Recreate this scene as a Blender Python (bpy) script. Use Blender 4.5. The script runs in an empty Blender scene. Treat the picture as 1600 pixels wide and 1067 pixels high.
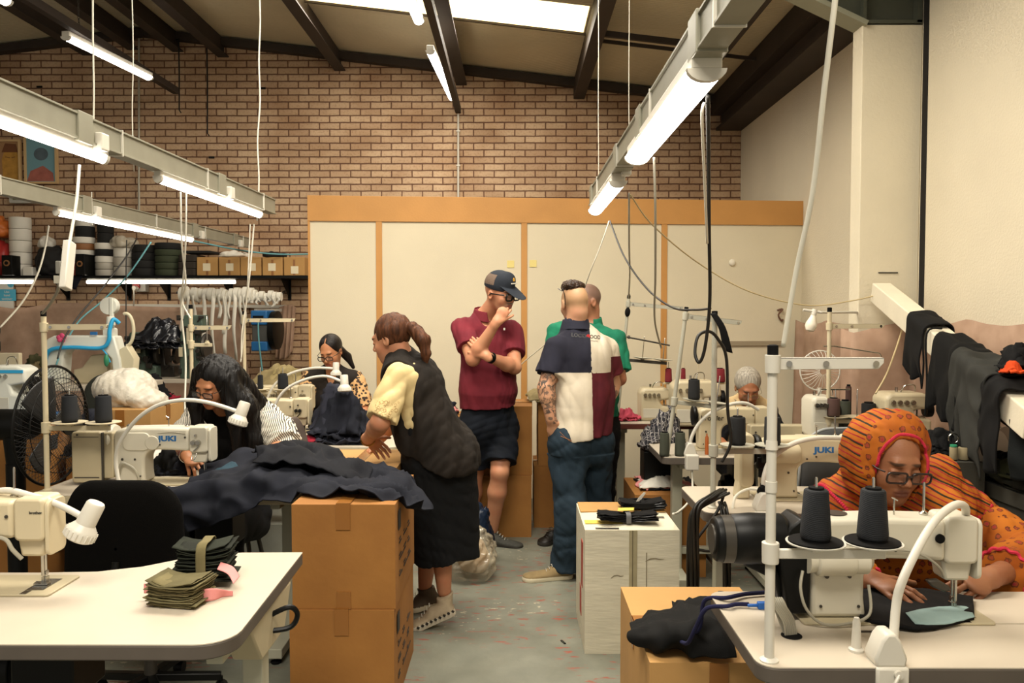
import bpy, bmesh, math, random
import numpy as np
from mathutils import Vector, Matrix, Euler, noise as mnoise
sc = bpy.context.scene
R = math.radians
PI = math.pi
# ------------------------------------------------------------------ camera
FPX = 1244.0                      # focal length in pixels of the 1600 px wide frame (28 mm)
EYE = Vector((0.0, 0.0, 1.60))
PITCH, YAW = math.atan(46.5 / FPX), 0.004
cam_d = bpy.data.cameras.new('camera')
cam = bpy.data.objects.new('camera', cam_d)
sc.collection.objects.link(cam)
cam.location = EYE
cam.rotation_euler = (PI / 2 - PITCH, 0, YAW)
cam_d.sensor_width = 36.0
cam_d.lens = FPX * 36.0 / 1600.0
cam_d.clip_start = 0.05
cam_d.clip_end = 100
sc.camera = cam
CM = Euler((PI / 2 - PITCH, 0, YAW)).to_matrix()
def P(px, py, Y):
 """world point seen at pixel (px, py) at distance Y into the hall"""
 d = CM @ Vector(((px - 800) / FPX, -(py - 533.5) / FPX, -1))
 return EYE + d * (Y / d.y)
def PZ(px, py, Z):
 """world point seen at pixel (px, py) at height Z"""
 d = CM @ Vector(((px - 800) / FPX, -(py - 533.5) / FPX, -1))
 return EYE + d * ((Z - EYE.z) / d.z)
# ------------------------------------------------------------------ world, exposure
sc.view_settings.view_transform = 'Standard'
sc.view_settings.look = 'None'
sc.view_settings.exposure = 0.20
sc.view_settings.gamma = 1.0
sc.view_settings.use_curve_mapping = False
wd = bpy.data.worlds.new('World')
sc.world = wd
wd.use_nodes = True
bg = wd.node_tree.nodes['Background']
bg.inputs[0].default_value = (1.0, 0.95, 0.87, 1)
bg.inputs[1].default_value = 0.45
def area(name, loc, size, size_y, power, col, rot=(0, 0, 0)):
 l = bpy.data.lights.new(name, 'AREA')
 l.shape = 'RECTANGLE'; l.size = size; l.size_y = size_y
 l.energy = power; l.color = col
 o = bpy.data.objects.new(name, l)
 sc.collection.objects.link(o)
 o.location = loc; o.rotation_euler = rot
 return o
WARM = (1.0, 0.93, 0.80)
SKYC = (1.0, 0.94, 0.84)
SLOPE = math.atan(0.117)
def roof_z(x):
 return 4.72 - 0.117 * (x + 4.1) if x > -4.1 else 4.72 + 0.117 * (x + 4.1)
# daylight of the far roof light; middle and near are added, unseen fill
area('skylight_far', (-0.66, 7.15, roof_z(-.66) - .10), 2.4, .66, 80, SKYC, (0, SLOPE, 0))
area('added_fill_middle', (-0.30, 3.9, roof_z(-.3) - .10), 2.6, 1.1, 210, SKYC, (0, SLOPE, 0))
area('added_fill_near', (-0.30, 0.3, roof_z(-.3) - .10), 2.6, 1.1, 210, SKYC, (0, SLOPE, 0))
# ------------------------------------------------------------------ materials
def lin(c):
 if isinstance(c, str):
  c = tuple(int(c[i:i + 2], 16) for i in (0, 2, 4))
 return tuple(((v / 255) / 12.92 if v / 255 <= .04045 else ((v / 255 + .055) / 1.055) ** 2.4) for v in c) + (1,)
MATS = {}
def nodes_of(m):
 return m.node_tree.nodes, m.node_tree.links
def mat(name, col, rough=.6, metal=0., var=0., vscale=8., bump=0., bscale=60., col2=None, spec=.4, emit=0.,
  alpha=1., trans=0., stretch=(1, 1, 1), sheen=0., coat=0.):
 if name in MATS: return MATS[name]
 m = bpy.data.materials.new(name); m.use_nodes = True
 N, L = nodes_of(m)
 b = N['Principled BSDF']
 c = lin(col)
 b.inputs['Base Color'].default_value = c
 b.inputs['Roughness'].default_value = rough
 b.inputs['Metallic'].default_value = metal
 b.inputs['Specular IOR Level'].default_value = spec
 if sheen: b.inputs['Sheen Weight'].default_value = sheen
 if coat: b.inputs['Coat Weight'].default_value = coat
 if alpha < 1: b.inputs['Alpha'].default_value = alpha
 if trans: b.inputs['Transmission Weight'].default_value = trans
 if emit:
  b.inputs['Emission Color'].default_value = c
  b.inputs['Emission Strength'].default_value = emit
 if var or bump or col2:
  tc = N.new('ShaderNodeTexCoord'); mp = N.new('ShaderNodeMapping')
  mp.inputs['Scale'].default_value = stretch
  L.new(tc.outputs['Object'], mp.inputs['Vector'])
  if var or col2:
   nz = N.new('ShaderNodeTexNoise'); nz.inputs['Scale'].default_value = vscale
   nz.inputs['Detail'].default_value = 5
   L.new(mp.outputs[0], nz.inputs['Vector'])
   rp = N.new('ShaderNodeValToRGB')
   c2 = lin(col2) if col2 else tuple(max(0, v * (1 - var)) for v in c[:3]) + (1,)
   rp.color_ramp.elements[0].position = .32; rp.color_ramp.elements[1].position = .68
   rp.color_ramp.elements[0].color = c2; rp.color_ramp.elements[1].color = c
   L.new(nz.outputs[0], rp.inputs[0]); L.new(rp.outputs[0], b.inputs['Base Color'])
  if bump:
   n2 = N.new('ShaderNodeTexNoise'); n2.inputs['Scale'].default_value = bscale; n2.inputs['Detail'].default_value = 3
   bp = N.new('ShaderNodeBump'); bp.inputs['Strength'].default_value = bump; bp.inputs['Distance'].default_value = .01
   L.new(mp.outputs[0], n2.inputs['Vector']); L.new(n2.outputs[0], bp.inputs['Height']); L.new(bp.outputs[0], b.inputs['Normal'])
 MATS[name] = m
 return m
# ------------------------------------------------------------------ mesh building
class MB:
 def __init__(s):
  s.v = []; s.f = []; s.m = []; s.T = None
 def add(s, vs, fs, m=0):
  o = len(s.v)
  if s.T is not None: vs = [s.T @ Vector(v) for v in vs]
  s.v += [tuple(v) for v in vs]
  s.f += [tuple(o + i for i in f) for f in fs]
  s.m += [m] * len(fs)
  return s
 def box(s, x0, x1, y0, y1, z0, z1, m=0):
  vs = [(x, y, z) for z in (z0, z1) for y in (y0, y1) for x in (x0, x1)]
  return s.add(vs, [(0, 2, 3, 1), (4, 5, 7, 6), (0, 1, 5, 4), (2, 6, 7, 3), (0, 4, 6, 2), (1, 3, 7, 5)], m)
 def cbox(s, c, d, m=0):
  return s.box(c[0] - d[0] / 2, c[0] + d[0] / 2, c[1] - d[1] / 2, c[1] + d[1] / 2, c[2] - d[2] / 2, c[2] + d[2] / 2, m)
 def bar(s, p0, p1, w, h, m=0, up=(0, 0, 1)):
  p0 = Vector(p0); p1 = Vector(p1); a = (p1 - p0).normalized(); u = Vector(up)
  r = a.cross(u)
  if r.length < 1e-4: r = a.cross(Vector((0, 1, 0)))
  r.normalize(); u = r.cross(a)
  vs = [p + r * (sx * w / 2) + u * (sz * h / 2) for p in (p0, p1) for sz in (-1, 1) for sx in (-1, 1)]
  return s.add(vs, [(0, 1, 3, 2), (4, 6, 7, 5), (0, 4, 5, 1), (2, 3, 7, 6), (0, 2, 6, 4), (1, 5, 7, 3)], m)
 def tube(s, pts, r, n=8, m=0, caps=True, closed=False):
  pts = [Vector(p) for p in pts]; k = len(pts)
  rs = r if isinstance(r, (list, tuple)) else [r] * k
  vs = []; fs = []
  prev = None
  for i, p in enumerate(pts):
   if closed: t = pts[(i + 1) % k] - pts[i - 1]
   else: t = pts[min(i + 1, k - 1)] - pts[max(i - 1, 0)]
   t.normalize()
   if prev is None:
    u = Vector((0, 0, 1)) if abs(t.z) < .9 else Vector((1, 0, 0))
    u = (u - t * u.dot(t)).normalized()
   else:
    u = prev - t * prev.dot(t)
    u = u.normalized() if u.length > 1e-6 else t.orthogonal().normalized()
   prev = u; w = t.cross(u)
   for j in range(n):
    a = 2 * PI * j / n
    vs.append(p + (u * math.cos(a) + w * math.sin(a)) * rs[i])
  for i in range(k if closed else k - 1):
   i2 = (i + 1) % k
   for j in range(n):
    j2 = (j + 1) % n
    fs.append((i * n + j, i * n + j2, i2 * n + j2, i2 * n + j))
  if caps and not closed:
   fs.append(tuple(range(n))[::-1]); fs.append(tuple((k - 1) * n + j for j in range(n)))
  return s.add(vs, fs, m)
 def cyl(s, p0, p1, r0, r1=None, n=16, m=0):
  return s.tube([p0, p1], [r0, r0 if r1 is None else r1], n, m)
 def lathe(s, prof, c=(0, 0, 0), axis='z', n=24, m=0):
  """prof: (radius, height) from bottom to top"""
  vs = []; fs = []
  for r, z in prof:
   for j in range(n):
    a = 2 * PI * j / n
    x, y = r * math.cos(a), r * math.sin(a)
    p = {'z': (x, y, z), 'x': (z, x, y), 'y': (y, z, x)}[axis]
    vs.append((p[0] + c[0], p[1] + c[1], p[2] + c[2]))
  for i in range(len(prof) - 1):
   for j in range(n):
    j2 = (j + 1) % n
    fs.append((i * n + j, i * n + j2, (i + 1) * n + j2, (i + 1) * n + j))
  fs.append(tuple(range(n))[::-1]); fs.append(tuple((len(prof) - 1) * n + j for j in range(n)))
  return s.add(vs, fs, m)
 def ell(s, c, r, n=16, m=0, k=10):
  prof = [(max(1e-4, math.sin(PI * i / k)), -math.cos(PI * i / k)) for i in range(k + 1)]
  vs = []; fs = []
  for a_, z in prof:
   for j in range(n):
    a = 2 * PI * j / n
    vs.append((c[0] + r[0] * a_ * math.cos(a), c[1] + r[1] * a_ * math.sin(a), c[2] + r[2] * z))
  for i in range(k):
   for j in range(n):
    j2 = (j + 1) % n
    fs.append((i * n + j, i * n + j2, (i + 1) * n + j2, (i + 1) * n + j))
  return s.add(vs, fs, m)
 def prism(s, poly, d0, d1, axis='z', m=0):
  """extrude a 2-D polygon along an axis; poly is (x,y) for z, (x,z) for y, (y,z) for x"""
  f = {'z': lambda a, b, d: (a, b, d), 'y': lambda a, b, d: (a, d, b), 'x': lambda a, b, d: (d, a, b)}[axis]
  n = len(poly)
  vs = [f(a, b, d0) for a, b in poly] + [f(a, b, d1) for a, b in poly]
  fs = [tuple(range(n))[::-1], tuple(range(n, 2 * n))] + [(i, (i + 1) % n, n + (i + 1) % n, n + i) for i in range(n)]
  return s.add(vs, fs, m)
 def text(s, txt, size, T, m=0, extrude=.0008, bold=0., width=1., align='CENTER'):
  cu = bpy.data.curves.new('t', 'FONT'); cu.body = txt; cu.size = size; cu.extrude = extrude
  cu.offset = bold; cu.align_x = align; cu.align_y = 'CENTER'; cu.resolution_u = 3
  o = bpy.data.objects.new('t', cu); sc.collection.objects.link(o)
  dg = bpy.context.evaluated_depsgraph_get()
  me = bpy.data.meshes.new_from_object(o.evaluated_get(dg))
  vs = [T @ Vector((v.co.x * width, v.co.y, v.co.z)) for v in me.vertices]
  s.add(vs, [tuple(p.vertices) for p in me.polygons], m)
  bpy.data.objects.remove(o); bpy.data.curves.remove(cu); bpy.data.meshes.remove(me)
  return s
def mesh_fix(me):
 bm = bmesh.new(); bm.from_mesh(me)
 bmesh.ops.recalc_face_normals(bm, faces=bm.faces)
 bm.to_mesh(me); bm.free()
SPLIT = {'packing_tape', 'printed_marks', 'pole_joint', 'screw', 'oil_cap', 'rubber_plug', 'cable_guide', 'badge_disc', 'thread_pin', 'cage_ring', 'groove', 'scuff',
   'red_print', 'motor_cover', 'bobbin_winder_cover', 'spool_disc', 'guide_rod', 'rod', 'sole_hole', 'bed_hinge', 'motor', 'laces', 'tension_dial', 'treadle', 'black_tie', 'looper_cover', 'stitch_regulator', 'painted_lines', 'cream_cover', 'pedestal_leg', 'motor_ring', 'binding_strip', 'needle_bar', 'mechanism'}
def islands(mb):
 par = list(range(len(mb.v)))
 def find(i):
  while par[i] != i: par[i] = par[par[i]]; i = par[i]
  return i
 for f in mb.f:
  a = find(f[0])
  for i in f[1:]: par[find(i)] = a
 g = {}
 for fi, f in enumerate(mb.f): g.setdefault(find(f[0]), []).append(fi)
 out = []
 for fs in g.values():
  used = sorted({i for fi in fs for i in mb.f[fi]}); ix = {v: k for k, v in enumerate(used)}
  m2 = MB(); m2.v = [mb.v[i] for i in used]; m2.f = [tuple(ix[i] for i in mb.f[fi]) for fi in fs]; m2.m = [mb.m[fi] for fi in fs]; out.append(m2)
 return out
def obj(name, mb, mats, parent=None, *a, **kw):
 if name in SPLIT and parent is not None:
  iso = islands(mb)
  if 1 < len(iso) <= 40:
   return [obj_one(name, m_, mats, parent, *a, **kw) for m_ in iso][0]
 return obj_one(name, mb, mats, parent, *a, **kw)
def obj_one(name, mb, mats, parent=None, smooth=40, bevel=0., seg=2, sub=0, world=False, fix=True, solid=0.):
 me = bpy.data.meshes.new(name)
 me.from_pydata(mb.v, [], mb.f)
 if not isinstance(mats, (list, tuple)): mats = [mats]
 for m_ in mats: me.materials.append(m_)
 if len(mats) > 1: me.polygons.foreach_set('material_index', mb.m)
 if fix: mesh_fix(me)
 if smooth:
  me.polygons.foreach_set('use_smooth', [True] * len(me.polygons))
  if smooth < 180: me.set_sharp_from_angle(angle=R(smooth))
 me.update()
 o = bpy.data.objects.new(name, me); sc.collection.objects.link(o)
 if world and parent is not None:
  inv = parent_matrix(parent).inverted()
  me.transform(inv)
 if parent is not None: o.parent = parent
 if solid:
  md = o.modifiers.new('solid', 'SOLIDIFY'); md.thickness = solid; md.offset = 0
 if sub:
  md = o.modifiers.new('sub', 'SUBSURF'); md.levels = sub; md.render_levels = sub
 if bevel:
  md = o.modifiers.new('bevel', 'BEVEL'); md.width = bevel; md.segments = seg; md.limit_method = 'ANGLE'; md.angle_limit = R(40)
  md.harden_normals = False
 return o
def parent_matrix(p):
 M = Matrix.LocRotScale(p.location, p.rotation_euler, p.scale)
 while p.parent is not None:
  p = p.parent
  M = Matrix.LocRotScale(p.location, p.rotation_euler, p.scale) @ M
 return M
def thing(name, label, cat, loc=(0, 0, 0), rotz=0, group=None):
 o = bpy.data.objects.new(name, None); sc.collection.objects.link(o)
 o.empty_display_size = .05
 o.location = loc; o.rotation_euler = (0, 0, rotz)
 o['label'] = label; o['category'] = cat
 if group: o['group'] = group
 return o
def tag(o, label, cat, group=None, kind=None):
 """a thing that is one mesh: describe it and put its origin at its base"""
 o['label'] = label; o['category'] = cat
 if group: o['group'] = group
 if kind: o['kind'] = kind
 if o.type == 'MESH' and o.parent is None and o.location.length == 0:
  co = np.empty(len(o.data.vertices) * 3); o.data.vertices.foreach_get('co', co); co = co.reshape(-1, 3)
  c = Vector(((co[:, 0].min() + co[:, 0].max()) / 2, (co[:, 1].min() + co[:, 1].max()) / 2, co[:, 2].min()))
  o.data.transform(Matrix.Translation(-c)); o.location = c
 return o
def struct(name, mb, m, parent=None, **kw):
 o = obj(name, mb, m, parent, **kw)
 if parent is None: o['kind'] = 'structure'
 return o
def dup(root, loc=None, rotz=None, label=None, group=None):
 r = root.copy(); sc.collection.objects.link(r)
 if loc is not None: r.location = loc
 if rotz is not None: r.rotation_euler = (0, 0, rotz)
 if label: r['label'] = label
 if group: r['group'] = group
 for ch in list(root.children):
  c = ch.copy(); sc.collection.objects.link(c); c.parent = r
  for g in list(ch.children):
   d = g.copy(); sc.collection.objects.link(d); d.parent = c
 return r
def label_part(o, label):
 o['label'] = label
 return o
def spline(pts, n=8, closed=False):
 """Catmull-Rom through the points"""
 pts = [Vector(p) for p in pts]; out = []; k = len(pts)
 for i in range(k if closed else k - 1):
  g = (lambda j: pts[j % k]) if closed else (lambda j: pts[min(max(j, 0), k - 1)])
  p0, p1, p2, p3 = g(i - 1), g(i), g(i + 1), g(i + 2)
  for q in range(n):
   t = q / n
   out.append(.5 * ((2 * p1) + (p2 - p0) * t + (2 * p0 - 5 * p1 + 4 * p2 - p3) * t * t + (3 * p1 - p0 - 3 * p2 + p3) * t ** 3))
 if not closed: out.append(pts[-1])
 return out
def rrect(x0, x1, y0, y1, r, n=5, corners=(1, 1, 1, 1)):
 """rounded rectangle, corners: (x0y0, x1y0, x1y1, x0y1) radius factors"""
 out = []
 for (cx, cy, a0), c in zip(((x0, y0, 180), (x1, y0, 270), (x1, y1, 0), (x0, y1, 90)), corners):
  rr = max(r * c, .0005)
  ox = cx + rr if cx == x0 else cx - rr
  oy = cy + rr if cy == y0 else cy - rr
  for i in range(n + 1):
   a = R(a0 + 90 * i / n)
   out.append((ox + rr * math.cos(a), oy + rr * math.sin(a)))
 return out
def sheet(name, grid, m, parent=None, n=6, fold=.0, fscale=6., thick=.004, seed=0, world=False, sub=0, smooth=180, stretch=(1, 1, 1), fine=0.):
 """cloth: Catmull-Rom surface through a grid of points, wrinkled along its normals, with thickness"""
 rows = [spline(r, n) for r in grid]
 cols = []
 for j in range(len(rows[0])):
  cols.append(spline([r[j] for r in rows], n))
 nu, nv = len(cols), len(cols[0])
 A = np.array([[tuple(p) for p in c] for c in cols])
 du = np.gradient(A, axis=0); dv = np.gradient(A, axis=1)
 nr = np.cross(du, dv); nr /= (np.linalg.norm(nr, axis=2, keepdims=True) + 1e-9)
 if fold or fine:
  for i in range(nu):
   for j in range(nv):
    p = Vector(A[i, j]); q = Vector((p.x * stretch[0], p.y * stretch[1], p.z * stretch[2]))
    d = 0
    if fold:
     w = q + Vector((1, 1, 1)) * .08 * mnoise.noise(q * fscale * .6 + Vector((seed, 3, 1)))
     d = fold * (1 - 2 * abs(mnoise.noise(w * fscale + Vector((seed * 3.1, 0, seed)))) * 1.6)
    if fine: d += fine * mnoise.noise(q * fscale * 3.3 + Vector((seed, seed, 5)))
    A[i, j] += nr[i, j] * d
 mb = MB()
 vs = [tuple(A[i, j]) for i in range(nu) for j in range(nv)]
 fs = [(i * nv + j, (i + 1) * nv + j, (i + 1) * nv + j + 1, i * nv + j + 1) for i in range(nu - 1) for j in range(nv - 1)]
 mb.add(vs, fs)
 o = obj(name, mb, m, parent, smooth=smooth, world=world, fix=False)
 if thick:
  md = o.modifiers.new('solid', 'SOLIDIFY'); md.thickness = thick; md.offset = 0
 if sub:
  md = o.modifiers.new('sub', 'SUBSURF'); md.levels = sub; md.render_levels = sub
 return o
# ================================================================== the hall
YW = 8.90        # brick gable wall
XR = 2.50        # white side wall
XL = -9.0
# brick wall
def brick_mat():
 m = bpy.data.materials.new('painted_brick'); m.use_nodes = True
 N, L = nodes_of(m); b = N['Principled BSDF']; b.inputs['Roughness'].default_value = .85
 tc = N.new('ShaderNodeTexCoord'); sep = N.new('ShaderNodeSeparateXYZ'); com = N.new('ShaderNodeCombineXYZ')
 L.new(tc.outputs['Object'], sep.inputs[0]); L.new(sep.outputs[0], com.inputs[0]); L.new(sep.outputs[2], com.inputs[1])
 nw = N.new('ShaderNodeTexNoise'); nw.inputs['Scale'].default_value = 9; L.new(com.outputs[0], nw.inputs['Vector'])
 vm = N.new('ShaderNodeVectorMath'); vm.operation = 'MULTIPLY_ADD'
 vm.inputs[1].default_value = (.010, .010, 0); L.new(nw.outputs['Color'], vm.inputs[0]); L.new(com.outputs[0], vm.inputs[2])
 br = N.new('ShaderNodeTexBrick')
 br.inputs['Scale'].default_value = 1; br.inputs['Brick Width'].default_value = .228; br.inputs['Row Height'].default_value = .0755
 br.inputs['Mortar Size'].default_value = .0080; br.inputs['Mortar Smooth'].default_value = .25
 br.inputs['Color1'].default_value = lin('c8ab8a'); br.inputs['Color2'].default_value = lin('b69777'); br.inputs['Mortar'].default_value = lin('71503b')
 br.offset = .5
 L.new(vm.outputs[0], br.inputs['Vector'])
 # blotchy tone spread at random over the whole wall
 n2 = N.new('ShaderNodeTexNoise'); n2.inputs['Scale'].default_value = 2.2; n2.inputs['Detail'].default_value = 6; L.new(com.outputs[0], n2.inputs['Vector'])
 rp = N.new('ShaderNodeValToRGB'); rp.color_ramp.elements[0].position = .3; rp.color_ramp.elements[0].color = (.66, .56, .47, 1)
 rp.color_ramp.elements[1].position = .62; rp.color_ramp.elements[1].color = (1, 1, 1, 1); L.new(n2.outputs[0], rp.inputs[0])
 n3 = N.new('ShaderNodeTexNoise'); n3.inputs['Scale'].default_value = 45; n3.inputs['Detail'].default_value = 4; L.new(com.outputs[0], n3.inputs['Vector'])
 rp3 = N.new('ShaderNodeValToRGB'); rp3.color_ramp.elements[0].position = .3; rp3.color_ramp.elements[0].color = (.7, .64, .58, 1)
 rp3.color_ramp.elements[1].position = .5; rp3.color_ramp.elements[1].color = (1, 1, 1, 1); L.new(n3.outputs[0], rp3.inputs[0])
 mx = N.new('ShaderNodeMix'); mx.data_type = 'RGBA'; mx.blend_type = 'MULTIPLY'; mx.inputs[0].default_value = .8
 L.new(br.outputs[0], mx.inputs[6]); L.new(rp.outputs[0], mx.inputs[7])
 mx3 = N.new('ShaderNodeMix'); mx3.data_type = 'RGBA'; mx3.blend_type = 'MULTIPLY'; mx3.inputs[0].default_value = .7
 L.new(mx.outputs[2], mx3.inputs[6]); L.new(rp3.outputs[0], mx3.inputs[7])
 L.new(mx3.outputs[2], b.inputs['Base Color'])
 bp = N.new('ShaderNodeBump'); bp.inputs['Distance'].default_value = .012; bp.inputs['Strength'].default_value = .8; bp.invert = True
 ad = N.new('ShaderNodeMath'); ad.operation = 'MULTIPLY_ADD'; ad.inputs[1].default_value = -.35
 L.new(n3.outputs[0], ad.inputs[0]); L.new(br.outputs['Fac'], ad.inputs[2]); L.new(ad.outputs[0], bp.inputs['Height']); L.new(bp.outputs[0], b.inputs['Normal'])
 return m
mb = MB(); mb.prism([(XL, 0), (XR + .2, 0), (XR + .2, roof_z(XR)), (-4.1, roof_z(-4.1)), (XL, roof_z(XL))], YW, YW + .22, 'y')
struct('wall_back', mb, brick_mat(), smooth=0)
def floor_mat():
 m = bpy.data.materials.new('painted_concrete'); m.use_nodes = True
 N, L = nodes_of(m); b = N['Principled BSDF']
 tc = N.new('ShaderNodeTexCoord')
 def nz(scale, det=5, st=None):
  n = N.new('ShaderNodeTexNoise'); n.inputs['Scale'].default_value = scale; n.inputs['Detail'].default_value = det
  if st:
   mp = N.new('ShaderNodeMapping'); mp.inputs['Scale'].default_value = st; L.new(tc.outputs['Object'], mp.inputs[0]); L.new(mp.outputs[0], n.inputs['Vector'])
  else: L.new(tc.outputs['Object'], n.inputs['Vector'])
  return n
 def ramp(n, p0, p1, c0, c1):
  r = N.new('ShaderNodeValToRGB'); r.color_ramp.elements[0].position = p0; r.color_ramp.elements[1].position = p1
  r.color_ramp.elements[0].color = c0; r.color_ramp.elements[1].color = c1; L.new(n.outputs[0], r.inputs[0]); return r
 def mix(fac, a, c):
  x = N.new('ShaderNodeMix'); x.data_type = 'RGBA'; L.new(fac, x.inputs[0]); L.new(a, x.inputs[6])
  if isinstance(c, tuple): x.inputs[7].default_value = c
  else: L.new(c, x.inputs[7])
  return x.outputs[2]
 base = ramp(nz(3.0, 7), .3, .7, lin('5e5f53'), lin('7a7a6c'))
 BW = ((0, 0, 0, 1), (1, 1, 1, 1))
 red = ramp(nz(26, 4, (.4, 1.6, 1)), .60, .63, *BW); redm = ramp(nz(1.6, 2), .46, .52, *BW)
 mu = N.new('ShaderNodeMath'); mu.operation = 'MULTIPLY'; L.new(red.outputs[0], mu.inputs[0]); L.new(redm.outputs[0], mu.inputs[1])
 c = mix(mu.outputs[0], base.outputs[0], lin('85493a'))
 wh = ramp(nz(20, 6, (1, 1.8, 1)), .63, .645, *BW); whm = ramp(nz(.9, 2), .54, .58, *BW)
 mu2 = N.new('ShaderNodeMath'); mu2.operation = 'MULTIPLY'; L.new(wh.outputs[0], mu2.inputs[0]); L.new(whm.outputs[0], mu2.inputs[1])
 c = mix(mu2.outputs[0], c, lin('aba188'))
 dk = ramp(nz(34, 3), .73, .75, *BW)
 c = mix(dk.outputs[0], c, lin('4a4640'))
 L.new(c, b.inputs['Base Color'])
 rr = ramp(nz(5, 4), .3, .7, (.38,) * 3 + (1,), (.62,) * 3 + (1,)); L.new(rr.outputs[0], b.inputs['Roughness'])
 bp = N.new('ShaderNodeBump'); bp.inputs['Strength'].default_value = .15; bp.inputs['Distance'].default_value = .01
 L.new(nz(22).outputs[0], bp.inputs['Height']); L.new(bp.outputs[0], b.inputs['Normal'])
 return m
mb = MB(); mb.box(XL, XR + .2, -3.0, YW + .2, -.12, 0)
struct('floor', mb, floor_mat(), smooth=0)
# white blockwork side wall, with a vertical joint; the far bay stands a little behind the column
M_WALL = mat('cream_wall_paint', 'd8cdb4', .85, var=.10, vscale=1.3, bump=.35, bscale=70)
mb = MB()
mb.box(XR, XR + .2, -3.0, 4.90, 0, 3.95); mb.box(XR, XR + .2, 4.93, YW, 0, 3.62)
struct('wall_right', mb, M_WALL, smooth=0)
mb = MB(); mb.box(XL - .2, XL, -3.0, YW, 0, 4.2)
struct('wall_left', mb, M_WALL, smooth=0)
mb = MB(); mb.box(XR - .004, XR + .001, 4.885, 4.945, 0, 3.6)
struct('trim_4', mb, mat('black_joint', '17130f', .9), smooth=0)
# column casing
mb = MB(); mb.prism([(2.13, 4.96), (2.13, 5.10), (2.20, 5.12), (XR - .001, 5.12), (XR - .001, 4.96)], 0, 3.36)
struct('trim_1', mb, mat('column_paint', 'd9cfb6', .8, var=.08, vscale=2, bump=.2, bscale=50), smooth=0, bevel=.006)
# roof
def roof_mat():
 m = mat('ribbed_roof_lining', 'd6caac', .8, var=.18, vscale=1.1)
 N, L = nodes_of(m); b = N['Principled BSDF']
 tc = N.new('ShaderNodeTexCoord'); wv = N.new('ShaderNodeTexWave'); wv.bands_direction = 'Y'; wv.inputs['Scale'].default_value = 9
 L.new(tc.outputs['Object'], wv.inputs[0]); bp = N.new('ShaderNodeBump'); bp.inputs['Strength'].default_value = .5; bp.inputs['Distance'].default_value = .01
 L.new(wv.outputs[0], bp.inputs['Height']); L.new(bp.outputs[0], b.inputs['Normal'])
 return m
SKYL = [(-1.96, .63, 6.80, 7.49), (-1.7, 1.1, 3.3, 4.5), (-1.7, 1.1, -.3, .9)]  # first opening is in view; the other two are unseen, added for light
mb = MB()
def roof_quad(x0, x1, y0, y1, t=.05, dz=0):
 z0, z1 = roof_z(x0) + dz, roof_z(x1) + dz
 mb.add([(x0, y0, z0), (x1, y0, z1), (x1, y1, z1), (x0, y1, z0), (x0, y0, z0 + t), (x1, y0, z1 + t), (x1, y1, z1 + t), (x0, y1, z0 + t)],
   [(0, 1, 2, 3), (4, 7, 6, 5), (0, 4, 5, 1), (1, 5, 6, 2), (2, 6, 7, 3), (3, 7, 4, 0)])
roof_quad(XL, -4.1, -.8, YW)
ys = sorted({-.8, YW} | {v for s_ in SKYL for v in s_[2:]})
for a, b_ in zip(ys[:-1], ys[1:]):
 hole = [s_ for s_ in SKYL if s_[2] <= a + 1e-6 and s_[3] >= b_ - 1e-6]
 if hole:
  roof_quad(-4.1, hole[0][0], a, b_); roof_quad(hole[0][1], XR + .2, a, b_)
 else: roof_quad(-4.1, XR + .2, a, b_)
struct('ceiling', mb, roof_mat(), smooth=0)
M_SKY = mat('rooflight_plastic', 'ffe6ac', .5, emit=2.6)
for i, (x0, x1, y0, y1) in enumerate(SKYL):
 mb = MB(); roof_quad(x0, x1, y0, y1, .01, .02)
 struct('window_and_fill_pane_%d' % (i + 1), mb, M_SKY, smooth=0)
# steelwork
M_STEEL = mat('dark_roof_steel', '3a3028', .7, var=.3, vscale=3)
M_GREEN = mat('green_grey_steel', '4b4d40', .6, var=.2, vscale=4)
def purlin(x, w=.07, h=.19, drop=.0):
 z = roof_z(x) - drop - .01
 mb = MB(); mb.box(x - w / 2, x + w / 2, -.8, YW, z - h, z); mb.box(x - w / 2, x + w / 2 + .05, -.8, YW, z - h - .012, z - h)
 o = struct('trim_3', mb, M_STEEL, smooth=0); o['label'] = 'dark steel purlin'
for x in (-7.4, -5.9, -4.75, -4.25, -3.75, -3.25, -1.96, -.62, .68, 1.75, 2.2):
 purlin(x)
mb = MB(); mb.box(2.28, 2.50, -.8, YW, 3.62, 3.80); mb.box(2.22, 2.50, -.8, YW, 3.60, 3.63)
struct('trim_2', mb, M_STEEL, smooth=0)
# edge angle along the top of the gable
for x0, x1 in ((XL, -4.1), (-4.1, XR)):
 mb = MB(); mb.bar((x0, YW - .06, roof_z(x0) - .06), (x1, YW - .06, roof_z(x1) - .06), .10, .08)
 struct('trim_3', mb, M_STEEL, smooth=0)
# portal frame haunch over the column and cross ties
mb = MB()
mb.prism([(2.13, 3.37), (2.50, 3.37), (2.50, 3.95), (.9, 4.12), (.9, 3.98)], 5.00, 5.02, 'y')
mb.bar((2.15, 5.01, 3.36), (.85, 5.01, 3.97), .16, .03, 1)
mb.box(2.12, 2.49, 4.95, 5.08, 3.365, 3.385, 0); mb.box(2.13, 2.15, 4.95, 5.08, 3.37, 3.9); mb.box(2.46, 2.49, 4.95, 5.08, 3.37, 3.9)
struct('trim_5', mb, [M_GREEN, mat('pale_steel', '8d8c78', .6)], smooth=0)
mb = MB()
mb.bar((.70, 6.95, roof_z(.7) - .16), (1.75, 6.95, roof_z(1.75) - .16), .03, .05); mb.bar((.70, 7.25, roof_z(.7) - .12), (2.3, 7.25, roof_z(2.3) - .12), .02, .03)
struct('trim_3', mb, M_STEEL, smooth=0)
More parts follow.
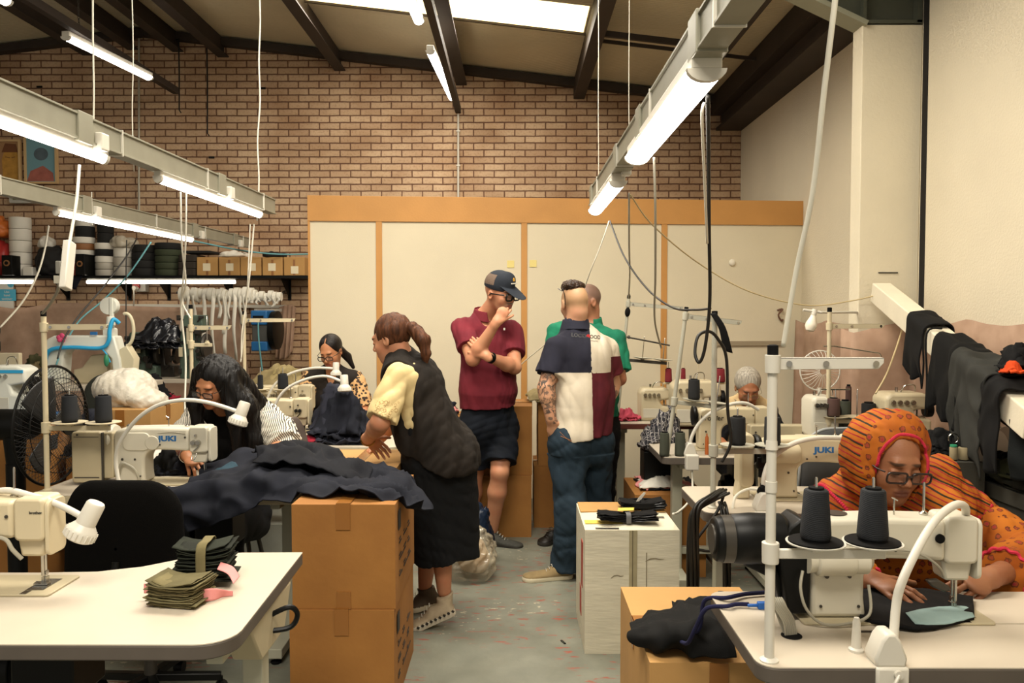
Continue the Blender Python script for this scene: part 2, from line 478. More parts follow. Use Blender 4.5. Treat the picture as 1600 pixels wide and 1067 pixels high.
mb = MB(); mb.bar((-1.96, 7.38, roof_z(-1.96) - .03), (.66, 7.38, roof_z(.66) - .03), .02, .02)
struct('trim_3', mb, M_STEEL, smooth=0)
# partition board of hardboard panels in a timber frame
M_PINE = mat('orange_mdf', 'c58f4e', .6, var=.12, vscale=3, bump=.1)
M_BOARD = mat('cream_pinboard', 'd9ceb3', .9, var=.07, vscale=1.6, bump=.12, bscale=160)
bl, br_ = P(483, 310, 6.62), P(1263, 318, 6.98)
part = thing('partition_board', 'long cream pinboard partition with orange timber frame behind the standing men', 'partition', (bl.x, bl.y, 0), math.atan2(br_.y - bl.y, br_.x - bl.x))
Lb = math.hypot(br_.x - bl.x, br_.y - bl.y)
topz = 2.56
mb = MB(); mb.box(0, Lb, .0, .03, 0, topz - .01)
obj('panel', mb, M_BOARD, part, smooth=0)
mb = MB(); mb.box(-.012, Lb, -.018, .03, topz - .21, topz)
obj('top_rail', mb, M_PINE, part, smooth=0, bevel=.002)
for px in (487, 596, 820, 1043):
 p = P(px, 500, 6.75); x = p.x - bl.x
 w = .05 if px != 487 else .055
 mb = MB(); mb.box(max(x - w / 2, -.012), x + w / 2, -.014, .03, 0, topz - .2)
 obj('post', mb, M_PINE, part, smooth=0, bevel=.002)
mb = MB()
for px, py in ((799, 413), (834, 412)):
 p = P(px, py, 6.8); x = p.x - bl.x; mb.box(x - .03, x + .03, -.006, -.003, p.z - .03, p.z + .03)
obj('sticky_note', mb, mat('pale_yellow_note', 'e0cf85', .8), part, smooth=0)
mb = MB()
for px, py in ((1147, 410),):
 p = P(px, py, 6.9); x = p.x - bl.x; mb.ell((x, -.01, p.z), (.03, .02, .03), 12)
obj('wall_peg', mb, mat('white_peg', 'e8e0cc', .5), part)
p = P(1170, 533, 6.9); x = p.x - bl.x
mb = MB(); mb.box(x - .3, x + .33, -.02, -.001, p.z - .04, p.z + .0)
obj('batten', mb, mat('grey_batten', '9b8d74', .8), part, smooth=0)
# ================================================================== builders of repeated furniture and machines
M_TOP = mat('beige_laminate', 'bcb19f', .34, var=.05, vscale=5, bump=.02, bscale=300)
M_EDGE = mat('grey_table_edge', '574f47', .5, var=.15, vscale=9)
M_EDGEL = mat('pale_table_edge', 'b9ab8c', .5)
M_EDGEB = mat('brown_table_edge', '5b2d22', .5)
M_FRAME = mat('grey_green_frame', 'a9a692', .45, var=.12, vscale=6)
M_CREAM = mat('cream_machine_enamel', 'c5b899', .33, var=.05, vscale=6)
M_CREAM2 = mat('cream_machine_enamel_white', 'c6c0ae', .33, var=.05, vscale=6)
M_CREAMD = mat('cream_cover', 'aca083', .4, var=.08, vscale=6)
M_CHROME = mat('chrome', 'b9b6ae', .22, metal=1.)
M_DKMET = mat('dark_metal', '4a4640', .4, metal=.6)
M_BLACK = mat('black_plastic', '090908', .42, spec=.2)
M_BLKR = mat('black_rubber', '0b0a0a', .8, spec=.15)
M_WHITE = mat('white_plastic', 'cac5b8', .35)
M_CABW = mat('white_cable', 'd8d3c2', .5)
M_CABB = mat('black_cable', '16140f', .5)
M_CABG = mat('grey_cable', '9b9686', .5)
M_BLUE = mat('logo_blue', '2a67a0', .5)
M_INK = mat('dark_ink', '2c2a28', .6)
M_CARD = mat('cardboard', '9b6a31', .8, var=.16, vscale=3, bump=.12, bscale=30, col2='8a5b28')
M_CARDL = mat('cardboard_light', 'b38951', .8, var=.12, vscale=3, bump=.1, bscale=30)
M_TAPE = mat('brown_tape', '8a5a28', .25, spec=.6)
M_SEAM = mat('carton_seam', '5e3d1c', .9)
def thread_mat(name, col):
 m = mat(name, col, .75)
 N, L = nodes_of(m); b = N['Principled BSDF']
 tc = N.new('ShaderNodeTexCoord'); wv = N.new('ShaderNodeTexWave'); wv.bands_direction = 'Z'; wv.inputs['Scale'].default_value = 150
 wv.inputs['Distortion'].default_value = 1.5
 L.new(tc.outputs['Object'], wv.inputs[0]); bp = N.new('ShaderNodeBump'); bp.inputs['Strength'].default_value = .6; bp.inputs['Distance'].default_value = .002
 L.new(wv.outputs[0], bp.inputs['Height']); L.new(bp.outputs[0], b.inputs['Normal'])
 return m
M_THN = thread_mat('navy_thread', '0d1015'); M_THK = thread_mat('black_thread', '0a0a0b'); M_THO = thread_mat('olive_thread', '35382a')
M_THR = thread_mat('red_thread', '7a1d26'); M_THB = thread_mat('brown_thread', '4a3129'); M_THBE = thread_mat('beige_thread', '8f8262')
M_THG = thread_mat('green_thread', '2d4a33')
def facing(T): return T @ Matrix.Rotation(PI / 2, 4, 'X')
def make_table(label, x0, x1, y0, y1, z=.78, edge=None, poly=None, legs='both', group='sewing tables', th=.042, drawer=False, motor=True, inset=.13):
 """laminate top with a coloured edge on a steel T-leg stand; x0..x1, y0..y1 in hall coordinates"""
 cx, cy = (x0 + x1) / 2, (y0 + y1) / 2
 t = thing('sewing_table', label, 'table', (cx, cy, 0), 0, group)
 a, b, c, d = x0 - cx, x1 - cx, y0 - cy, y1 - cy
 pl = [(p[0] - cx, p[1] - cy) for p in poly] if poly else rrect(a, b, c, d, .045)
 mb = MB(); mb.prism(pl, z - .003, z)
 obj('tabletop', mb, M_TOP, t, smooth=30)
 mb = MB(); mb.prism(pl, z - th, z - .003)
 obj('edge_band', mb, edge or M_EDGE, t, smooth=30, bevel=.004)
 for s, lx in ((-1, a + inset), (1, b - inset)):
  if legs == 'right' and s < 0: continue
  mb = MB()
  mb.box(lx - .03, lx + .03, -.03, .03, .07, z - th - .02); mb.box(lx - .022, lx + .022, c + .06, d - .06, z - th - .035, z - th)
  mb.box(lx - .035, lx + .035, c + .02, d - .02, .03, .075)
  l = obj('leg', mb, M_FRAME, t, smooth=0, bevel=.004)
  for yy in (c + .05, d - .05):
   m2 = MB(); m2.lathe([(.022, 0), (.024, .008), (.010, .012), (.010, .032)], (lx, yy, 0))
   obj('foot', m2, M_BLKR, l)
 mb = MB(); mb.box(a + .13, b - .13, -.02, .02, .16, .20)
 obj('crossbar', mb, M_FRAME, t, smooth=0, bevel=.003)
 if drawer:
  mb = MB(); mb.prism([(c + .30, z - th - .13), (c + .52, z - th - .13), (c + .60, z - th - .002), (c + .20, z - th - .002)], b - .10, b - .015, 'x')
  obj('drawer', mb, M_CREAMD, t, bevel=.006)
 if motor:
  mb = MB(); mb.cyl((a + .42, .05, z - .24), (a + .62, .05, z - .24), .085, n=20); mb.box(a + .46, a + .58, -.02, .12, z - .17, z - th)
  mb.cyl((a + .40, .05, z - .24), (a + .42, .05, z - .24), .05, n=20); mb.box(a + .66, a + .84, -.08, .10, z - .30, z - th - .002)
  obj('motor', mb, M_BLACK, t, bevel=.006)
  mb = MB(); mb.box(a + .42, b - .42, -.12, .20, .10, .125); mb.bar((0, .1, .12), (.1, .05, z - .2), .012, .012)
  obj('treadle', mb, M_DKMET, t, bevel=.004)
 return t
def make_machine(label, loc, rotz=0, logo='JUKI', dials=True, logo_x=-.27, motor='box', body=None, group='lockstitch sewing machines', scale=1., lamp_base=False):
 """lockstitch machine; origin = needle hole on the table; the column stands towards -x"""
 body = body or M_CREAM
 t = thing('sewing_machine', label, 'sewing machine', loc, rotz, group)
 t.scale = (scale,) * 3
 mb = MB(); mb.prism(rrect(-.44, .065, -.085, .09, .012), 0, .007)
 obj('bed', mb, M_CREAMD, t, bevel=.002)
 mb = MB(); mb.box(-.022, .03, -.05, .05, .007, .0085); mb.box(-.02, -.001, -.083, -.054, .007, .0085)
 obj('needle_plate', mb, M_CHROME, t, smooth=0)
 arc = [(-.268 + .048 * (1 - math.cos(R(a))), .115 + .05 * math.sin(R(a))) for a in range(0, 91, 15)]
 poly = [(-.41, .007), (-.262, .007)] + [(-.268, .06)] + arc + [(-.13, .163), (-.055, .158), (-.055, .268), (-.20, .272), (-.37, .268), (-.40, .255), (-.415, .235)]
 mb = MB(); mb.prism(poly, -.052, .058, 'y')
 obj('arm', mb, body, t, smooth=35, bevel=.013, seg=3)
 mb = MB(); mb.prism(rrect(-.055, .034, .150, .276, .016), -.048, .052, 'y'); mb.prism([(-.045, .10), (.02, .10), (.03, .155), (-.055, .155)], -.03, .035, 'y')
 hd = obj('head', mb, body, t, smooth=35, bevel=.008)
 mb = MB(); mb.prism(rrect(-.044, .048, .105, .268, .02), .034, .046, 'x')
 obj('face_plate', mb, body, t, smooth=35, bevel=.003)
 mb = MB(); mb.cyl((0, 0, .035), (0, 0, .11), .0042, n=10); mb.cyl((0, 0, .008), (0, 0, .04), .001, .0016, n=6)
 mb.cyl((.0, .014, .02), (.0, .014, .11), .0055, n=10); mb.box(-.007, .007, .004, .022, .012, .028)
 mb.prism([(-.012, .0095), (.012, .0095), (.012, .013), (.004, .016), (-.012, .014)], -.022, .018, 'x'); mb.cyl((-.006, .014, .04), (.006, .014, .04), .008, n=10)
 obj('needle_bar', mb, M_CHROME, t)
 mb = MB()
 for x in (-.012, .012): mb.tube([(x - .02, -.052, .20), (x - .02, -.066, .20)], [.013, .011], 14)
 mb.tube([(-.02, -.052, .235), (-.02, -.064, .235)], [.006, .005], 10); mb.bar((-.03, -.056, .16), (-.005, -.058, .185), .006, .004)
 mb.tube(spline([(-.04, -.054, .14), (-.035, -.07, .12), (-.02, -.07, .125), (-.015, -.056, .15)], 4), .0022, 6)
 if dials: obj('tension_dial', mb, M_CHROME, t)
 mb = MB()
 mb.lathe([(.030, 0), (.062, .006), (.066, .016), (.060, .03), (.03, .034)], (-.452, 0, .215), 'x', 24) if motor != 'cyl' else mb.lathe([(.02, 0), (.03, .02), (.03, .03)], (-.44, 0, .215), 'x')
 obj('handwheel', mb, M_BLACK if motor != 'box' else body, t)
 mb = MB(); mb.lathe([(.0035, 0), (.0035, .085), (.002, .09)], (-.085, .01, .268), n=8); mb.lathe([(.011, 0), (.012, .006), (.004, .012)], (-.085, .01, .268), n=12)
 mb.lathe([(.0025, 0), (.0025, .05)], (-.17, .0, .268), n=8); mb.tube([(-.17, 0, .315), (-.18, -.008, .32), (-.165, -.01, .312)], .0018, 6)
 mb.lathe([(.012, 0), (.014, .004), (.014, .012), (.004, .02)], (-.36, .0, .262), n=14)
 obj('thread_pin', mb, M_CHROME, t)
 mb = MB()
 for x, z, r in ((-.07, .225, .005), (-.30, .215, .005), (-.37, .12, .006), (-.31, .12, .005), (-.23, .18, .004), (-.19, .19, .004), (-.385, .04, .004), (-.285, .04, .004)):
  mb.cyl((x, -.0535, z), (x, -.056, z), r, n=12)
 obj('screw', mb, M_DKMET, t)
 if motor == 'box':
  mb = MB(); mb.prism(rrect(-.60, -.455, .012, .255, .018), -.075, .085, 'y'); mb.prism(rrect(-.47, -.41, .03, .25, .01), -.06, .07, 'y')
  o = obj('motor_cover', mb, M_CREAMD, t, smooth=35, bevel=.006)
  mb = MB(); mb.box(-.588, -.47, -.0765, -.075, .035, .04); mb.box(-.588, -.47, -.0765, -.075, .228, .231); mb.box(-.458, -.452, -.0765, -.06, .02, .25)
  mb.lathe([(.005, 0), (.004, .004)], (-.57, -.079, .24), 'y', 10)
  obj('groove', mb, M_DKMET, t)
  mb = MB(); mb.lathe([(.034, -.004), (.034, .0), (.032, .004)], (-.225, -.058, .2), 'y', 20); mb.prism(rrect(-.365, -.235, .163, .248, .03), -.060, -.05, 'y')
  obj('bobbin_winder_cover', mb, body, t, bevel=.003)
  mb = MB(); mb.tube(spline([(-.39, -.055, .03), (-.37, -.07, .10), (-.34, -.07, .10), (-.30, -.07, .07), (-.285, -.06, .01)], 6), .006, 8)
  mb.tube(spline([(-.20, -.054, .245), (-.13, -.056, .25), (-.07, -.056, .243)], 5), .0018, 6)
  obj('cable_guide', mb, M_CABG, t)
 elif motor == 'cyl':
  mb = MB(); mb.lathe([(.03, 0), (.058, .002), (.062, .02), (.058, .045), (.066, .055), (.07, .10), (.068, .19), (.05, .205)], (-.66, 0, .205), 'x', 28)
  mb.prism([(-.475, .02), (-.415, .02), (-.412, .262), (-.44, .275), (-.47, .25), (-.50, .20)], -.06, .06, 'y'); mb.prism([(-.60, .15), (-.5, .15), (-.475, .10), (-.48, .02), (-.50, .10)], -.03, .03, 'y')
  obj('motor_housing', mb, M_BLACK, t, smooth=35, bevel=.006)
  mb = MB(); mb.lathe([(.040, 0), (.040, .005)], (-.664, 0, .205), 'x', 24); mb.lathe([(.0635, 0), (.0635, .028)], (-.638, 0, .205), 'x', 28)
  obj('motor_ring', mb, M_DKMET, t)
  # big cylindrical side housing on the back of the column
  mb = MB(); mb.lathe([(.034, 0), (.04, .004), (.04, .095), (.036, .10)], (-.405, -.06, .165), 'x', 28); mb.lathe([(.036, 0), (.036, .035), (.018, .05)], (-.305, -.058, .165), 'x', 28)
  mb.lathe([(.034, 0), (.03, .02)], (-.425, -.06, .165), 'x', 24)
  obj('stitch_regulator', mb, body, t, smooth=50)
  mb = MB()
  for x in (-.24, -.055 - .02): mb.lathe([(.0125, -.004), (.0125, 0), (.010, .003)], (x, -.056, .222), 'y', 18)
  mb.lathe([(.008, -.006), (.008, .003)], (-.265, -.056, .205), 'y', 12)
  obj('rubber_plug', mb, M_BLKR, t)
  mb = MB(); mb.tube(spline([(-.26, -.056, .19), (-.17, -.060, .192), (-.12, -.060, .178), (-.08, -.062, .15), (-.06, -.05, .12)], 8), .0035, 8)
  mb.tube(spline([(-.44, -.07, .14), (-.452, -.09, .10), (-.44, -.10, .05), (-.40, -.10, .012), (-.34, -.10, .01), (-.27, -.085, .03), (-.262, -.06, .10)], 8), .004, 8)
  obj('cable', mb, M_CABG, t)
  mb = MB(); mb.prism([(-.115, .115), (-.085, .118), (-.055, .10), (-.05, .088), (-.07, .085), (-.10, .098)], -.075, -.055, 'y')
  obj('lift_lever', mb, M_DKMET, t, bevel=.005)
  mb = MB(); mb.lathe([(.022, 0), (.022, .004), (.008, .008)], (-.2, .03, .271), n=20); mb.lathe([(.03, 0), (.03, .003)], (-.32, .02, .269), n=20)
  obj('oil_cap', mb, M_DKMET, t)
 elif motor == 'pulley':
  mb = MB(); mb.prism(rrect(-.52, -.455, .05, .29, .03), -.05, .05, 'y'); mb.prism([(-.53, .0), (-.47, .0), (-.47, .10), (-.515, .10)], -.04, .04, 'y')
  obj('motor_cover', mb, body, t, smooth=35, bevel=.01)
  mb = MB(); mb.lathe([(.042, 0), (.045, .01), (.04, .03)], (-.435, -.055, .205), 'x', 24); mb.cyl((-.43, -.055, .10), (-.43, -.055, .25), .012, n=10)
  mb.box(-.45, -.41, -.07, -.05, .14, .19)
  obj('pulley', mb, M_BLACK, t, bevel=.003)
  mb = MB(); mb.lathe([(.043, 0), (.045, .004), (.045, .115), (.035, .13)], (-.395, -.05, .205), 'x', 28)
  obj('stitch_regulator', mb, body, t, smooth=50)
 if logo:
  mb = MB()
  if logo == 'JUKI': mb.text('JUKI', .034, facing(Matrix.Translation((-.155, -.0525, .218))), bold=.0016, width=1.35)
  else: mb.text(logo, .044 if rotz == 0 else .03, facing(Matrix.Translation((logo_x, -.0525, .205))), bold=.0004, width=1.05)
  obj('logo', mb, M_BLUE if logo == 'JUKI' else M_INK, t, smooth=0)
 return t
def make_spool(label, loc, m=None, h=.115, r0=.034, r1=.026, group='thread spools', dark=True):
 t = thing('thread_spool', label, 'thread spool', loc, random.uniform(0, 6), group)
 mb = MB(); mb.lathe([(r0 * .9, .004), (r0, .008), (r0 * 1.0, .02), (r1 * 1.02, h * .93), (r1 * .92, h * .955), (r1 * .8, h * .96)], n=28)
 obj('thread', mb, m or M_THN, t, smooth=60)
 mb = MB(); mb.lathe([(r0 * .92, 0), (r0 * .92, .004), (.006, .004), (.006, h * .9), (r1 * .66, h * .955), (r1 * .64, h), (.006, h)], n=24)
 obj('cone', mb, M_BLKR if dark else M_WHITE, t)
 return t
def make_stand(label, loc, h=.80, rotz=0, arm_z=.74, tray_z=.26, arm_len=.26, discs=((.10, .06), (.235, .06)), m=None, lean=0, upper=True, rot_arm=0, pad=True, group='thread stands', flat=True):
 """white thread stand: pole on a base, guide arm at the top, spool arm with discs"""
 m = m or M_WHITE
 t = thing('thread_stand', label, 'thread stand', loc, rotz, group)
 if lean: t.rotation_euler = (0, lean, rotz)
 mb = MB(); mb.lathe([(.022, 0), (.022, .004), (.0115, .010), (.0115, h)], n=16)
 obj('pole', mb, m, t, smooth=50)
 mb = MB(); mb.lathe([(.0125, h - .001), (.0125, h + .022), (.008, h + .024)], n=14)
 obj('pole_cap', mb, M_BLKR, t)
 if upper:
  mb = MB(); mb.lathe([(.017, arm_z - .022), (.018, arm_z + .02)], n=16)
  mb.prism([(.014, arm_z - .014), (arm_len - .012, arm_z - .012), (arm_len, arm_z + .002), (arm_len, arm_z + .014), (.014, arm_z + .014)], -.006, -.003, 'y')
  mb.prism([(.014, arm_z + .011), (arm_len, arm_z + .011), (arm_len, arm_z + .014), (.014, arm_z + .014)], -.006, .012, 'y')
  a = obj('guide_arm', mb, m, t, bevel=.001)
  for x in (.035, .12, arm_len - .02):
   mb = MB(); mb.lathe([(.007, -.003), (.007, 0), (.004, .002)], (x, -.009, arm_z), 'y', 12)
   obj('guide_eye', mb, M_CHROME, a)
 mb = MB(); mb.lathe([(.019, tray_z - .03), (.020, tray_z + .02)], n=16)
 mb.box(.012, discs[-1][0] + .03, -.007, .007, tray_z - .018, tray_z + .004)
 for x, r in discs: mb.box(x - .012, x + .012, -.012, .012, tray_z - .002, tray_z + .012)
 obj('spool_arm', mb, m if flat else M_DKMET, t, bevel=.002)
 for x, r in discs:
  mb = MB(); mb.lathe([(.012, tray_z + .006), (r, tray_z + .018), (r + .001, tray_z + .021), (.01, tray_z + .019)], (x, 0, 0), n=32)
  d = obj('spool_disc', mb, m, t, smooth=50)
  if pad:
   mb = MB(); mb.lathe([(r * .93, tray_z + .0205), (r * .93, tray_z + .0245), (.006, tray_z + .0245)], (x, 0, 0), n=32)
   obj('foam_pad', mb, M_BLKR, d)
  mb = MB(); mb.lathe([(.0035, tray_z + .01), (.0035, tray_z + .17), (.002, tray_z + .173)], (x, 0, 0), n=8)
  obj('spindle', mb, M_CHROME, t)
 return t
M_LED = mat('led_ring', 'fff4dc', .4, emit=6.)
def make_gooseneck(label, pts, base_loc, tube_m=None, head_dir=(-.15, -.1, -1), r=.0095, head=True, base='dome', lit=True, hs=1., group='gooseneck sewing lamps', roll=0):
 """bendy sewing lamp: base, white hose along pts (hall coordinates), ribbed head pointing along head_dir"""
 t = thing('gooseneck_lamp', label, 'lamp', base_loc, 0, group)
 mb = MB(); mb.tube(spline(pts, 8), r, 12)
 obj('hose', mb, tube_m or M_WHITE, t, world=True, smooth=60)
 mb = MB()
 if base == 'dome':
  mb.lathe([(.040, 0), (.040, .004), (.030, .012), (.016, .035), (.012, .045)])
  obj('base', mb, M_WHITE, t)
 elif base == 'clamp':
  mb.prism([(-.034, .0), (.034, .0), (.038, .02), (.022, .062), (.010, .078), (-.010, .078), (-.022, .062), (-.038, .02)], -.03, .03, 'y')
  mb.box(-.036, .040, -.036, .03, -.06, .002)
  obj('base', mb, M_WHITE, t, bevel=.006)
  mb = MB(); mb.lathe([(.010, -.004), (.010, .004)], (0.012, -.04, -.012), 'y', 12); mb.tube(spline([(.012, -.042, -.012), (-.002, -.05, -.03), (-.012, -.045, -.06)], 5), .004, 8)
  obj('switch', mb, M_WHITE, t)
 if head:
  p = Vector(pts[-1]); d = Vector(head_dir).normalized()
  M = Matrix.Translation(p - Vector(base_loc)) @ d.to_track_quat('Z', 'Y').to_matrix().to_4x4() @ Matrix.Scale(hs, 4)
  mb = MB(); mb.T = M
  prof = [(.0, -.045), (.019, -.045), (.022, -.040), (.023, .010), (.026, .014), (.032, .022), (.036, .028), (.036, .046), (.030, .050), (.030, .044), (.0, .044)]
  mb.lathe(prof[1:-1], n=28)
  for k in range(20):
   a = 2 * PI * k / 20; x, y = .0365 * math.cos(a), .0365 * math.sin(a)
   mb.cbox((x, y, .036), (.003, .003, .018))
  h = obj('lamp_head', mb, M_WHITE, t, smooth=35)
  mb = MB(); mb.T = M; mb.lathe([(.029, .0445), (.029, .0465)], n=20)
  obj('led_ring', mb, M_LED if lit else M_WHITE, h)
  q = Vector(pts[-2])
  mb = MB(); mb.tube([p + (q - p).normalized() * .05, p], .0045, 8)
  obj('metal_joint', mb, M_CHROME, t, world=True)
 return t
def carton(label, x0, x1, y0, y1, z0, z1, m=None, marks=False, tape=True, rot=0, group='stacked cardboard cartons', seam_axis='x', flaps=True, cat='cardboard box', bow=.004):
 m = m or M_CARD
 cx, cy = (x0 + x1) / 2, (y0 + y1) / 2
 t = thing('cardboard_box', label, cat, (cx, cy, z0), rot, group)
 a, b, c, d, h = x0 - cx, x1 - cx, y0 - cy, y1 - cy, z1 - z0
 # slightly bulging walls
 n = 8; mb = MB()
 vs = []; fs = []
 def face(o, u, v, nrm):
  base = len(vs)
  for i in range(n + 1):
   for j in range(n + 1):
    s_, t_ = i / n, j / n
    bulge = bow * math.sin(PI * s_) * math.sin(PI * t_) * (1 + .6 * mnoise.noise(Vector((s_ * 2 + x0 * 7, t_ * 2, z0 * 5))))
    vs.append(Vector(o) + Vector(u) * s_ + Vector(v) * t_ + Vector(nrm) * bulge)
  for i in range(n):
   for j in range(n):
    fs.append((base + i * (n + 1) + j, base + (i + 1) * (n + 1) + j, base + (i + 1) * (n + 1) + j + 1, base + i * (n + 1) + j + 1))
 face((a, c, 0), (b - a, 0, 0), (0, 0, h), (0, -1, 0)); face((a, d, 0), (b - a, 0, 0), (0, 0, h), (0, 1, 0))
 face((a, c, 0), (0, d - c, 0), (0, 0, h), (-1, 0, 0)); face((b, c, 0), (0, d - c, 0), (0, 0, h), (1, 0, 0))
 face((a, c, h), (b - a, 0, 0), (0, d - c, 0), (0, 0, 1)); face((a, c, 0), (b - a, 0, 0), (0, d - c, 0), (0, 0, -1))
 mb.add(vs, fs)
 obj('carton_body', mb, m, t, smooth=0)
 if flaps:
  mb = MB()
  if seam_axis == 'x': mb.box(a + .004, b - .004, -.0015, .0015, h, h + .0052)
  else: mb.box(-.0015, .0015, c + .004, d - .004, h, h + .0052)
  obj('flap_seam', mb, M_SEAM, t, smooth=0)
 if tape:
  mb = MB(); w = .028
  if seam_axis == 'x':
   mb.box(a - .004, b + .004, -w, w, h + .003, h + .0058); mb.box(a - .0055, a - .001, -w, w, h - .09, h + .0058); mb.box(b + .001, b + .0055, -w, w, h - .09, h + .0058)
   mb.box(-.02 - w, -.02 + w, c - .006, c - .002, h - .10, h); mb.box(-.02 - w, -.02 + w, c - .006, c - .002, 0, .07)
  else:
   mb.box(-w, w, c - .004, d + .004, h + .003, h + .0058); mb.box(-w, w, c - .0065, c - .001, h - .10, h + .0058); mb.box(-w, w, c - .0065, c - .001, 0, .07)
  obj('packing_tape', mb, M_TAPE, t, smooth=0)
 if marks:
  mb = MB()
  rng = random.Random(int(abs(x0) * 100))
  for k in range(9):
   yy = c + .08 + (d - c - .2) * (k % 3) / 3; zz = h * .25 + h * .16 * (k // 3)
   mb.box(b + .004, b + .0056, yy, yy + rng.uniform(.05, .12), zz, zz + .006)
   mb.box(b + .004, b + .0056, yy, yy + rng.uniform(.02, .07), zz + .016, zz + .022)
  mb.prism([(c + .06, h - .12), (c + .12, h - .12), (c + .12, h - .04), (c + .06, h - .04)], b + .004, b + .0056, 'x')
  obj('printed_marks', mb, M_INK, t, smooth=0)
 return t
def make_chair(label, loc, rotz=0, m=None, w=.46, hb=.44, top=.96, seat_z=.50, rim=None, group='black operator chairs'):
 """office swivel chair; the front of the seat is towards local +y, the backrest at local -y"""
 m = m or mat('black_chair_fabric', '080706', .95, bump=.3, bscale=400, spec=.08)
 t = thing('swivel_chair', label, 'chair', loc, rotz, group)
 # curved backrest
 n = 14; mb = MB(); vs = []; fs = []
 out = []
 for (x, z) in rrect(-w / 2, w / 2, top - hb, top, .13, 8, (1, 1, 1, 1)):
  out.append((x * (1 - .10 * ((z - (top - hb)) / hb) ** 2), z))
 for yo, sc_ in ((-.035, .93), (-.042, .0), ):
  pass
 def ring(s_, y):
  cz = top - hb / 2
  return [(x * s_, y + .10 * ((x * s_) / w) ** 2 * 1.6, cz + (z - cz) * s_) for x, z in out]
 rings = [ring(.02, -.045), ring(.5, -.044), ring(.85, -.038), ring(.97, -.026), ring(1.0, -.008), ring(.98, .008), ring(.85, .018), ring(.4, .022), ring(.02, .022)]
 K = len(out)
 for r_ in rings: vs += r_
 for i in range(len(rings) - 1):
  for j in range(K):
   fs.append((i * K + j, i * K + (j + 1) % K, (i + 1) * K + (j + 1) % K, (i + 1) * K + j))
 mb.add(vs, fs)
 for v_i, v in enumerate(mb.v): mb.v[v_i] = (v[0], v[1] - .22, v[2])
 obj('backrest', mb, m, t, smooth=180)
 if rim:
  mb = MB(); mb.tube([(p[0] * 1.01, p[1] - .22, p[2] ) for p in ring(1.01, -.008)], .007, 8, closed=True)
  obj('rim', mb, rim, t, smooth=180)
 mb = MB(); mb.prism(rrect(-w / 2, w / 2, -.19, .25, .09, 6), seat_z - .07, seat_z)
 obj('seat', mb, m, t, smooth=50, bevel=.02, seg=3)
 mb = MB(); mb.tube(spline([(0, -.05, seat_z - .08), (0, -.24, seat_z - .07), (0, -.285, seat_z + .05), (0, -.262, top - hb * .6)], 6), .016, 10)
 obj('back_bracket', mb, M_BLACK, t)
 mb = MB(); mb.cyl((0, 0, .10), (0, 0, seat_z - .07), .025, n=16)
 obj('gas_column', mb, M_DKMET, t)
 for k in range(5):
  a = 2 * PI * k / 5 + .3; c_, s_ = math.cos(a), math.sin(a)
  mb = MB(); mb.bar((0, 0, .11), (c_ * .27, s_ * .27, .075), .035, .03)
  l = obj('base_leg', mb, M_BLACK, t, bevel=.004)
  mb = MB(); mb.cyl((c_ * .27 - s_ * .018, s_ * .27 + c_ * .018, .027), (c_ * .27 + s_ * .018, s_ * .27 - c_ * .018, .027), .027, n=14); mb.cyl((c_ * .27, s_ * .27, .04), (c_ * .27, s_ * .27, .075), .008, n=8)
  obj('castor', mb, M_BLACK, l)
 return t
def cable(name, pts, r, m, label, cat='cable', n=8, group=None):
 mb = MB(); mb.tube(spline(pts, n), r, 8)
 return tag(obj(name, mb, m, smooth=180), label, cat, group)
# ================================================================== hanging lights and cable rails
M_TUBE = mat('lit_tube', 'fff8ee', .4, emit=14.)
M_GALV = mat('galvanised_rail', '8d8a79', .45, metal=.25, var=.12, vscale=10)
def batten_light(label, p0, p1, group, w=.07, cat='ceiling light', chain=None):
 """batten fluorescent: white casing with lit diffuser below; p0, p1 = ends of the underside"""
 p0, p1 = Vector(p0), Vector(p1)
 t = thing('fluorescent_light', label, cat, tuple((p0 + p1) / 2), 0, group)
 d = (p1 - p0).normalized()
 mb = MB(); mb.bar(p0 + Vector((0, 0, .052)), p1 + Vector((0, 0, .052)), w * .8, .045)
 obj('casing', mb, M_WHITE, t, world=True, bevel=.004)
 s_ = d.cross(Vector((0, 0, 1)))
 mb = MB(); poly = [(w / 2 * math.cos(R(a)), .03 + .032 * math.sin(R(a))) for a in range(180, 361, 20)]
 vs = [];
 for q in (p0 + d * .02, p1 - d * .02):
  for a, z in poly: vs.append(q + s_ * a + Vector((0, 0, z)))
 k = len(poly)
 mb.add(vs, [(i, i + 1, k + i + 1, k + i) for i in range(k - 1)] + [tuple(range(k)), tuple(range(k, 2 * k))[::-1], (0, k, 2 * k - 1, k - 1)])
 obj('diffuser', mb, M_TUBE, t, world=True, smooth=50)
 for q, e in ((p0, 1), (p1, -1)):
  mb = MB(); vs = []
  for qq in (q, q + d * e * .022):
   for a, z in poly: vs.append(qq + s_ * a * 1.06 + Vector((0, 0, .03 + (z - .03) * 1.06)))
  mb.add(vs, [(i, i + 1, k + i + 1, k + i) for i in range(k - 1)] + [tuple(range(k)), tuple(range(k, 2 * k))[::-1], (0, k, 2 * k - 1, k - 1)])
  obj('end_cap', mb, M_WHITE, t, world=True, smooth=50)
 return t
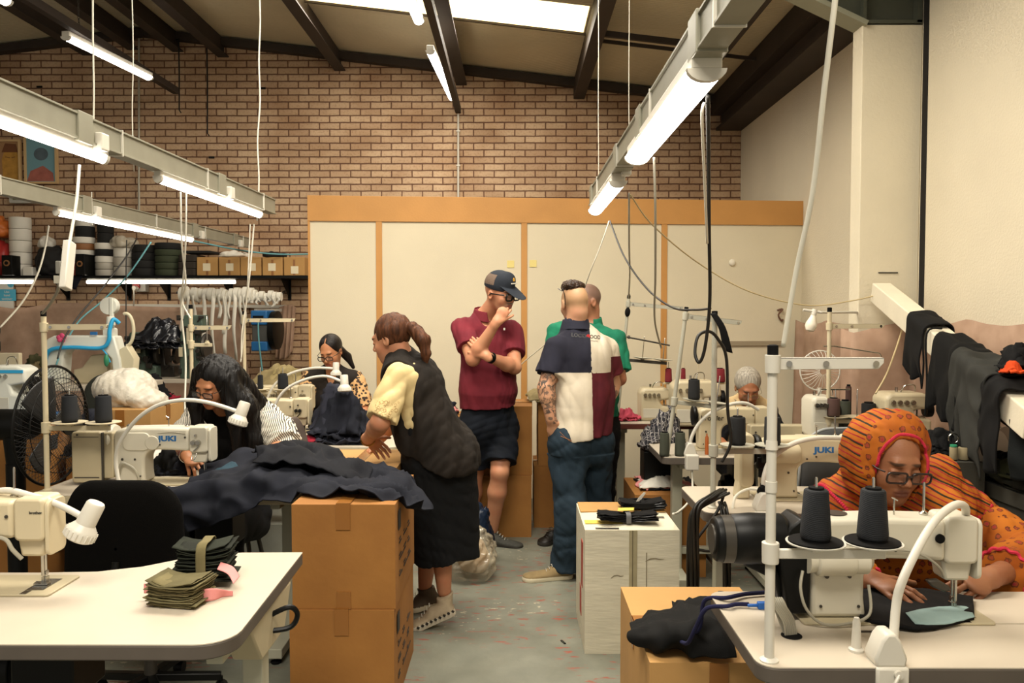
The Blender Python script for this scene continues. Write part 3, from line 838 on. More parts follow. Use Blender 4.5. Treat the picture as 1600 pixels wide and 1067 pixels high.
def rail(label, x, y0, y1, z, w=.062, h=.10, boxes=(), x1=None):
 x1 = x if x1 is None else x1
 t = thing('cable_rail', label, 'cable rail', ((x + x1) / 2, (y0 + y1) / 2, z), 0, 'suspended steel cable rails')
 def at(y, dz=0, dx=0): return Vector((x + (x1 - x) * (y - y0) / (y1 - y0) + dx, y, z + dz))
 mb = MB()
 mb.bar(at(y0, h / 2 + .062), at(y1, h / 2 + .062), w, h - .012)
 for e in (.068, h + .056): mb.bar(at(y0, e), at(y1, e), w + .014, .008)
 obj('channel', mb, M_GALV, t, world=True, smooth=0, bevel=.001)
 for yb in boxes:
  mb = MB(); mb.bar(at(yb - .05, h / 2 + .062), at(yb + .05, h / 2 + .062), w + .022, h + .012)
  j = obj('joint_box', mb, M_GALV, t, world=True, smooth=0, bevel=.003)
  mb = MB(); mb.bar(at(yb + .08, h / 2 + .03, .03), at(yb + .14, h / 2 + .03, .03), .045, .07)
  obj('socket', mb, M_WHITE, t, world=True, smooth=0, bevel=.006)
 for yb in np.arange(y0 + .4, y1, .9):
  mb = MB(); mb.bar(at(yb, h / 2 + .062), at(yb + .006, h / 2 + .062), w + .018, h + .006)
  obj('clip', mb, M_WHITE, t, world=True, smooth=0)
 return at
G1 = 'lights under the cable rails'
def cxy(px, py, Z):
 q = PZ(px, py, Z); return q
# right rail
ra = rail('galvanised cable rail running overhead on the right to the middle of the hall', .505, .6, 5.10, 2.21, boxes=(2.12, 3.06, 3.76, 4.95))
batten_light('lit strip light under the right rail, nearest and largest of the hall', ra(2.12, 0), ra(3.34, 0), G1, w=.10)
batten_light('lit strip light at the far end of the right cable rail', ra(3.92, 0), ra(5.06, 0), G1, w=.085)
# upper left rail
la = rail('galvanised cable rail overhead on the left, the nearer of two', -1.74, 1.2, 5.45, 2.20, w=.05, h=.105, boxes=(3.12, 4.50), x1=-1.66)
batten_light('long lit strip light under the near left rail above the framed pictures', la(1.9, .012), la(3.32, .012), G1, w=.042)
batten_light('lit strip light under the far half of the near left rail', la(3.78, .012), la(5.22, .012), G1, w=.042)
# lower left rail, further away
lb = rail('thinner galvanised cable rail further left in front of the shelf', -2.98, 3.2, 8.3, 2.20, w=.05, h=.105, boxes=(5.35, 7.0, 7.9), x1=-2.78)
batten_light('lit strip light under the far left rail in front of the shelf', lb(5.05, .01), lb(7.0, .01), G1, w=.04)
# suspended battens under the roof
def hanger(x, y, zt, zb, label):
 mb = MB(); k = int((zt - zb) / .03)
 for i in range(k):
  z = zb + (i + .5) * (zt - zb) / k; a = (i % 2) * PI / 2
  mb.tube([(x + .008 * math.cos(t_) * math.cos(a), y + .008 * math.cos(t_) * math.sin(a), z + .02 * math.sin(t_)) for t_ in [2 * PI * q / 8 for q in range(8)]], .0028, 5, closed=True)
 return tag(obj('hanging_chain', mb, M_DKMET, smooth=60), label, 'chain')
p0 = PZ(102, 62, 3.86); p1 = PZ(234, 126, 3.86)
batten_light('lit strip light hanging on a chain high on the left under the roof', p0, p1, 'lights under the roof', w=.085)
hanger((p0.x + p1.x) / 2 - .02, p0.y + .1, roof_z(p0.x) - .2, 3.94, 'short dark chain over the high left strip light')
p0 = PZ(-70, -26, 3.86); p1 = PZ(14, 10, 3.86)
batten_light('end of a lit strip light at the top left corner of the photo', p0, p1, 'lights under the roof', w=.085)
p0 = PZ(672, 84, 3.80); p1 = PZ(707, 158, 3.80)
batten_light('lit strip light on the dark beam in the middle of the hall', p0, p1, 'lights under the roof', w=.075)
p0 = PZ(628, -22, 3.80); p1 = PZ(655, 40, 3.80)
batten_light('lit strip light on the middle beam cut off by the top of the photo', p0, p1, 'lights under the roof', w=.075)
# dark beams carrying the battens (unistrut hung below the roof)
for (a, b_, lab) in (((60, 0), (275, 142), 'dark hung beam on the left carrying the chain light'), ((640, -60), (717, 176), 'dark hung beam in the middle carrying the strip lights')):
 q1 = PZ(b_[0], b_[1], 3.97 if a[0] < 100 else 3.83); q0 = Vector((q1.x - (.14 if a[0] < 100 else -.02), 1.5, q1.z))
 mb = MB(); mb.bar(q0, q1, .06, .07)
 o = tag(obj('hung_beam', mb, M_STEEL, smooth=0), lab, 'beam')
# drop rods from the roof and conduits on the brick wall
mb = MB()
for px, y0_, y1_ in ((279, 60, 172), (323, 60, 208)):
 a = P(px, y0_, 8.7); b_ = P(px + 1, y1_, 8.7); mb = MB(); mb.tube([a, (a + b_) / 2 + Vector((.004, 0, 0)), b_], .008, 6); mb.tube([b_, b_ + Vector((.02, 0, -.03))], .006, 5)
 tag(obj('hanging_wire', mb, M_CABB), 'dark wire hanging from the roof apex, %s' % ('the shorter one' if px < 300 else 'the longer one'), 'wire')
for px, y0_, y1_, lab, m_ in ((716, 178, 312, 'thin white conduit pipe down the brick wall above the partition', M_WHITE), (217, 60, 330, 'thin grey conduit pipe down the brick wall on the left', M_CABG)):
 a = P(px, y0_, 8.86); b_ = P(px, y1_, 8.86)
 mb = MB(); mb.cyl(a, b_, .011, n=8)
 for k in (.2, .6): q = a.lerp(b_, k); mb.cbox(q, (.04, .03, .015))
 tag(obj('conduit', mb, m_), lab, 'pipe')
# suspension cords of the rails
def cord(px0, py0, px1, py1, Y, m, label, r=.0035, w=.01):
 a, b_ = P(px0, py0, Y), P(px1, py1, Y); k = 8
 pts = [a.lerp(b_, i / k) + Vector((w * mnoise.noise(Vector((i * .9, px0, 0))), 0, 0)) for i in range(k + 1)]
 return cable('ceiling_cord', pts, r, m, label, 'cord', 4)
zt = lambda Y: 487 - (4.35 - 1.6) * 1244 / Y
cord(145, zt(3.35), 145, 248, 3.30, M_CABW, 'white cord holding the near left rail at its joint box')
cord(200, zt(3.7), 209, 268, 3.66, M_CABW, 'thin cord holding the near left rail beside the white cord', r=.0025)
cord(407, zt(5.3), 403, 345, 5.30, M_CABW, 'white cord from the roof to the far end of the near left rail', r=.0055, w=.03)
cord(983, zt(3.9), 983, 240, 3.85, M_CABW, 'thin steel wire holding the right rail behind its first light', r=.002, w=.003)
cord(935, zt(4.9), 935, 320, 4.9, M_CABW, 'thin steel wire holding the far end of the right rail', r=.002, w=.003)
cord(143, 300, 144, 352, 6.3, M_CABW, 'short white cord above the far left rail', r=.004)
cord(217, 200, 218, 362, 6.9, M_CABG, 'grey cord above the joint of the far left rail', r=.003)
# cables dropping from the rails to the tables
def drop(label, pp, r, m, cat='cable', name='power_cable'):
 return cable(name, [P(a, b, c) for a, b, c in pp], r, m, label, cat, 10)
drop('thick white cable from the roof to the thread stand of the front right table', [(1312, -60, 1.6), (1305, 0, 1.62), (1288, 140, 1.66), (1270, 300, 1.72), (1245, 420, 1.78), (1224, 541, 1.83)], .0062, M_CABW)
drop('heavy black cable hanging from the right rail in a loop by the pole', [(1106, 150, 2.35), (1107, 250, 2.6), (1108, 360, 2.9), (1109, 470, 3.05), (1102, 540, 3.1), (1093, 566, 3.12), (1086, 552, 3.14), (1091, 525, 3.16), (1108, 518, 3.18), (1122, 530, 3.2), (1135, 560, 3.22), (1137, 640, 3.24), (1142, 690, 3.25), (1128, 722, 3.26)], .0065, M_CABB)
drop('white cable running beside the heavy black one from the right rail', [(1101, 160, 2.38), (1097, 180, 2.4), (1100, 260, 2.6), (1105, 380, 2.9)], .0045, M_CABW)
drop('grey cable from the far socket of the right rail with a bend at its foot', [(1022, 246, 3.18), (1024, 330, 3.3), (1024, 430, 3.6), (1023, 500, 4.0), (1033, 543, 4.4)], .005, M_CABG)
drop('grey brown cable hanging in front of the second partition panel', [(983, 302, 3.9), (983, 380, 4.2), (984, 430, 4.7), (982, 466, 4.9)], .005, M_CABG)
drop('black cable sagging from the end light to the pole of the middle right table', [(953, 345, 4.95), (975, 400, 4.6), (1010, 450, 4.2), (1050, 480, 3.8), (1085, 484, 3.5), (1110, 482, 3.3)], .005, M_CABB)
drop('white cord slanting down from the end light to the tattooed man', [(952, 345, 4.95), (940, 380, 5.0), (922, 425, 5.1), (900, 480, 5.4), (860, 530, 5.9), (818, 566, 6.2), (795, 590, 6.3)], .004, M_CABW)
drop('thin cream cord slung from the right rail to the column', [(985, 304, 3.9), (1020, 352, 4.2), (1090, 410, 4.6), (1170, 455, 4.75), (1260, 477, 4.9), (1330, 470, 4.9), (1385, 457, 4.85)], .004, mat('cream_cord', 'b9a67c', .6))
drop('cream cable from the column foot down to the back overlocker', [(1412, 507, 4.6), (1400, 545, 4.5), (1385, 585, 4.4), (1368, 615, 4.35)], .005, mat('cream_cord', 'b9a67c', .6))
drop('pair of white cables from the near left rail down past the long haired woman', [(282, 300, 4.3), (284, 380, 4.4), (290, 440, 4.5), (283, 480, 4.6), (290, 560, 4.6), (289, 640, 4.5), (294, 680, 4.4)], .0055, M_CABW)
drop('second white cable of the pair below the near left rail', [(291, 302, 4.32), (290, 380, 4.4), (286, 440, 4.5), (284, 470, 4.6), (298, 498, 4.6)], .005, M_CABW)
drop('white cable from the end of the near left rail down to the back thread stand', [(397, 350, 5.3), (390, 430, 5.3), (384, 480, 5.35), (380, 530, 5.4), (376, 566, 5.4)], .0055, M_CABW)
drop('second white cable from the end of the near left rail', [(391, 350, 5.3), (388, 420, 5.3), (385, 470, 5.35), (378, 520, 5.35), (377, 560, 5.35)], .0045, M_CABW)
drop('white cord from the joint box to the hanging socket bar', [(124, 258, 3.2), (120, 310, 3.15), (112, 360, 3.1), (108, 382, 3.08)], .0062, M_CABW)
drop('grey cable from the far left rail curling to the left edge', [(76, 353, 5.3), (70, 390, 5.2), (58, 430, 5.0), (35, 472, 4.8), (0, 512, 4.6)], .006, M_CABG)
drop('thin black cable from the far left rail past the white machine', [(214, 372, 6.9), (198, 400, 6.5), (160, 450, 6.0), (122, 495, 5.4), (100, 530, 5.2), (90, 560, 5.1)], .006, M_CABB)
drop('black cable hanging straight down from the rail joint', [(198, 375, 6.8), (197, 430, 6.7), (197, 500, 6.6), (197, 585, 6.5)], .005, M_CABB)
drop('turquoise air hose slanting down past the shelf to the white machine', [(236, 378, 7.0), (200, 430, 6.9), (160, 470, 6.8), (125, 500, 6.6), (100, 540, 6.4), (88, 570, 6.3)], .007, mat('turquoise_hose', '5f9aa0', .4))
drop('turquoise air hose slung along the far rail to the partition', [(255, 368, 7.6), (300, 376, 8.0), (370, 390, 8.3), (430, 397, 8.5), (483, 397, 8.6)], .008, mat('turquoise_hose', '5f9aa0', .4))
# hanging socket bar (white multi-way extension)
a, b_ = P(109, 378, 3.08), P(102, 452, 3.02)
t = thing('socket_bar', 'white multi-way socket bar hanging over the left fan', 'socket bar', tuple(b_), 0)
mb = MB(); mb.bar(a, b_, .028, .05, up=(0, 1, 0)); obj('bar', mb, M_WHITE, t, world=True, bevel=.005)
mb = MB(); q = a.lerp(b_, .55) + Vector((-.022, -.01, 0)); mb.cbox(q, (.022, .03, .05)); obj('plug', mb, mat('grey_plug', '6f6c62', .5), t, world=True, bevel=.004)
mb = MB(); q = a.lerp(b_, .8) + Vector((-.024, -.01, 0)); mb.cbox(q, (.02, .028, .03)); mb.tube(spline([q, P(90, 455, 3.1), P(76, 478, 3.4), P(66, 490, 3.62)], 8), .006, 8)
obj('lead', mb, M_CABG, t, world=True, bevel=0)
# ================================================================== tables, machines, stands
random.seed(4)
TZ = .78
# --- front left (cut off by the frame)
q = PZ(472, 870, TZ); q2 = PZ(388, 1000, TZ)
xr = -.705
polyA = [(-2.1, 1.93)] + [p for p in rrect(-1.0, xr, 1.93, 2.66, .09, 6)[7:14]] + [(xr - .02, 2.685), (-.93, 2.68), (-1.02, 2.66), (-1.12, 2.60), (-1.2, 2.53), (-1.32, 2.48), (-1.5, 2.47), (-2.1, 2.47)]
tA = make_table('beige sewing table in the front left corner with bundles on it', -2.1, xr, 1.93, 2.685, TZ, poly=polyA, legs='right', drawer=True, inset=.06)
mb = MB(); mb.tube(spline([(xr - .04, 2.33, .69), (xr + .03, 2.34, .72), (xr + .05, 2.36, .69), (xr + .03, 2.35, .655), (xr - .04, 2.33, .65)], 6), .008, 8)
obj('lever_loop', mb, M_BLACK, tA, world=True)
mA = make_machine('cream sewing machine head at the left edge, needle over the front table', (-1.408, 2.34, TZ), logo=None, motor='pulley', body=M_CREAM, dials=False)
mb = MB(); mb.text('brother', .012, facing(Matrix.Translation((.012, -.049, .235)))); obj('logo', mb, M_INK, mA, smooth=0)
mb = MB(); mb.tube(spline([(-.12, -.055, .17), (-.07, -.06, .16), (-.05, -.06, .13), (-.03, -.05, .10)], 6), .006, 8); obj('cable', mb, M_CABG, mA)
# --- second row left
tB = make_table('beige sewing table in front of the long haired woman, under the navy cloth', -2.18, -.96, 3.52, 4.10, TZ, edge=M_EDGEL)
mB = make_machine('cream sewing machine with blue lettering and box motor, long haired woman at it', (P(324, 750, 3.83).x, 3.80, TZ), logo='JUKI', motor='box', body=M_CREAM2)
# --- third row left
tC = make_table('beige sewing table behind the long haired woman under the navy garments', -2.05, -.72, 4.78, 5.34, TZ, edge=M_EDGEL)
mC = make_machine('cream sewing machine at the table between the two seated dark haired women', (-1.34, 5.02, TZ), logo=None, motor='pulley', body=M_CREAM)
tD = make_table('sewing table of the seated woman in the leopard blouse', -2.45, -1.2, 5.55, 6.05, .80, edge=M_EDGEL)
mD = make_machine('cream sewing machine right in front of the woman in the leopard blouse', (-1.50, 5.72, .80), logo='brother', motor='pulley', body=M_CREAM)
# --- front right
tE = make_table('front right beige sewing table with the large machine of the woman in orange', .565, 1.87, 1.81, 2.31, TZ, drawer=False)
mE = make_machine('large cream sewing machine with black motor, used by the woman in orange', (1.195, 2.14, TZ), logo=None, motor='cyl', body=M_CREAM2, dials=False)
mb = MB(); mb.box(.02, .29, -.0735, .10, .0, .0035); obj('slide_plate', mb, M_TOP, mE, smooth=0, bevel=.001)
mb = MB(); mb.box(-.33, -.27, -.13, -.12, 0, .002); mb.box(.12, .21, -.155, -.14, 0, .003); mb.lathe([(.018, 0), (.018, .003)], (.215, -.14, 0)); obj('bed_hinge', mb, M_DKMET, mE, smooth=0)
mb = MB(); mb.lathe([(.018, 0), (.018, .006), (.012, .010), (.009, .07), (.006, .082)], (.825, 1.90, TZ));
tag(obj('bobbin_post', mb, M_WHITE), 'small cream peg standing on the front right table', 'peg')
t = thing('cable_bundle', 'bundle of grey cables folded through a hole in the front right table', 'cable', (.70, 1.99, TZ))
mb = MB(); mb.lathe([(.026, 0), (.026, .0015)], n=24); obj('hole', mb, M_BLKR, t)
mb = MB()
for k in range(7):
 o_ = (k - 3) * .005; mb.tube(spline([(o_, 0, -.03), (o_ - .004, .002 * k, .03), (-.03 + o_, .005, .075), (-.035 + o_, .02, .09), (-.02 + o_, .025, .06), (o_ * .5, .01, -.02)], 6), .0028, 6)
obj('cable', mb, M_CABG, t)
# --- middle right
tF = make_table('grey edged sewing table in the middle right behind the white carton', .775, 2.02, 3.22, 3.72, TZ)
mF = make_machine('cream sewing machine with blue lettering behind the woman in orange', (P(1335, 740, 3.5).x, 3.50, TZ), logo='JUKI', motor='pulley', body=M_CREAM, dials=False)
tG = make_table('grey edged sewing table further back with the olive spools', .83, 1.585, 4.46, 4.96, TZ)
mG = make_machine('wide cream sewing machine with dark lettering in front of the grey haired woman', (P(1186, 700, 4.72).x + .02, 4.74, TZ), logo='brother', motor='none', body=M_CREAM, scale=.93, dials=False, logo_x=-.33)
t = thing('machine_cover', 'flat cream machine body lying in front of the grey haired woman', 'sewing machine', (P(1215, 700, 4.58).x, 4.58, TZ))
mb = MB(); mb.prism(rrect(-.17, .165, .0, .17, .012), -.04, .04, 'y'); obj('body', mb, M_CREAMD, t, bevel=.006)
mb = MB(); mb.lathe([(.012, 0), (.012, .20)], (-.14, -.05, .06), 'x'); obj('roller', mb, M_CREAM, t)
mb = MB(); mb.lathe([(.006, -.002), (.006, .0)], (.13, -.042, .13), 'y', 12); mb.lathe([(.006, -.002), (.006, .0)], (-.14, -.042, .13), 'y', 12); obj('screw', mb, M_DKMET, t)
tH = make_table('sewing table with brown edge by the partition beside the tattooed man', .66, 1.75, 5.68, 6.2, .80, edge=M_EDGEB)
# white T-legged slim thread stands
sB = make_stand('cream thread stand with two navy spools on the second left table', (P(70, 768, 3.60).x, 3.62, TZ), h=.80, arm_z=.75, tray_z=.295, arm_len=.29, discs=((.11, .075), (.265, .075)), m=mat('cream_stand', 'c9bc9c', .45), pad=False, lean=0)
sE = make_stand('large white thread stand with two big navy spools on the front right table', (.597, 1.845, TZ), h=.72, arm_z=.70, tray_z=.262, arm_len=.255, discs=((.105, .066), (.238, .066)))
mb = MB(); mb.lathe([(.0135, .40), (.0135, .425)]); mb.lathe([(.0145, .50), (.0125, .52)]); obj('pole_joint', mb, M_WHITE, sE)
sF = make_stand('grey thread stand wound with black cables on the middle right table', (.828, 3.31, TZ), h=.80, arm_z=.775, tray_z=.245, arm_len=.10, discs=((.10, .07), (.245, .07)), m=mat('worn_grey_stand', 'a8a595', .45), pad=False, upper=False)
sG = make_stand('leaning grey thread stand by the olive spools', (P(1043, 712, 4.52).x, 4.53, TZ), h=.83, arm_z=.80, tray_z=.315, arm_len=.32, discs=((.11, .065), (.24, .065)), m=mat('worn_grey_stand', 'a8a595', .45), lean=R(7), pad=False)
sH = make_stand('tall thin thread stand with empty discs beside the tattooed man', (P(965, 662, 5.78).x, 5.80, .80), h=.90, arm_z=.86, tray_z=.46, arm_len=.40, discs=((.14, .07), (.29, .07)), m=mat('worn_grey_stand', 'a8a595', .45), lean=R(5), pad=False, flat=False)
mb = MB(); mb.tube([(0, 0, .62), (.20, 0, .60), (.33, 0, .585)], .006, 8); mb.cyl((.02, 0, .62), (.035, 0, .62), .012); obj('cross_rod', mb, M_DKMET, sH)
mb = MB(); mb.ell((0, -.01, .80), (.02, .02, .035)); mb.ell((.005, -.01, .42), (.03, .02, .025)); mb.ell((0, 0, .91), (.01, .01, .03)); obj('black_tie', mb, M_BLKR, sH)
sC = make_stand('cream thread stand behind the long haired woman holding two navy spools', (P(375, 608, 5.5).x, 5.60, .80), h=.78, arm_z=.74, tray_z=.235, arm_len=.36, discs=((.11, .065), (.27, .07)), m=mat('cream_stand', 'c9bc9c', .45), pad=False)
sC2 = make_stand('cream thread stand standing just left of the long haired woman', (P(296, 700, 4.9).x, 4.95, .60), h=1.02, arm_z=.90, tray_z=.80, arm_len=.25, discs=((.10, .01),), m=mat('cream_stand', 'c9bc9c', .45), pad=False)
tag(obj('machine_pedestal', MB().box(-2.12, -1.86, 4.84, 5.06, 0, .597), M_CREAMD, smooth=0, bevel=.004), 'cream pedestal under the thread stand left of the long haired woman', 'pedestal')
# spools on the stands
def on_disc(stand, i_x, tz, label, m, h=.115, r0=.034, r1=.026, pad=False):
 p = Matrix.LocRotScale(stand.location, stand.rotation_euler, None) @ Vector((i_x, 0, tz + (.0247 if pad else .0215)))
 return make_spool(label, tuple(p), m, h, r0, r1)
on_disc(sB, .11, .295, 'left navy spool on the cream stand in front of the big fan', M_THN, .125, .036, .031)
on_disc(sB, .265, .295, 'right navy spool on the cream stand in front of the big fan', M_THN, .125, .037, .033)
on_disc(sE, .105, .262, 'big navy spool beside the pole of the white stand, front right', M_THN, .125, .0345, .027, True)
on_disc(sE, .238, .262, 'big navy spool at the end of the white stand arm, under the face', M_THN, .125, .0345, .027, True)
on_disc(sF, .10, .245, 'black spool on the grey stand just right of its pole', M_THK, .12, .034, .031)
on_disc(sF, .245, .245, 'black spool on the grey stand behind the white pole', M_THK, .12, .034, .031)
on_disc(sG, .11, .315, 'black spool on the leaning stand in front of the red spools', M_THK, .118, .034, .031)
on_disc(sC, .11, .235, 'thin navy spool on the back stand by the khaki pile', M_THN, .10, .020, .018)
on_disc(sC, .27, .235, 'fat navy spool on the back stand by the khaki pile', M_THN, .11, .037, .033)
make_spool('olive spool on the table left of the leaning pole', (P(1038, 716, 4.5).x, 4.50, TZ), M_THO, .14, .028, .025)
make_spool('olive spool on the table right of the leaning pole', (P(1063, 716, 4.5).x, 4.51, TZ), M_THO, .14, .030, .027)
mb = MB(); mb.lathe([(.010, 0), (.0115, .005), (.010, .10), (.004, .11), (.004, .12)]);
o = obj('orange_bottle', mb, mat('orange_plastic', 'b5602a', .4)); o.location = (P(1101, 712, 4.6).x, 4.55, TZ)
tag(o, 'small orange handled tool standing on the table by the gooseneck lamp', 'tool')
# gooseneck lamps
yA = 2.45
make_gooseneck('white gooseneck lamp bent over the front left table from the left edge', [P(-110, 900, 2.42), P(-70, 790, 2.40), P(0, 767, 2.36), P(50, 775, 2.34), P(95, 790, 2.32), P(137, 812, 2.30)], (P(-110, 900, 2.42).x, 2.42, TZ), head_dir=(-.42, -.1, -.85), r=.010, lit=False, hs=1.22)
bp_ = P(183, 756, 3.58)
make_gooseneck('white gooseneck lamp arching over the machine of the long haired woman', [(bp_.x, 3.60, TZ + .03), P(181, 720, 3.6), P(188, 690, 3.58), P(215, 654, 3.56), P(250, 632, 3.55), P(290, 625, 3.55), P(330, 630, 3.55), P(377, 645, 3.56)], (bp_.x, 3.60, TZ), head_dir=(-.30, -.15, -.9), r=.009, hs=1.15)
make_gooseneck('white gooseneck lamp over the navy garment pile', [P(420, 668, 4.9), P(432, 628, 4.9), P(450, 606, 4.9), P(480, 592, 4.9), P(510, 588, 4.9), P(538, 598, 4.9)], (P(420, 700, 4.85).x, 4.88, TZ), head_dir=(.05, -.1, -1), r=.009, hs=1.1, lit=False)
make_gooseneck('white gooseneck lamp whose head hangs before the leopard blouse woman', [P(418, 622, 5.6), P(430, 600, 5.6), P(455, 583, 5.6), P(490, 575, 5.6), P(525, 576, 5.6)], (P(418, 640, 5.6).x, 5.62, .80), head_dir=(0, -.1, -1), r=.009, hs=1.0, lit=False)
make_gooseneck('white gooseneck lamp clamped to the front right table, hose rising over the machine', [P(1396, 1010, 1.83), P(1397, 985, 1.84), P(1404, 925, 1.87), P(1428, 868, 1.93), P(1460, 815, 2.0), P(1490, 790, 2.06), P(1507, 791, 2.1), P(1508, 808, 2.13), P(1499, 832, 2.15)], (P(1396, 1030, 1.80).x, 1.838, TZ), head=False, base='clamp', r=.0105)
make_gooseneck('white gooseneck lamp clamped to the middle right table with black tape at its foot', [P(1193, 768, 3.28), P(1194, 745, 3.28), P(1205, 718, 3.3), P(1235, 695, 3.32), P(1270, 685, 3.34), P(1310, 684, 3.36), P(1345, 687, 3.38)], (P(1193, 795, 3.26).x, 3.27, TZ), head=False, base='clamp', r=.0105)
make_gooseneck('white gooseneck lamp clamped to the back right table before the wide machine', [P(1079, 702, 4.5), P(1080, 685, 4.5), P(1092, 662, 4.5), P(1112, 644, 4.5), P(1140, 632, 4.52), P(1165, 630, 4.54), P(1185, 640, 4.56)], (P(1079, 712, 4.48).x, 4.51, TZ), head=False, base='clamp', r=.010)
# chairs
make_chair('black fabric swivel chair with its back over the front left table', (P(193, 800, 3.0).x, 3.20, 0), 0, top=.965, w=.47, hb=.50)
make_chair('dark swivel chair back behind the big fan', (P(131, 600, 5.3).x, 5.50, 0), PI, m=mat('dark_green_fabric', '24261f', .9), top=1.15, w=.44, seat_z=.62, group=None)
make_chair('dark grey chair with pale rim behind the middle right machine', (P(1308, 690, 3.80).x, 4.02, 0), 0.15, m=mat('dark_grey_fabric', '3a3a3a', .9), top=1.04, w=.42, hb=.42, rim=mat('grey_rim', '8f9190', .5), group=None)
# --- cartons
carton('upper brown carton of the aisle stack at the end of the second left table', -.885, -.475, 3.12, 3.70, .42, .838, marks=True, seam_axis='y')
carton('lower brown carton under the marked one by the aisle', -.895, -.480, 3.11, 3.70, 0, .418, marks=True, seam_axis='y')
carton('brown carton behind the aisle stack, open top showing by the navy cloth', -1.02, -.585, 3.80, 4.42, .42, .83, m=M_CARDL, seam_axis='y')
carton('lower brown carton hidden behind the aisle stack', -1.02, -.585, 3.80, 4.42, 0, .418, seam_axis='y')
M_WCARD = mat('white_carton', 'cfc8b0', .7, var=.14, vscale=5, bump=.2, bscale=14, stretch=(1, 1, 6))
wc = carton('tall worn white carton in the aisle topped with black cloth bundles', .325, .765, 3.67, 4.19, 0, .585, m=M_WCARD, tape=False, seam_axis='y', flaps=False, group=None)
mb = MB(); mb.box(-.015, .022, -.267, -.2635, .0, .585); obj('grubby_tape', mb, mat('grubby_clear_tape', 'a89e7d', .35, var=.3, vscale=12), wc, smooth=0)
mb = MB(); mb.box(-.001, .003, -.269, -.266, .25, .585); mb.box(.065, .068, -.2665, -.263, .30, .48)
for z0_, x0_, x1_ in ((.44, .06, .15), (.36, -.10, -.04), (.12, .04, .10)): mb.tube([(x0_ + (x1_ - x0_) * u_, -.2665, z0_ + .02 * u_ + .008 * math.sin(u_ * 5)) for u_ in (0, .25, .5, .75, 1)], [.0008, .002, .0015, .0018, .0006], 4)
obj('scuff', mb, mat('scuff_brown', '6b6148', .8), wc, smooth=0)
mb = MB(); mb.box(-.2245, -.221, -.17, -.10, .28, .50); mb.box(-.2245, -.221, -.10, -.02, .12, .26); obj('red_print', mb, mat('red_print', '9e3b2c', .7), wc, smooth=0)
mb = MB(); mb.box(-.215, .215, .06, .255, .587, .593); obj('top_flap', mb, M_CARDL, wc, smooth=0, bevel=.001)
mb = MB(); mb.box(-.21, -.03, -.16, -.10, .5885, .5905); obj('yellow_strip', mb, mat('yellow_paper', 'd3b94e', .7), wc, smooth=0)
mb = MB(); mb.text('1234 5678', .02, Matrix.Translation((-.13, -.235, .6425))) if False else mb.box(-.17, -.06, -.25, -.235, .5895, .590)
for k in range(12): mb.box(.13 + k * .005, .1325 + k * .005, -.06, -.02, .5895, .590)
obj('printed_marks', mb, M_INK, wc, smooth=0)
fb = carton('open topped tan carton at the lower right under the black garment', .405, .86, 2.36, 3.02, 0, .545, m=M_CARDL, seam_axis='x', group=None, flaps=False)
mb = MB(); mb.box(-.06, .10, .02, .16, .5485, .5492); mb2 = MB()
for k in range(5): mb2.box(-.05, .09 - .02 * (k % 2), .035 + k * .024, .038 + k * .024, .549, .5496)
obj('shipping_label', mb2, mat('faded_print', '8d6a3a', .8), fb, smooth=0)
# cartons behind the cap man
carton('tall brown carton, upper one of the stack behind the man in the cap', -.36, .12, 5.62, 6.1, .44, .93, marks=False, seam_axis='x')
carton('brown carton at the bottom of the stack behind the man in the cap', -.37, .115, 5.60, 6.1, 0, .438, marks=False, seam_axis='x')
carton('brown carton upper of the pair between the two standing men', .17, .62, 5.85, 6.3, .46, .93)
carton('brown carton lower of the pair between the two standing men', .14, .60, 5.85, 6.3, 0, .458)
carton('open brown carton of scraps under the back right table', .72, 1.15, 4.75, 5.25, 0, .50, flaps=False, tape=False)
carton('brown carton under the white plastic bag behind the big fan', P(175, 640, 5.2).x, P(257, 640, 5.2).x, 5.0, 5.5, .42, .98, m=M_CARDL)
carton('brown carton below the bag carton behind the big fan', P(175, 640, 5.2).x, P(257, 640, 5.2).x, 5.0, 5.5, 0, .418)
carton('tall brown carton at the left edge behind the fan motor', -3.1, -2.60, 4.36, 4.66, 0, .95, marks=True)
# --- rear left benches and special machines
M_ENW = mat('white_enamel', 'd9d9cc', .35)
def bench(label, x0, x1, y0, y1, z, m=None):
 t = thing('work_bench', label, 'bench', ((x0 + x1) / 2, (y0 + y1) / 2, 0), 0, 'rear machine benches')
 a, c = (x1 - x0) / 2, (y1 - y0) / 2
 mb = MB(); mb.box(-a, a, -c, c, z - .04, z); obj('worktop', mb, m or M_TOP, t, smooth=0, bevel=.004)
 for sx in (-1, 1):
  for sy in (-1, 1):
   mb = MB(); mb.box(sx * (a - .06) - .025, sx * (a - .06) + .025, sy * (c - .06) - .025, sy * (c - .06) + .025, 0, z - .04); obj('leg', mb, M_FRAME, t, smooth=0)
 return t
bench('bench behind the big fan carrying the white machine with the blue hose', -4.05, -3.02, 6.2, 6.8, 1.02)
bench('bench under the dark machines below the shelf', -3.75, -2.60, 7.2, 7.7, .99)
bench('bench at the left edge with the small white machines', -4.4, -3.35, 5.4, 5.9, .86, M_BLUE)
bench('back right bench under the overlockers behind the woman in orange', 1.60, 2.42, 4.32, 4.68, .90)
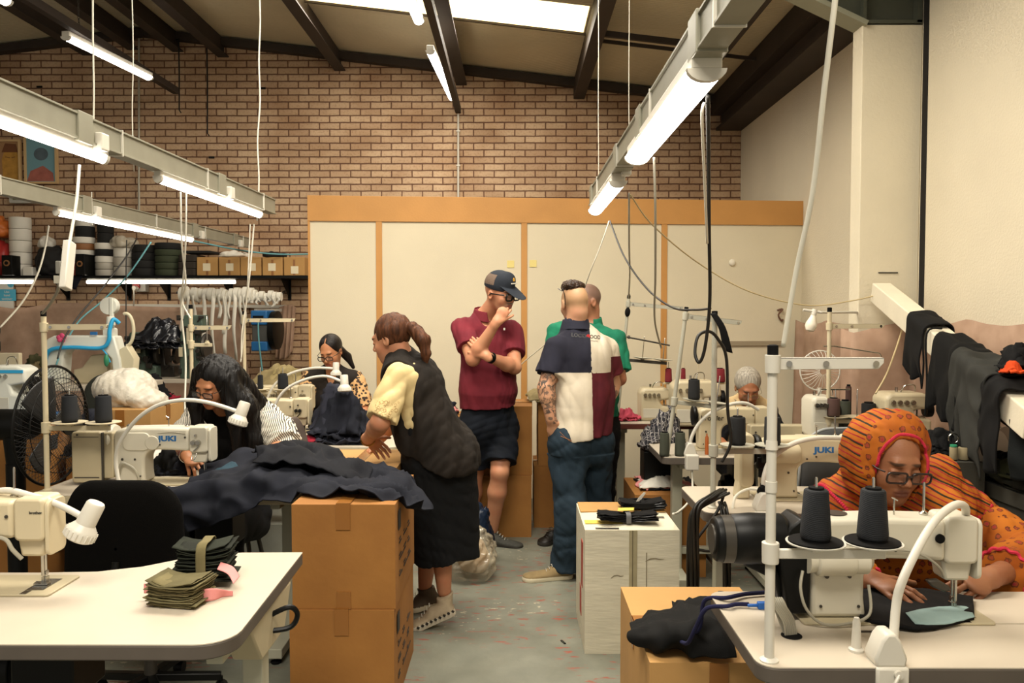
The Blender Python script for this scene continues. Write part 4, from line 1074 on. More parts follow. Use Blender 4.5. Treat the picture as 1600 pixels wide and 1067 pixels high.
# white arched machine with blue hose
t = thing('coverstitch_machine', 'white machine with bright blue hose along its arm, left rear', 'sewing machine', (P(140, 585, 6.4).x, 6.4, 1.02))
def lx(px): return (px - 805) * 6.4 / 1244 - t.location.x
def lz(py): return 1.6 - (py - 487) * 6.4 / 1244 - 1.02
poly = [(lx(76), 0), (lx(100), 0), (lx(104), lz(552)), (lx(110), lz(546)), (lx(166), lz(546)), (lx(178), lz(560)), (lx(182), 0.0), (lx(196), 0), (lx(192), lz(560)), (lx(183), lz(525)), (lx(170), lz(524)), (lx(90), lz(524)), (lx(78), lz(530)), (lx(74), lz(545))]
mb = MB(); mb.prism(poly, -.07, .07, 'y'); obj('arm', mb, M_ENW, t, bevel=.012)
mb = MB(); mb.prism([(lx(112), 0), (lx(165), 0), (lx(165), lz(552)), (lx(140), lz(555)), (lx(125), lz(575)), (lx(112), lz(578))], .0, .10, 'y'); obj('body', mb, M_CREAMD, t, bevel=.008)
mb = MB(); mb.tube(spline([(lx(78), -.08, 0), (lx(78), -.09, lz(565)), (lx(88), -.10, lz(546)), (lx(120), -.10, lz(542)), (lx(165), -.10, lz(543)), (lx(178), -.10, lz(532)), (lx(180), -.10, lz(515)), (lx(184), -.08, lz(499)), (lx(190), -.05, lz(505))], 8), .016, 10)
mb.tube(spline([(lx(168), -.10, lz(545)), (lx(175), -.11, lz(552)), (lx(180), -.10, lz(565))], 6), .006, 8); obj('blue_hose', mb, mat('bright_blue_hose', '2f9ed0', .35), t)
mb = MB(); mb.tube([(lx(196) + .06 * math.cos(a), 0, lz(515) + .13 * math.sin(a)) for a in np.linspace(-1.6, 1.9, 18)], .014, 8)
mb.prism([(lx(188), 0.02), (lx(208), .0), (lx(212), lz(560)), (lx(200), lz(540)), (lx(190), lz(545))], -.05, .05, 'y'); obj('belt_guard', mb, mat('cream_guard', 'cfc5a6', .4), t, bevel=.004)
mb = MB(); mb.prism(rrect(lx(164), lx(178), lz(528), lz(512), .02), -.05, .05, 'y'); mb.lathe([(.02, 0), (.035, .02), (.03, .09)], (lx(172), 0, lz(512)), n=20); mb.lathe([(.07, -.03), (.07, .03)], (lx(168), .03, lz(478)), 'y', 24)
mb.box(lx(171), lx(176), -.01, .02, lz(512), lz(465)); obj('top_unit', mb, M_ENW, t, bevel=.004)
mb = MB(); mb.ell((lx(176), -.12, lz(562)), (.02, .02, .05)); obj('green_gauge', mb, mat('green_gauge', '2f7c58', .4), t)
mb = MB(); mb.box(lx(148), lx(158), -.085, -.07, lz(523), lz(518)); obj('blue_clip', mb, M_BLUE, t)
t2 = thing('ribbon_bow', 'pink ribbon tied on the white machine with the blue hose', 'ribbon', (P(97, 528, 6.3).x, 6.29, P(97, 528, 6.3).z))
mb = MB()
for a in (.3, 1.4, 2.9, 4.0, 5.2): mb.ell((.022 * math.cos(a), 0, .022 * math.sin(a)), (.02, .008, .018), 10, k=6)
obj('loop', mb, mat('pink_ribbon', 'd94f7a', .6), t2)
# dark green mechanical machines under the shelf
M_MECH = mat('machine_green', '4f5f52', .45, var=.3, vscale=10); M_MECHD = mat('oily_metal', '3c3833', .4, metal=.5, var=.4, vscale=20)
def mech(label, px, py, Y, w, h, seed, m=None):
 rng = random.Random(seed); p = P(px, py, Y)
 t = thing('buttonhole_machine', label, 'sewing machine', (p.x, p.y, .99), 0, 'dark special machines')
 mb = MB(); mb.prism([(-w / 2, 0), (w / 2, 0), (w / 2, h * .25), (w * .2, h * .3), (w * .15, h * .7), (w / 2, h * .75), (w * .45, h), (-w * .3, h), (-w / 2, h * .6)], -.08, .08, 'y'); obj('body', mb, m or M_MECH, t, bevel=.01)
 mb = MB()
 for k in range(16):
  c = (rng.uniform(-w / 2, w / 2), rng.uniform(-.12, -.08), rng.uniform(.02, h)); d = [rng.uniform(.012, .05) for _ in range(3)]
  mb.cbox(c, d)
  if k % 2: mb.cyl(c, (c[0] + rng.uniform(-.05, .05), c[1], c[2] + rng.uniform(-.06, .06)), .007, n=8)
  else: mb.lathe([(rng.uniform(.012, .03), 0), (.02, .015)], (c[0], c[1] - .03, c[2]), 'y', 14)
 obj('mechanism', mb, M_MECHD, t, bevel=.002)
 mb = MB(); mb.lathe([(h * .2, 0), (h * .21, .01), (h * .2, .03)], (w * .42, .0, h * .5), 'x', 24); obj('handwheel', mb, M_DKMET, t)
 mb = MB(); mb.box(-w * .1, w * .1, -.13, -.125, h * .55, h * .8); mb.box(-w * .45, -w * .3, -.12, -.11, h * .35, h * .5); obj('cream_cover', mb, M_CREAM, t)
 return t
mech('dark machine below the black garments, second from the white machine', 225, 590, 7.4, .30, .42, 3)
mech('dark machine below the black garments, close to the white tapes', 255, 592, 7.5, .28, .40, 4, M_MECHD)
mech('grey green machine with yellow patch left of the long haired woman', 305, 575, 7.3, .22, .58, 5)
mm_ = mech('dark machine head at the left edge above the white panel', 12, 548, 6.5, .30, .34, 6, M_MECHD); mm_.location.z = 1.29; mm_.location.y = 5.99 + .12
mb = MB(); mb.box(P(296, 0, 7.1).x, P(300, 0, 7.1).x, 7.14, 7.15, P(0, 510, 7.1).z - .03, P(0, 503, 7.1).z);
# small white machines at the left edge
def small_machine(label, px, py, Y, w=.26, h=.30, m=None, name='overlock_machine', blue=False, z=None, group='overlock machines'):
 p = P(px, py, Y)
 if z is not None: p = Vector((p.x, p.y, z))
 t = thing(name, label, 'sewing machine', tuple(p), 0, group)
 mb = MB(); mb.prism([(-w / 2, 0), (w / 2, 0), (w / 2, h * .42), (w * .18, h * .46), (w * .12, h * .62), (w * .5, h * .66), (w * .48, h * .93), (w * .3, h), (-w * .38, h), (-w / 2, h * .88)], -.09, .09, 'y')
 obj('body', mb, m or M_CREAM, t, smooth=35, bevel=.018, seg=3)
 mb = MB(); mb.cyl((w * .3, -.02, h * .43), (w * .3, -.02, h * .66), .006, n=8); mb.box(w * .2, w * .42, -.05, .01, h * .43, h * .47)
 mb.tube(spline([(-.02, -.03, h), (0, -.04, h * 1.15), (.05, -.04, h * 1.16), (.06, -.03, h * 1.02)], 5), .004, 6); mb.cyl((-.03, 0, h), (-.03, 0, h * 1.1), .008, n=8)
 obj('needle_bar', mb, M_CHROME, t)
 mb = MB(); mb.lathe([(h * .16, 0), (h * .18, .01), (h * .17, .035)], (w * .5, 0, h * .6), 'x', 24); obj('handwheel', mb, M_BLACK, t)
 mb = MB()
 for k in range(4): mb.lathe([(.012, -.02), (.014, -.01), (.010, 0)], (-w * .36 + k * w * .14, -.092, h * .8), 'y', 14)
 obj('tension_dial', mb, M_CHROME, t)
 mb = MB(); mb.box(-w * .42, w * .1, -.094, -.09, h * .1, h * .38); obj('looper_cover', mb, M_CREAM2, t, bevel=.002)
 if blue: mb = MB(); mb.box(-w * .45, w * .45, -.095, -.088, h * .86, h * .92); obj('blue_stripe', mb, mat('bright_blue_hose', '2f9ed0', .35), t)
 return t
small_machine('small white machine with blue stripe at the left edge', 20, 640, 5.65, .30, .36, M_ENW, blue=True, z=.86)
small_machine('cream overlocker on the brown edged table beside the tattooed man', 1022, 662, 5.9, .23, .24, M_CREAM, z=.80)
small_machine('cream overlocker behind the red spools in front of the grey haired woman', 1085, 660, 5.6, .34, .32, M_CREAM, z=.80)
small_machine('rounded cream overlocker just above the orange headscarf', 1408, 655, 4.48, .26, .25, M_CREAM, z=.90)
small_machine('cream overlocker with lever arms left of the brown spool', 1280, 668, 4.48, .15, .23, M_CREAM2, z=.90)
mb = MB(); mb.prism(rrect(-.20, .13, 0, .26, .01), -.02, .02, 'y'); o = obj('control_unit', mb, M_CREAM, bevel=.004); o.location = (P(22, 585, 6.1).x, 5.98, 1.03)
tag(o, 'plain cream control panel at the left edge above the blue bench', 'panel')
tag(obj('panel_shelf', MB().box(P(22, 585, 6.1).x - .22, P(22, 585, 6.1).x + .2, 5.92, 6.1, 0, 1.03), M_FRAME, smooth=0), 'grey pedestal under the cream control panel at the left edge', 'pedestal')
# ================================================================== figures: distance fields meshed into one continuous skin
class SDF:
 def __init__(s, lo, hi, h):
  s.h = h; s.lo = np.array(lo, float)
  s.ax = [np.arange(lo[i], hi[i] + h, h, dtype=np.float32) for i in range(3)]
  s.f = np.full([len(a) for a in s.ax], 1.0, np.float32)
  s.M = None
 def sub(s, lo, hi):
  sl = []; g = []
  for i in range(3):
   a = max(0, int(math.floor((lo[i] - s.lo[i]) / s.h))); b = min(len(s.ax[i]), int(math.ceil((hi[i] - s.lo[i]) / s.h)) + 1)
   if b <= a: return None
   sl.append(slice(a, b)); sh = [1, 1, 1]; sh[i] = b - a; g.append(s.ax[i][a:b].reshape(sh))
  return tuple(sl), g
 def put(s, sl, d, k, op):
  F = s.f[sl]
  if op == 'add':
   if k > 0:
    hh = np.maximum(k - np.abs(F - d), 0) / k; F[...] = np.minimum(F, d) - hh * hh * k * .25
   else: F[...] = np.minimum(F, d)
  else:
   d = -d
   if k > 0:
    hh = np.maximum(k - np.abs(F - d), 0) / k; F[...] = np.maximum(F, d) + hh * hh * k * .25
   else: F[...] = np.maximum(F, d)
 def cap(s, a, b, ra, rb=None, k=.02, side=None, flat=1., clip=None, op='add'):
  rb = ra if rb is None else rb
  a = Vector(a); b = Vector(b)
  if s.M is not None: a = s.M @ a; b = s.M @ b
  m = max(ra, rb) + k + 3 * s.h
  q = s.sub([min(a[i], b[i]) - m for i in range(3)], [max(a[i], b[i]) + m for i in range(3)])
  if q is None: return
  sl, (X, Y, Z) = q
  ab = b - a; L2 = max(ab.length_squared, 1e-9)
  px, py, pz = X - a.x, Y - a.y, Z - a.z
  t = np.clip((px * ab.x + py * ab.y + pz * ab.z) / L2, 0, 1)
  wx, wy, wz = px - t * ab.x, py - t * ab.y, pz - t * ab.z
  if side is not None and flat != 1:
   sd = Vector(side)
   if s.M is not None: sd = s.M.to_3x3() @ sd
   ax = ab.normalized() if ab.length > 1e-4 else Vector((0, 0, 1))
   n = ax.cross(sd).normalized()
   dn = (wx * n.x + wy * n.y + wz * n.z) * (1 / flat - 1)
   wx = wx + dn * n.x; wy = wy + dn * n.y; wz = wz + dn * n.z
  r = ra + (rb - ra) * t
  d = np.sqrt(wx * wx + wy * wy + wz * wz) - r
  if flat != 1: d = d * (flat ** .5)
  if clip:
   for c, nn in clip:
    c = Vector(c); nn = Vector(nn).normalized()
    d = np.maximum(d, (X - c.x) * nn.x + (Y - c.y) * nn.y + (Z - c.z) * nn.z)
  s.put(sl, d, k, op)
 def ell(s, c, r, k=.015, op='add', M=None):
  M = M or s.M or Matrix.Identity(4)
  cw = M @ Vector(c); m = max(r) + k + 3 * s.h
  q = s.sub([cw[i] - m for i in range(3)], [cw[i] + m for i in range(3)])
  if q is None: return
  sl, (X, Y, Z) = q
  I = M.to_3x3().inverted(); x, y, z = X - cw.x, Y - cw.y, Z - cw.z
  u = I[0][0] * x + I[0][1] * y + I[0][2] * z; v = I[1][0] * x + I[1][1] * y + I[1][2] * z; w = I[2][0] * x + I[2][1] * y + I[2][2] * z
  k0 = np.sqrt((u / r[0]) ** 2 + (v / r[1]) ** 2 + (w / r[2]) ** 2); k1 = np.sqrt((u / r[0] ** 2) ** 2 + (v / r[1] ** 2) ** 2 + (w / r[2] ** 2) ** 2)
  d = k0 * (k0 - 1) / np.maximum(k1, 1e-6)
  s.put(sl, d, k, op)
 def cut(s, c, n, k=0, box=None):
  """remove everything on the side of the plane that n points to"""
  n = Vector(n).normalized(); X, Y, Z = [a.reshape([-1 if i == j else 1 for j in range(3)]) for i, a in enumerate(s.ax)]
  d = (X - c[0]) * n.x + (Y - c[1]) * n.y + (Z - c[2]) * n.z
  if k > 0:
   hh = np.maximum(k - np.abs(s.f - d), 0) / k; s.f = np.maximum(s.f, d) + hh * hh * k * .25
  else: s.f = np.maximum(s.f, d)
 def folds(s, amp, scale, seed=0, stretch=(1, 1, 1), zlo=-9, zhi=99, sharp=1.):
  """cloth folds: ridged sum of warped waves pushed in and out of the surface"""
  rng = np.random.RandomState(seed)
  m = np.abs(s.f) < amp * 2 + 3 * s.h
  idx = np.nonzero(m)
  p = np.stack([s.ax[i][idx[i]] * stretch[i] for i in range(3)], 1).astype(np.float32)
  w = np.zeros(len(p), np.float32)
  q = p.copy()
  for o in range(3):
   D = rng.normal(size=(3, 3)) * scale * .35; ph = rng.rand(3) * 6
   q = q + .5 / scale * np.sin(p @ D.T + ph)
  for o in range(4):
   d = rng.normal(size=3); d /= np.linalg.norm(d); fr = scale * (1 + .6 * o)
   w += (1 - 2 * np.abs(np.sin(q @ d * fr + rng.rand() * 6)) ** sharp) / (1 + .7 * o)
  z = s.ax[2][idx[2]]; w = w * ((z > zlo) & (z < zhi))
  s.f[idx] += (amp * .5 * w).astype(np.float32)
 def mesh(s, name, mats, parent=None, attr=None, smooth_it=0, region=None):
  f = s.f; h = s.h
  for i in range(3):     # close at the box
   sl = [slice(None)] * 3
   for e in (0, -1): sl[i] = e; f[tuple(sl)] = np.maximum(f[tuple(sl)], h * .5)
  S = f < 0
  C = S[:-1, :-1, :-1].astype(np.int8)
  cnt = np.zeros_like(C)
  for dx in (0, 1):
   for dy in (0, 1):
    for dz in (0, 1):
     cnt += S[dx:S.shape[0] - 1 + dx, dy:S.shape[1] - 1 + dy, dz:S.shape[2] - 1 + dz]
  act = (cnt > 0) & (cnt < 8)
  I = np.argwhere(act)
  if len(I) == 0: return None
  vid = np.full(act.shape, -1, np.int32); vid[tuple(I.T)] = np.arange(len(I))
  acc = np.zeros((len(I), 3)); n = np.zeros(len(I))
  cor = [(a, b, c) for a in (0, 1) for b in (0, 1) for c in (0, 1)]
  vals = {c: f[I[:, 0] + c[0], I[:, 1] + c[1], I[:, 2] + c[2]] for c in cor}
  for c in cor:
   for ax in range(3):
    if c[ax] == 0:
     c2 = list(c); c2[ax] = 1; c2 = tuple(c2)
     a, b = vals[c], vals[c2]; x = (a < 0) != (b < 0)
     t = np.where(x, a / np.where(x, a - b, 1), 0)
     p = np.array(c, float)[None, :].repeat(len(I), 0); p[:, ax] = t
     acc += p * x[:, None]; n += x
  V = (I + acc / n[:, None]) * h + s.lo
  quads = []
  for ax in range(3):
   o1, o2 = [(1, 2), (2, 0), (0, 1)][ax]
   a = [slice(None)] * 3; b = [slice(None)] * 3; a[ax] = slice(0, -1); b[ax] = slice(1, None)
   Sa, Sb = S[tuple(a)], S[tuple(b)]
   E = np.argwhere(Sa != Sb)
   E = E[(E[:, o1] > 0) & (E[:, o2] > 0) & (E[:, o1] < S.shape[o1] - 1) & (E[:, o2] < S.shape[o2] - 1)]
   if len(E) == 0: continue
   inside = Sa[tuple(E.T)]
   def g(d1, d2):
    q = E.copy(); q[:, o1] += d1; q[:, o2] += d2; return vid[tuple(q.T)]
   Q = np.stack([g(-1, -1), g(0, -1), g(0, 0), g(-1, 0)], 1)
   Q[~inside] = Q[~inside][:, ::-1]
   quads.append(Q)
  Q = np.concatenate(quads); Q = Q[(Q >= 0).all(1)]
  for _ in range(smooth_it):
   A = np.zeros_like(V); c = np.zeros(len(V))
   for i in range(4):
    j = (i + 1) % 4
    np.add.at(A, Q[:, i], V[Q[:, j]]); np.add.at(A, Q[:, j], V[Q[:, i]]); np.add.at(c, Q[:, i], 1); np.add.at(c, Q[:, j], 1)
   V = V * .5 + .5 * A / np.maximum(c, 1)[:, None]
  if parent is not None:
   inv = parent_matrix(parent).inverted(); Mi = np.array(inv)
   VL = V @ Mi[:3, :3].T + Mi[:3, 3]
  else: VL = V
  me = bpy.data.meshes.new(name)
  me.vertices.add(len(V)); me.vertices.foreach_set('co', VL.astype(np.float32).ravel())
  me.loops.add(len(Q) * 4); me.loops.foreach_set('vertex_index', Q.astype(np.int32).ravel())
  me.polygons.add(len(Q)); me.polygons.foreach_set('loop_start', np.arange(0, len(Q) * 4, 4, dtype=np.int32))
  me.polygons.foreach_set('use_smooth', np.ones(len(Q), bool))
  if not isinstance(mats, (list, tuple)): mats = [mats]
  for m_ in mats: me.materials.append(m_)
  if region is not None:
   me.polygons.foreach_set('material_index', region(V[Q].mean(1)).astype(np.int32))
  me.update(calc_edges=True)
  if attr is not None:
   Mi = np.array(attr.inverted()); hl = V @ Mi[:3, :3].T + Mi[:3, 3]
   at = me.attributes.new('hl', 'FLOAT_VECTOR', 'POINT'); at.data.foreach_set('vector', hl.astype(np.float32).ravel())
  o = bpy.data.objects.new(name, me); sc.collection.objects.link(o)
  if parent is not None: o.parent = parent
  return o
def HM(pos, yaw=0, pitch=0, roll=0, s=1.):
 """head frame: yaw 0 looks at the camera side, + turns to the right of the photo; pitch + looks down"""
 return Matrix.Translation(pos) @ Matrix.Rotation(PI + R(yaw), 4, 'Z') @ Matrix.Rotation(-R(pitch), 4, 'X') @ Matrix.Rotation(R(roll), 4, 'Y') @ Matrix.Scale(s, 4)
def head_sdf(S, M, female=False, nose=1., jaw=1.):
 S.M = M; w = .94 if female else 1.
 S.ell((0, -.014, .034), (.076 * w, .096, .088), .01)
 S.ell((0, .028, -.018), (.062 * w, .066, .088), .03)
 S.ell((0, .050, -.072), (.045 * w * jaw, .040, .040), .03)
 S.ell((0, .068, -.098), (.022, .020, .018), .02)
 S.cap((-.028, .083, .026), (.028, .083, .026), .013, k=.016)
 for x in (-1, 1):
  S.ell((x * .042 * w, .058, -.032), (.022, .024, .024), .02)
  S.ell((x * .031, .104, .004), (.017, .014, .012), .012, op='sub')
  S.ell((x * .031, .083, .001), (.0145, .012, .0105), .005)
  S.ell((x * .079 * w, -.008, -.006), (.009, .020, .032), .006)
  S.ell((x * .086 * w, -.002, -.004), (.006, .010, .018), .004, op='sub')
 S.cap((0, .088, .018), (0, .112, -.026), .0085, .012 * nose, k=.012)
 for x in (-1, 1): S.ell((x * .012, .103, -.033), (.0085, .010, .008), .006)
 S.cap((-.017, .0895, -.0585), (.017, .0895, -.0585), .0070, k=.006); S.cap((-.014, .088, -.0695), (.014, .088, -.0695), .0080, k=.006)
 S.ell((0, .101, -.064), (.026, .010, .0016), .004, op='sub')
 S.M = None
def arm_sdf(S, sh, el, wr, r=(.050, .043, .045, .027), t=0, upto=None, k=.03):
 sh, el, wr = Vector(sh), Vector(el), Vector(wr)
 if upto is not None and upto <= 1:
  e = sh.lerp(el, upto); n = (el - sh).normalized()
  S.cap(sh, el, r[0] + t, r[1] + t, k=k, clip=[(e, n)]); return
 S.cap(sh, el, r[0] + t, r[1] + t, k=k)
 m = el.lerp(wr, .28)
 if upto is not None:
  e = el.lerp(wr, upto - 1); n = (wr - el).normalized()
  S.cap(el, wr, r[2] + t, r[3] + t, k=.02, clip=[(e, n)]); return
 S.cap(el, m, r[1] * .95 + t, r[2] + t, k=.02); S.cap(m, wr, r[2] + t, r[3] + t, k=.02)
def hand_sdf(S, wr, fwd, back, ts=1, curls=((20, 25, 20),) * 4, thumb=(.55, .75, -.25), size=1., spread=1., thumb_curl=25, r=1.):
 """fwd: wrist to knuckles; back: normal of the back of the hand; ts: side of the thumb along fwd x back"""
 wr = Vector(wr); f = Vector(fwd).normalized(); b = Vector(back); b = (b - f * b.dot(f)).normalized(); s_ = f.cross(b) * ts
 z = size
 S.cap(wr - f * .02, wr + f * .018 * z, .026 * z, .028 * z, k=.015, side=s_, flat=.72)
 S.cap(wr + f * .02 * z, wr + f * .072 * z, .030 * z, .039 * z, k=.014, side=s_, flat=.40)
 lens = (.95, 1.06, 1.0, .80)
 for i in range(4):
  off = (.030, .0105, -.0095, -.0285)[i] * z
  base = wr + f * (.080, .085, .081, .072)[i] * z + s_ * off
  a = 0; p = base - f * .012; rr = (.0095, .0086, .0078, .0066)
  fan = (.10, .03, -.04, -.12)[i] * spread
  for j, L in enumerate((.044, .027, .021)):
   a += R(curls[i][j]); d = (f * math.cos(a) - b * math.sin(a) + s_ * fan * math.cos(a)).normalized()
   q = p + d * (L * lens[i] * z + (.012 if j == 0 else 0))
   S.cap(p, q, rr[j] * z * r, rr[j + 1] * z * r, k=.0035); p = q
 base = wr + f * .022 * z + s_ * .022 * z
 d = (f * thumb[0] + s_ * thumb[1] + b * thumb[2]).normalized()
 p = base
 for j, (L, ra, rb) in enumerate(((.040, .0145, .0115), (.030, .0110, .0095), (.024, .0095, .0075))):
  q = p + d * L * z; S.cap(p, q, ra * z * r, rb * z * r, k=.006 if j else .014); p = q
  d = (d + f * math.tan(R(thumb_curl)) * .6).normalized()
def torso_sdf(S, J, t=0, k=.05, trap=True):
 sh = (J['shL'] - J['shR']).normalized(); hp = (J['hipL'] - J['hipR']).normalized()
 rp, rw, rc = J.get('tr', (.165, .145, .165)); fl = J.get('fl', (.70, .72, .66))
 S.cap(J['pel'], J['wai'], rp + t, rw + t, k=k, side=hp, flat=fl[0])
 S.cap(J['wai'], J['che'], rw + t, rc + t, k=k, side=sh, flat=fl[1])
 if J.get('belly'): c, r = J['belly']; S.ell(c, [v + t for v in r], k=.05)
 a = J['shR'].lerp(J['shL'], .10); b = J['shR'].lerp(J['shL'], .90); rs = J.get('rs', .055)
 S.cap(a, b, rs + t, k=.06)
 S.cap(J['che'], J['nck'], rc * .75 + t, .062 + t, k=.05, side=sh, flat=.7)
 if trap:
  S.cap(J['nck'], J['shR'].lerp(J['shL'], .2), .042 + t, .05 + t, k=.03); S.cap(J['nck'], J['shR'].lerp(J['shL'], .8), .042 + t, .05 + t, k=.03)
def leg_sdf(S, hip, kn, an, r=(.088, .058, .060, .037), t=0, k=.03, upto=None, cuff=0):
 hip, kn, an = Vector(hip), Vector(kn), Vector(an)
 if upto is not None and upto <= 1:
  e = hip.lerp(kn, upto); n = (kn - hip).normalized(); S.cap(hip, kn, r[0] + t, r[1] + t + cuff, k=k, clip=[(e, n)]); return
 S.cap(hip, kn, r[0] + t, r[1] + t, k=k)
 m = kn.lerp(an, .32)
 if upto is None:
  S.cap(kn, m, r[1] * .92 + t, r[2] + t, k=.025); S.cap(m, an, r[2] + t, r[3] + t, k=.025)
 else:
  e = kn.lerp(an, upto - 1); n = (an - kn).normalized(); S.cap(kn, an, r[1] + t, r[3] + t + cuff, k=.02, clip=[(e, n)])
def bounds(pts, m):
 return [min(p[i] for p in pts) - m for i in range(3)], [max(p[i] for p in pts) + m for i in range(3)]
def skin_mat(name, base, lip='9a5148', brow='2a1d17', scalp=None, scalp_z=.03, stubble=None, tattoo=None, beard=None, lash=True, blush='b06a52'):
 """skin with lips, brows, lash line and hair stubble placed by the head frame"""
 m = bpy.data.materials.new(name); m.use_nodes = True
 N, L = nodes_of(m); b = N['Principled BSDF']; b.inputs['Roughness'].default_value = .5; b.inputs['Specular IOR Level'].default_value = .35
 b.inputs['Subsurface Weight'].default_value = .12; b.inputs['Subsurface Radius'].default_value = (.012, .005, .003)
 tc = N.new('ShaderNodeTexCoord'); nz = N.new('ShaderNodeTexNoise'); nz.inputs['Scale'].default_value = 14; nz.inputs['Detail'].default_value = 4
 L.new(tc.outputs['Object'], nz.inputs['Vector'])
 rp = N.new('ShaderNodeValToRGB'); c = lin(base); rp.color_ramp.elements[0].position = .35; rp.color_ramp.elements[1].position = .7
 c2 = lin(blush); rp.color_ramp.elements[0].color = c; rp.color_ramp.elements[1].color = tuple(a * .7 + d * .3 for a, d in zip(c, c2)); L.new(nz.outputs[0], rp.inputs[0])
 out = rp.outputs[0]
 at = N.new('ShaderNodeAttribute'); at.attribute_name = 'hl'
 ab = N.new('ShaderNodeVectorMath'); ab.operation = 'ABSOLUTE'
 sp = N.new('ShaderNodeSeparateXYZ'); L.new(at.outputs['Vector'], sp.inputs[0])
 ax = N.new('ShaderNodeMath'); ax.operation = 'ABSOLUTE'; L.new(sp.outputs[0], ax.inputs[0])
 cm = N.new('ShaderNodeCombineXYZ'); L.new(ax.outputs[0], cm.inputs[0]); L.new(sp.outputs[1], cm.inputs[1]); L.new(sp.outputs[2], cm.inputs[2])
 def blob(cn, r, col, soft=.15, amt=1., tilt=0):
  nonlocal out
  mp = N.new('ShaderNodeMapping'); mp.vector_type = 'POINT'
  # (v - c) / r with a small rotation about y
  v1 = N.new('ShaderNodeVectorMath'); v1.operation = 'SUBTRACT'; L.new(cm.outputs[0], v1.inputs[0]); v1.inputs[1].default_value = cn
  mp.inputs['Rotation'].default_value = (0, tilt, 0); L.new(v1.outputs[0], mp.inputs[0])
  v2 = N.new('ShaderNodeVectorMath'); v2.operation = 'DIVIDE'; L.new(mp.outputs[0], v2.inputs[0]); v2.inputs[1].default_value = r
  ln = N.new('ShaderNodeVectorMath'); ln.operation = 'LENGTH'; L.new(v2.outputs[0], ln.inputs[0])
  mr = N.new('ShaderNodeMapRange'); mr.inputs[1].default_value = 1 - soft; mr.inputs[2].default_value = 1 + soft; mr.inputs[3].default_value = amt; mr.inputs[4].default_value = 0
  L.new(ln.outputs['Value'], mr.inputs[0])
  x = N.new('ShaderNodeMix'); x.data_type = 'RGBA'; L.new(mr.outputs[0], x.inputs[0]); L.new(out, x.inputs[6]); x.inputs[7].default_value = lin(col); out = x.outputs[2]
 if scalp:
  blob((0, -.035, .034 + scalp_z), (.092, .118, .085), scalp, .14, .8)
 if beard:
  blob((0, .07, -.075), (.055, .05, .040), beard, .35, .45)
  blob((0, .098, -.046), (.026, .02, .008), beard, .3, .75)
 blob((0, .095, -.064), (.024, .022, .0125), lip, .2, .8)
 if brow: blob((.031, .092, .026), (.021, .03, .0052), brow, .3, .85, R(-8))
 if lash: blob((.031, .094, -.0045), (.0165, .02, .0026), '1a1210', .3, .9)
 if tattoo:
  for (c0, rr) in tattoo:
   sb = N.new('ShaderNodeVectorMath'); sb.operation = 'SUBTRACT'; L.new(tc.outputs['Object'], sb.inputs[0]); sb.inputs[1].default_value = c0
   ln = N.new('ShaderNodeVectorMath'); ln.operation = 'LENGTH'; L.new(sb.outputs[0], ln.inputs[0])
   lt = N.new('ShaderNodeMath'); lt.operation = 'LESS_THAN'; lt.inputs[1].default_value = rr; L.new(ln.outputs['Value'], lt.inputs[0])
   n2 = N.new('ShaderNodeTexNoise'); n2.inputs['Scale'].default_value = 34; n2.inputs['Detail'].default_value = 5; n2.inputs['Distortion'].default_value = 1.2; L.new(tc.outputs['Object'], n2.inputs['Vector'])
   mr = N.new('ShaderNodeMapRange'); mr.inputs[1].default_value = .48; mr.inputs[2].default_value = .56; mr.inputs[3].default_value = 0; mr.inputs[4].default_value = .75; L.new(n2.outputs[0], mr.inputs[0])
   mu = N.new('ShaderNodeMath'); mu.operation = 'MULTIPLY'; L.new(lt.outputs[0], mu.inputs[0]); L.new(mr.outputs[0], mu.inputs[1])
   x = N.new('ShaderNodeMix'); x.data_type = 'RGBA'; L.new(mu.outputs[0], x.inputs[0]); L.new(out, x.inputs[6]); x.inputs[7].default_value = lin('3b3a38'); out = x.outputs[2]
 L.new(out, b.inputs['Base Color'])
 bp = N.new('ShaderNodeBump'); bp.inputs['Strength'].default_value = .12; bp.inputs['Distance'].default_value = .004
 n3 = N.new('ShaderNodeTexNoise'); n3.inputs['Scale'].default_value = 160; L.new(tc.outputs['Object'], n3.inputs['Vector']); L.new(n3.outputs[0], bp.inputs['Height']); L.new(bp.outputs[0], b.inputs['Normal'])
 return m
def hair_mat(name, col, col2, stretch=(60, 60, 6), rough=.38):
 m = mat(name, col, rough, var=.5, vscale=2.2, bump=.35, bscale=3.5, col2=col2, stretch=stretch, spec=.22)
 return m
def cloth_mat(name, col, col2=None, rough=.85, weave=.15, var=.12):
 return mat(name, col, rough, var=var, vscale=9, bump=weave, bscale=420, col2=col2, sheen=.0, spec=.2)
